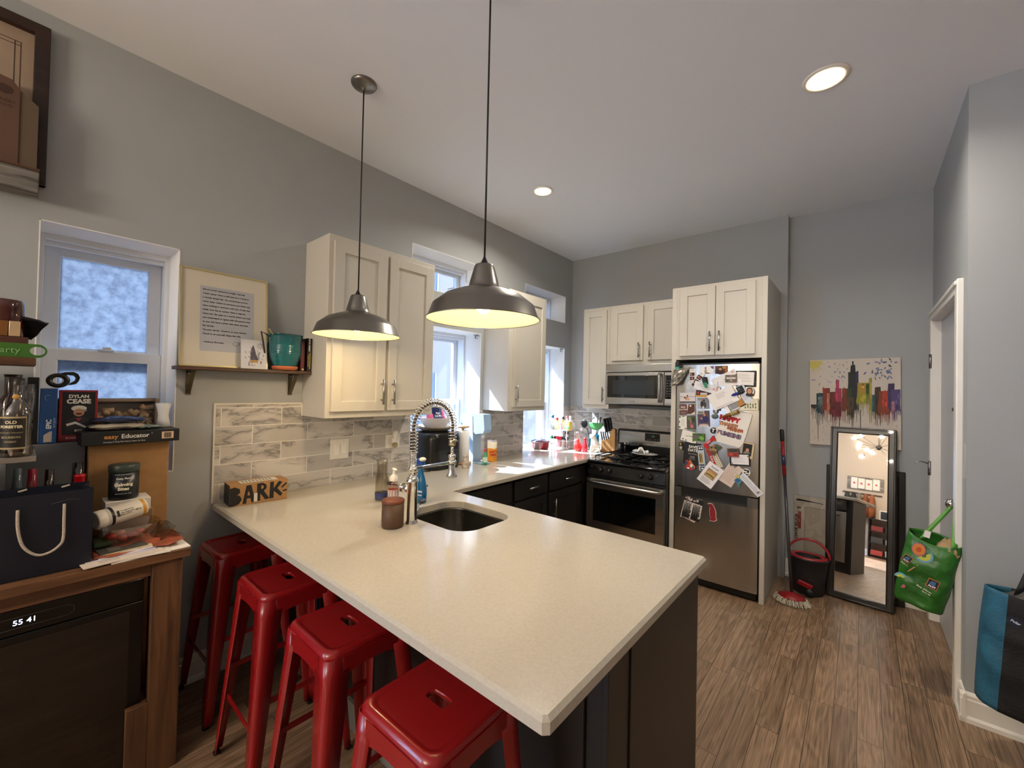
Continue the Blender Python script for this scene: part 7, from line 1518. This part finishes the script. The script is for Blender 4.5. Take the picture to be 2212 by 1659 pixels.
MB().grid(lambda u, v: (.22+.24*v, .33+.085*u+.01*math.sin(v*8), .905+.05*(1-abs(2*u-1))*(.6+.4*noise.noise(V((u*5, v*6, 9))))), 14, 18, GLASS('#e9e2d0', .75, .2)).build('plastic_bag', label='crumpled clear plastic bag at the back right corner of the table', cat='bag')
rr = random.Random(21)
mail = [(.47, .30, .16, .24, .05, '#e9e2de', 'large white envelope on top of the table edge, under the rest of the mail'), (.50, .25, .11, .22, -.10, '#ddd3c8', 'cream envelope sticking out over the table edge'), (.50, .22, .10, .23, .12, '#d9ccc0', 'pale leaflet pointing to the gift bag'), (.46, .22, .10, .20, -.05, '#c9c3d0', 'blue-grey printed letter in the mail pile'),
        (.455, .235, .09, .17, .08, '#e6e0dd', 'white folded letter in the middle of the mail pile'), (.45, .24, .085, .15, -.12, '#d8d2dc', 'lilac-white envelope near the top of the mail pile'), (.445, .235, .085, .15, .03, '#c9b98a', 'kraft-yellow envelope near the top of the mail pile'), (.44, .225, .08, .14, .10, '#4b4a48', 'dark grey card topmost in the mail pile')]
for i, (x, y, lx, ly, a, hx, lab) in enumerate(mail):
    T = M.Translation((x, y, TZ+.0008+i*.0032)) @ M.Rotation(a, 4, 'Z'); mb = MB(); mb.box(-lx/2, lx/2, -ly/2, ly/2, 0, .0028, P(hx, .7), T=T)
    if i in (0, 3): mb.box(-lx*.2, lx*.0, ly*.2, ly*.34, .0028, .003, P('#2b2722', .6), T=T)
    for k in range(5): mb.box(lx*(-.38+.15*k), lx*(-.33+.15*k), -ly*.3, -ly*.05, .0028, .003, P('#9a948e', .6), T=T)
    mb.build('envelope', label=lab, cat='mail', group='pile of mail on the wooden table')
MB().box(.33, .42, .145, .20, TZ+.030, TZ+.05, P('#2c3b22', .8, var=.4, vs=30), .008).build('green_cloth', label='folded dark green cloth between gift bag and mail pile', cat='cloth')

# ------------------------------------------------------------------ bottle rack at the left edge
SH = wood('#3a2415', '#6a4526', (8, 1.5, 8), 3)
t = thing('bottle_rack', 'open wooden rack of bottles cut by the left edge of the photo', 'rack', (.2, -.4, TZ))
mb = MB(); mb.box(.12, .38, -.60, -.006, 1.262, 1.282, P('#7d746c', .5), .002); mb.build('middle_shelf', t)
MB().box(.12, .36, -.60, -.015, 1.612, 1.640, SH, .002).build('top_shelf', t)
for x in (.125, .318):
    for y in (-.60, -.27): MB().box(x, x+.02, y, y+.02, TZ+.0005, 1.6115, SH).build('post', t)
MB().box(.13, .335, -.20, -.095, TZ+.0005, 1.2615, P('#57534f', .5), .003).build('storage_box', label='grey box standing under the middle shelf of the bottle rack', cat='box')
def bottle(lab, x, y, z, prof, m, capm, caph, extra=None, cat='bottle'):
    t = thing('liquor_bottle', lab, cat, (x, y, z)); MB().lathe(prof, m, c=(x, y, z), n=30, caps=False).build('glass', t)
    r, z1 = prof[-1][0], prof[-1][1]; MB().lathe([(r+.001, z1-caph*.4), (r+.002, z1+caph*.6), (0, z1+caph*.6)], capm, c=(x, y, z), n=20, caps=False).build('cap', t)
    if extra: extra(t, x, y, z)
    return t
def of_label(t, x, y, z):
    mb = MB(); r = .0402
    def w(txt, size, zz, hx, bd=.0004, rr_=None):
        vs, fs = text_mesh(txt, size, bd); q = rr_ or r; mb.add([(x+(q+.0008)*math.cos(v.x/q-.35), y+(q+.0008)*math.sin(v.x/q-.35), z+zz+v.y) for v in vs], fs, P(hx, .6))
    def band(a0, a1, z0, z1, hx, q): mb.grid(lambda u, v: (x+q*math.cos(a0+(a1-a0)*u), y+q*math.sin(a0+(a1-a0)*u), z+z0+(z1-z0)*v), 12, 1, P(hx, .5))
    band(-1.3, .62, .03, .145, '#a08f6a', r); band(-1.25, .57, .036, .139, '#17120d', r+.0003)
    w('OLD', .014, .125, '#d9cfae'); w('FORESTER', .0125, .109, '#d9cfae', .0006); w('KENTUCKY STRAIGHT', .006, .088, '#9c8f6c', .0001); w('BOURBON', .010, .072, '#9c8f6c', .0003); w('WHISKY', .008, .056, '#9c8f6c', .0002)
    mb.build('label', t); MB().ball((x+.014, y-.004, z+.215), .009, P('#b98a45', .4), sx=.4).build('seal', t)
PROF_OF = [(0, 0), (.036, 0), (.040, .006), (.040, .15), (.037, .168), (.022, .192), (.0145, .205), (.0135, .25), (.0145, .262), (.0145, .268)]
bottle('clear squat whisky bottle with black label on the rack shelf', .345, -.055, 1.2825, PROF_OF, GLASS('#e9e4da', .8, .14), P('#1b120d', .4), .025, of_label)
bottle('clear bottle with foil-white neck cut by the left photo edge', .30, -.135, 1.2825, [(0, 0), (.034, 0), (.036, .01), (.036, .16), (.018, .20), (.014, .26)], GLASS('#dfe8ea', .8, .14), P('#15171c', .4), .02)
bottle('dark red wine bottle behind the squat whisky bottle', .19, -.068, 1.2825, [(0, 0), (.036, 0), (.037, .01), (.037, .19), (.022, .22), (.022, .29)], P('#2d0d12', .15, coat=.5), P('#12080a', .4), .01)
t = thing('wine_glass', 'clear stemmed glass beside the black upright box', 'glass', (.15, -.03, 1.2825)); MB().lathe([(0, .0), (.032, .002), (.006, .006), (.004, .10), (.012, .12), (.028, .16), (.030, .22), (.027, .26), (.026, .26), (.029, .22), (.027, .16), (.0, .122)], GLASS('#ffffff', .9, .12), c=(.112, -.035, 1.2825), n=26, caps=False).build('bowl', t)
for lab, x, y, hb, hc in (('pink-red slim bottle standing on the table behind the gift bag', .20, -.012, '#8e2334', '#8e2334'), ('dark brown bottle with mint label standing on the table behind the gift bag', .245, .032, '#24160f', '#24160f'), ('clear bottle standing on the table at the back left', .15, -.05, '#5f6e78', '#1b1b1e')):
    t = thing('liquor_bottle', lab, 'bottle', (x, y, TZ)); MB().lathe([(0, 0), (.024, 0), (.026, .008), (.026, .21), (.014, .26), (.012, .33), (0, .331)], P(hb, .15, coat=.5), c=(x, y, TZ+.0005), n=22, caps=False).build('glass', t)
    if 'mint' in lab: MB().lathe([(.0265, .14), (.0265, .225)], P('#8fa58f', .5), c=(x, y, TZ), n=22, caps=False).build('label', t)
t = thing('wine_bottle', 'wine bottle with a bright red foil neck behind the gift bag', 'bottle', (.27, .11, TZ)); x, y = .27, .113
MB().lathe([(0, 0), (.036, 0), (.038, .01), (.038, .18), (.018, .23), (.0155, .27), (0, .271)], P('#0b0d0c', .12, coat=.5), c=(x, y, TZ+.0005), n=24, caps=False).build('glass', t); MB().lathe([(.0165, .235), (.0165, .292), (.0175, .294), (.0175, .302), (.015, .304), (0, .304)], P('#b01322', .25, m=.3), c=(x, y, TZ), n=24, caps=False).build('foil', t)
t = thing('wine_bottle', 'dark wine bottle whose black neck shows above the red foil neck', 'bottle', (.2, .12, TZ)); x, y = .192, .112
MB().lathe([(0, 0), (.036, 0), (.038, .01), (.038, .20), (.018, .26), (.016, .34), (0, .341)], P('#100c0a', .15, coat=.5), c=(x, y, TZ+.0005), n=24, caps=False).build('glass', t)
# top of the rack
t = thing('green_tray', 'green tray with an oval hand hole on the top shelf of the rack', 'tray', (.3, -.15, 1.6405)); T = FL(.345, 0, 1.641)
mb = MB(); o_ = [(-.30, 0), (-.012, 0)]+[(-.012+.024*math.sin(a), .025-.025*math.cos(a)) for a in [PI*i/10 for i in range(1, 10)]]+[(-.012, .05), (-.30, .05)]
bm = bmesh.new(); ov = [bm.verts.new((x, y, 0)) for x, y in o_]; hv = [bm.verts.new((-.012+.019*math.cos(a), .025+.016*math.sin(a), 0)) for a in [2*PI*i/16 for i in range(16)]]
ed = [bm.edges.new((r[i], r[(i+1) % len(r)])) for r in (ov, hv) for i in range(len(r))]; bmesh.ops.triangle_fill(bm, use_beauty=True, edges=ed); bm.verts.index_update()
mb.add([v.co.copy() for v in bm.verts], [tuple(v.index for v in f.verts) for f in bm.faces], P('#3b6a22', .4), T); bm.free()
mb.text('Party', .03, P('#7fae6a', .5), T @ M.Translation((-.085, .024, 0)), h=.002); mb.build('side', t, solid=.003); MB().box(.16, .343, -.30, -.02, 1.6405, 1.645, P('#3b6a22', .4)).build('base', t)
MB().box(.17, .335, -.30, -.035, 1.6455, 1.715, wood('#3d1d12', '#6b3522', (6, 1.2, 6), 3), .003).build('wooden_case', label='reddish-brown wooden case inside the green tray', cat='case')
t = thing('candle_set', 'boxed set of small metallic candles on the reddish-brown case', 'candles', (.3, -.1, 1.7155))
for i, hx in enumerate(('#cbb089', '#8a5c2f', '#a7a39b', '#8f7d5a')): MB().box(.29, .335, -.082-.029*i, -.055-.029*i, 1.7155, 1.77, P(hx, .3, m=.4), .002).build('candle_cup', t)
t = MB().lathe([(0, 0), (.045, 0), (.05, .01), (.048, .06), (.052, .075), (.049, .125), (.045, .14), (.04, .14), (.044, .12), (.046, .075), (.042, .02), (0, .01)], P('#45140c', .12, coat=.6), c=(.23, -.095, 1.7155), n=30, caps=False).build('ceramic_vase', label='glossy dark red-brown ceramic jug behind the metallic candles', cat='vase')
MB().grid(lambda u, v: (.20+.06*v, -.062+.07*u*(.5+.6*v), 1.7155+.085*v-.02*u*v+.008*noise.noise(V((u*4, v*4, 2)))), 10, 10, P('#0c0e14', .4)).build('dark_pouch', label='folded dark pouch next to the ceramic jug', cat='pouch', solid=.006)

# ------------------------------------------------------------------ framed drawing with its weathered ledge, top left
t = thing('framed_drawing', 'large dark-framed architectural drawing high on the left wall', 'picture frame', (.02, -.4, 2.376)); FW = wood('#1c100a', '#331d12', (8, 1.5, 8), 3)
T = FL(.004, -.95, 2.376); w, h = .947, .673; mb = MB()
for a in ((0, .045, 0, h), (w-.045, w, 0, h), (0, w, 0, .045), (0, w, h-.045, h)): mb.box(*a, 0, .035 if a[1]-a[0] < .1 else .0342, FW, .004, T=T)
mb.build('frame', t); MB().box(.04, w-.04, .04, h-.04, 0, .008, P('#a08a76', .8, var=.2, vs=4), T=T).build('paper', t)
mb = MB(); I = P('#3a2c22', .8)
for x in (w-.082, w-.098): mb.box(x, x+.002, .05, h-.10, .008, .009, I, T=T)
for y in (h-.10, h-.115): mb.box(.1, w-.08, y, y+.002, .008, .009, I, T=T)
for r in (.30, .285, .22, .15): mb.tube([T @ V((.60+r*math.cos(a), .18+r*1.1*math.sin(a), .009)) for a in [PI*i/40 for i in range(41)]], .0012, I, n=4)
for i in range(26): a = PI*i/26; mb.tube([T @ V((.60+.10*math.cos(a), .18+.10*math.sin(a), .009)), T @ V((.60+.28*math.cos(a), .18+.30*math.sin(a), .009))], .0007, I, n=4)
mb.build('ink_lines', t)
t = MB().box(.041, .115, -.75, -.022, 2.318, 2.405, wood('#4b4742', '#8d8881', (10, .8, 10), 5, .8), .003).box(.040, .118, -.75, -.021, 2.405, 2.414, P('#54341e', .7)).build('wooden_ledge', label='weathered grey wooden ledge in front of the framed drawing', cat='ledge')
t = thing('paper_wine_bag', 'brown paper bag with a dark oval print standing on the wooden ledge', 'bag', (.08, -.12, 2.415))
mb = MB(); T = frame((.10, -.165, 2.4145), (0, 1, 0), (0, 0, 1)); mb.prism([(0, 0), (.085, 0), (.085, .30), (.065, .33), (0, .34)], -.055, 0, P('#5b4030', .7, var=.15, vs=6), T=T); mb.prism([(.085, 0), (.135, 0), (.135, .26), (.085, .30)], -.05, -.004, P('#5b4a38', .7), T=T)
mb.prism([(.045+.024*math.cos(a*PI/10), .285+.018*math.sin(a*PI/10)) for a in range(20)], 0, .0006, P('#3a2114', .7), T=T); mb.text('WINERY', .016, P('#3a2114', .7), T @ M.Translation((.045, .24, 0)), bold=.0004); mb.text('ESTATE', .013, P('#3a2114', .7), T @ M.Translation((.045, .222, 0)), bold=.0003); mb.build('bag', t)

# ------------------------------------------------------------------ far side of the room, visible in the leaning mirror
t = thing('wall_art', 'rustic whitewashed plank sign with four red stars, seen in the mirror', 'wall art', (1.1, -4.98, 1.6))
mb = MB(); GW = wood('#4f4944', '#8b847c', (1.2, 8, 8), 4, .8); mb.box(.78, 1.48, -4.998, -4.985, 1.50, 1.82, GW)
for i in range(4): mb.box(.86+.14*i, .985+.14*i, -4.985, -4.972, 1.525+.01*(i % 2), 1.795-.012*(i % 3), P('#d9d2c6', .8, var=.1, vs=9))
mb.build('planks', t)
for i in range(4):
    T = FR(.922+.14*i, -4.9715, 1.66); MB().prism([((.034 if k % 2 == 0 else .016)*math.sin(k*PI/6), (.034 if k % 2 == 0 else .016)*math.cos(k*PI/6)) for k in range(12)], 0, .003, P('#b3202a', .6), T=T).build('star', t)
rr = random.Random(9)
MB().box(.7, 1.45, -4.998, -4.975, 1.40, 1.43, P('#3a2a1e', .6)).build('coat_rail', label='dark coat rail below the starred plank sign', cat='rail')
for i, (x, hx, nm) in enumerate(((.82, '#23281f', 'dark olive'), (.94, '#17181b', 'black'), (1.05, '#6d6153', 'taupe'), (1.17, '#7b4323', 'rust brown'), (1.29, '#8c5029', 'tan brown'))):
    MB().lathe([(0, .0), (.11, .02), (.12, .22), (.10, .45), (.06, .54), (0, .56)], P(hx, .8, var=.3, vs=6), c=(x, -4.86, .862), n=18, sx=.58, sy=.8, caps=False).build('coat', label='%s coat on the coat rail, seen in the mirror' % nm, cat='coat', group='coats on the rail')
t = thing('shelf_unit', 'black shelf unit with shoe boxes, seen low in the mirror', 'shelf', (1.55, -4.8, 0)); mb = MB(); BKM = P('#17140f', .4)
for z in (.03, .3, .57, .84): mb.box(1.28, 2.1, -4.98, -4.70, z, z+.02, BKM)
for x in (1.26, 2.1): mb.box(x, x+.02, -4.98, -4.70, 0, .86, BKM)
mb.build('shelves', t)
for i in range(9): MB().box(1.31+.26*(i % 3), 1.52+.26*(i % 3), -4.95, -4.72, .0505+.27*(i//3), .16+.27*(i//3)+.02*(i % 2), P(rr.choice(['#7a2a25', '#a59c8e', '#3d3a36', '#b5463a', '#c9c2b4']), .6), .003).build('shoe_box', label='shoe box on the %s of the black shelf, %s from the left' % (['bottom board', 'second board', 'third board'][i//3], ['first', 'second', 'third'][i % 3]), cat='box', group='boxes on the black shelf unit')
t = MB().box(1.42, 1.60, -4.94, -4.92, .8605, 1.08, P('#d9d4cc', .5), .002).box(1.44, 1.58, -4.92, -4.918, .88, 1.06, P('#2b3238', .3)).build('standing_photo', label='white photo frame standing on the black shelf unit', cat='picture frame')
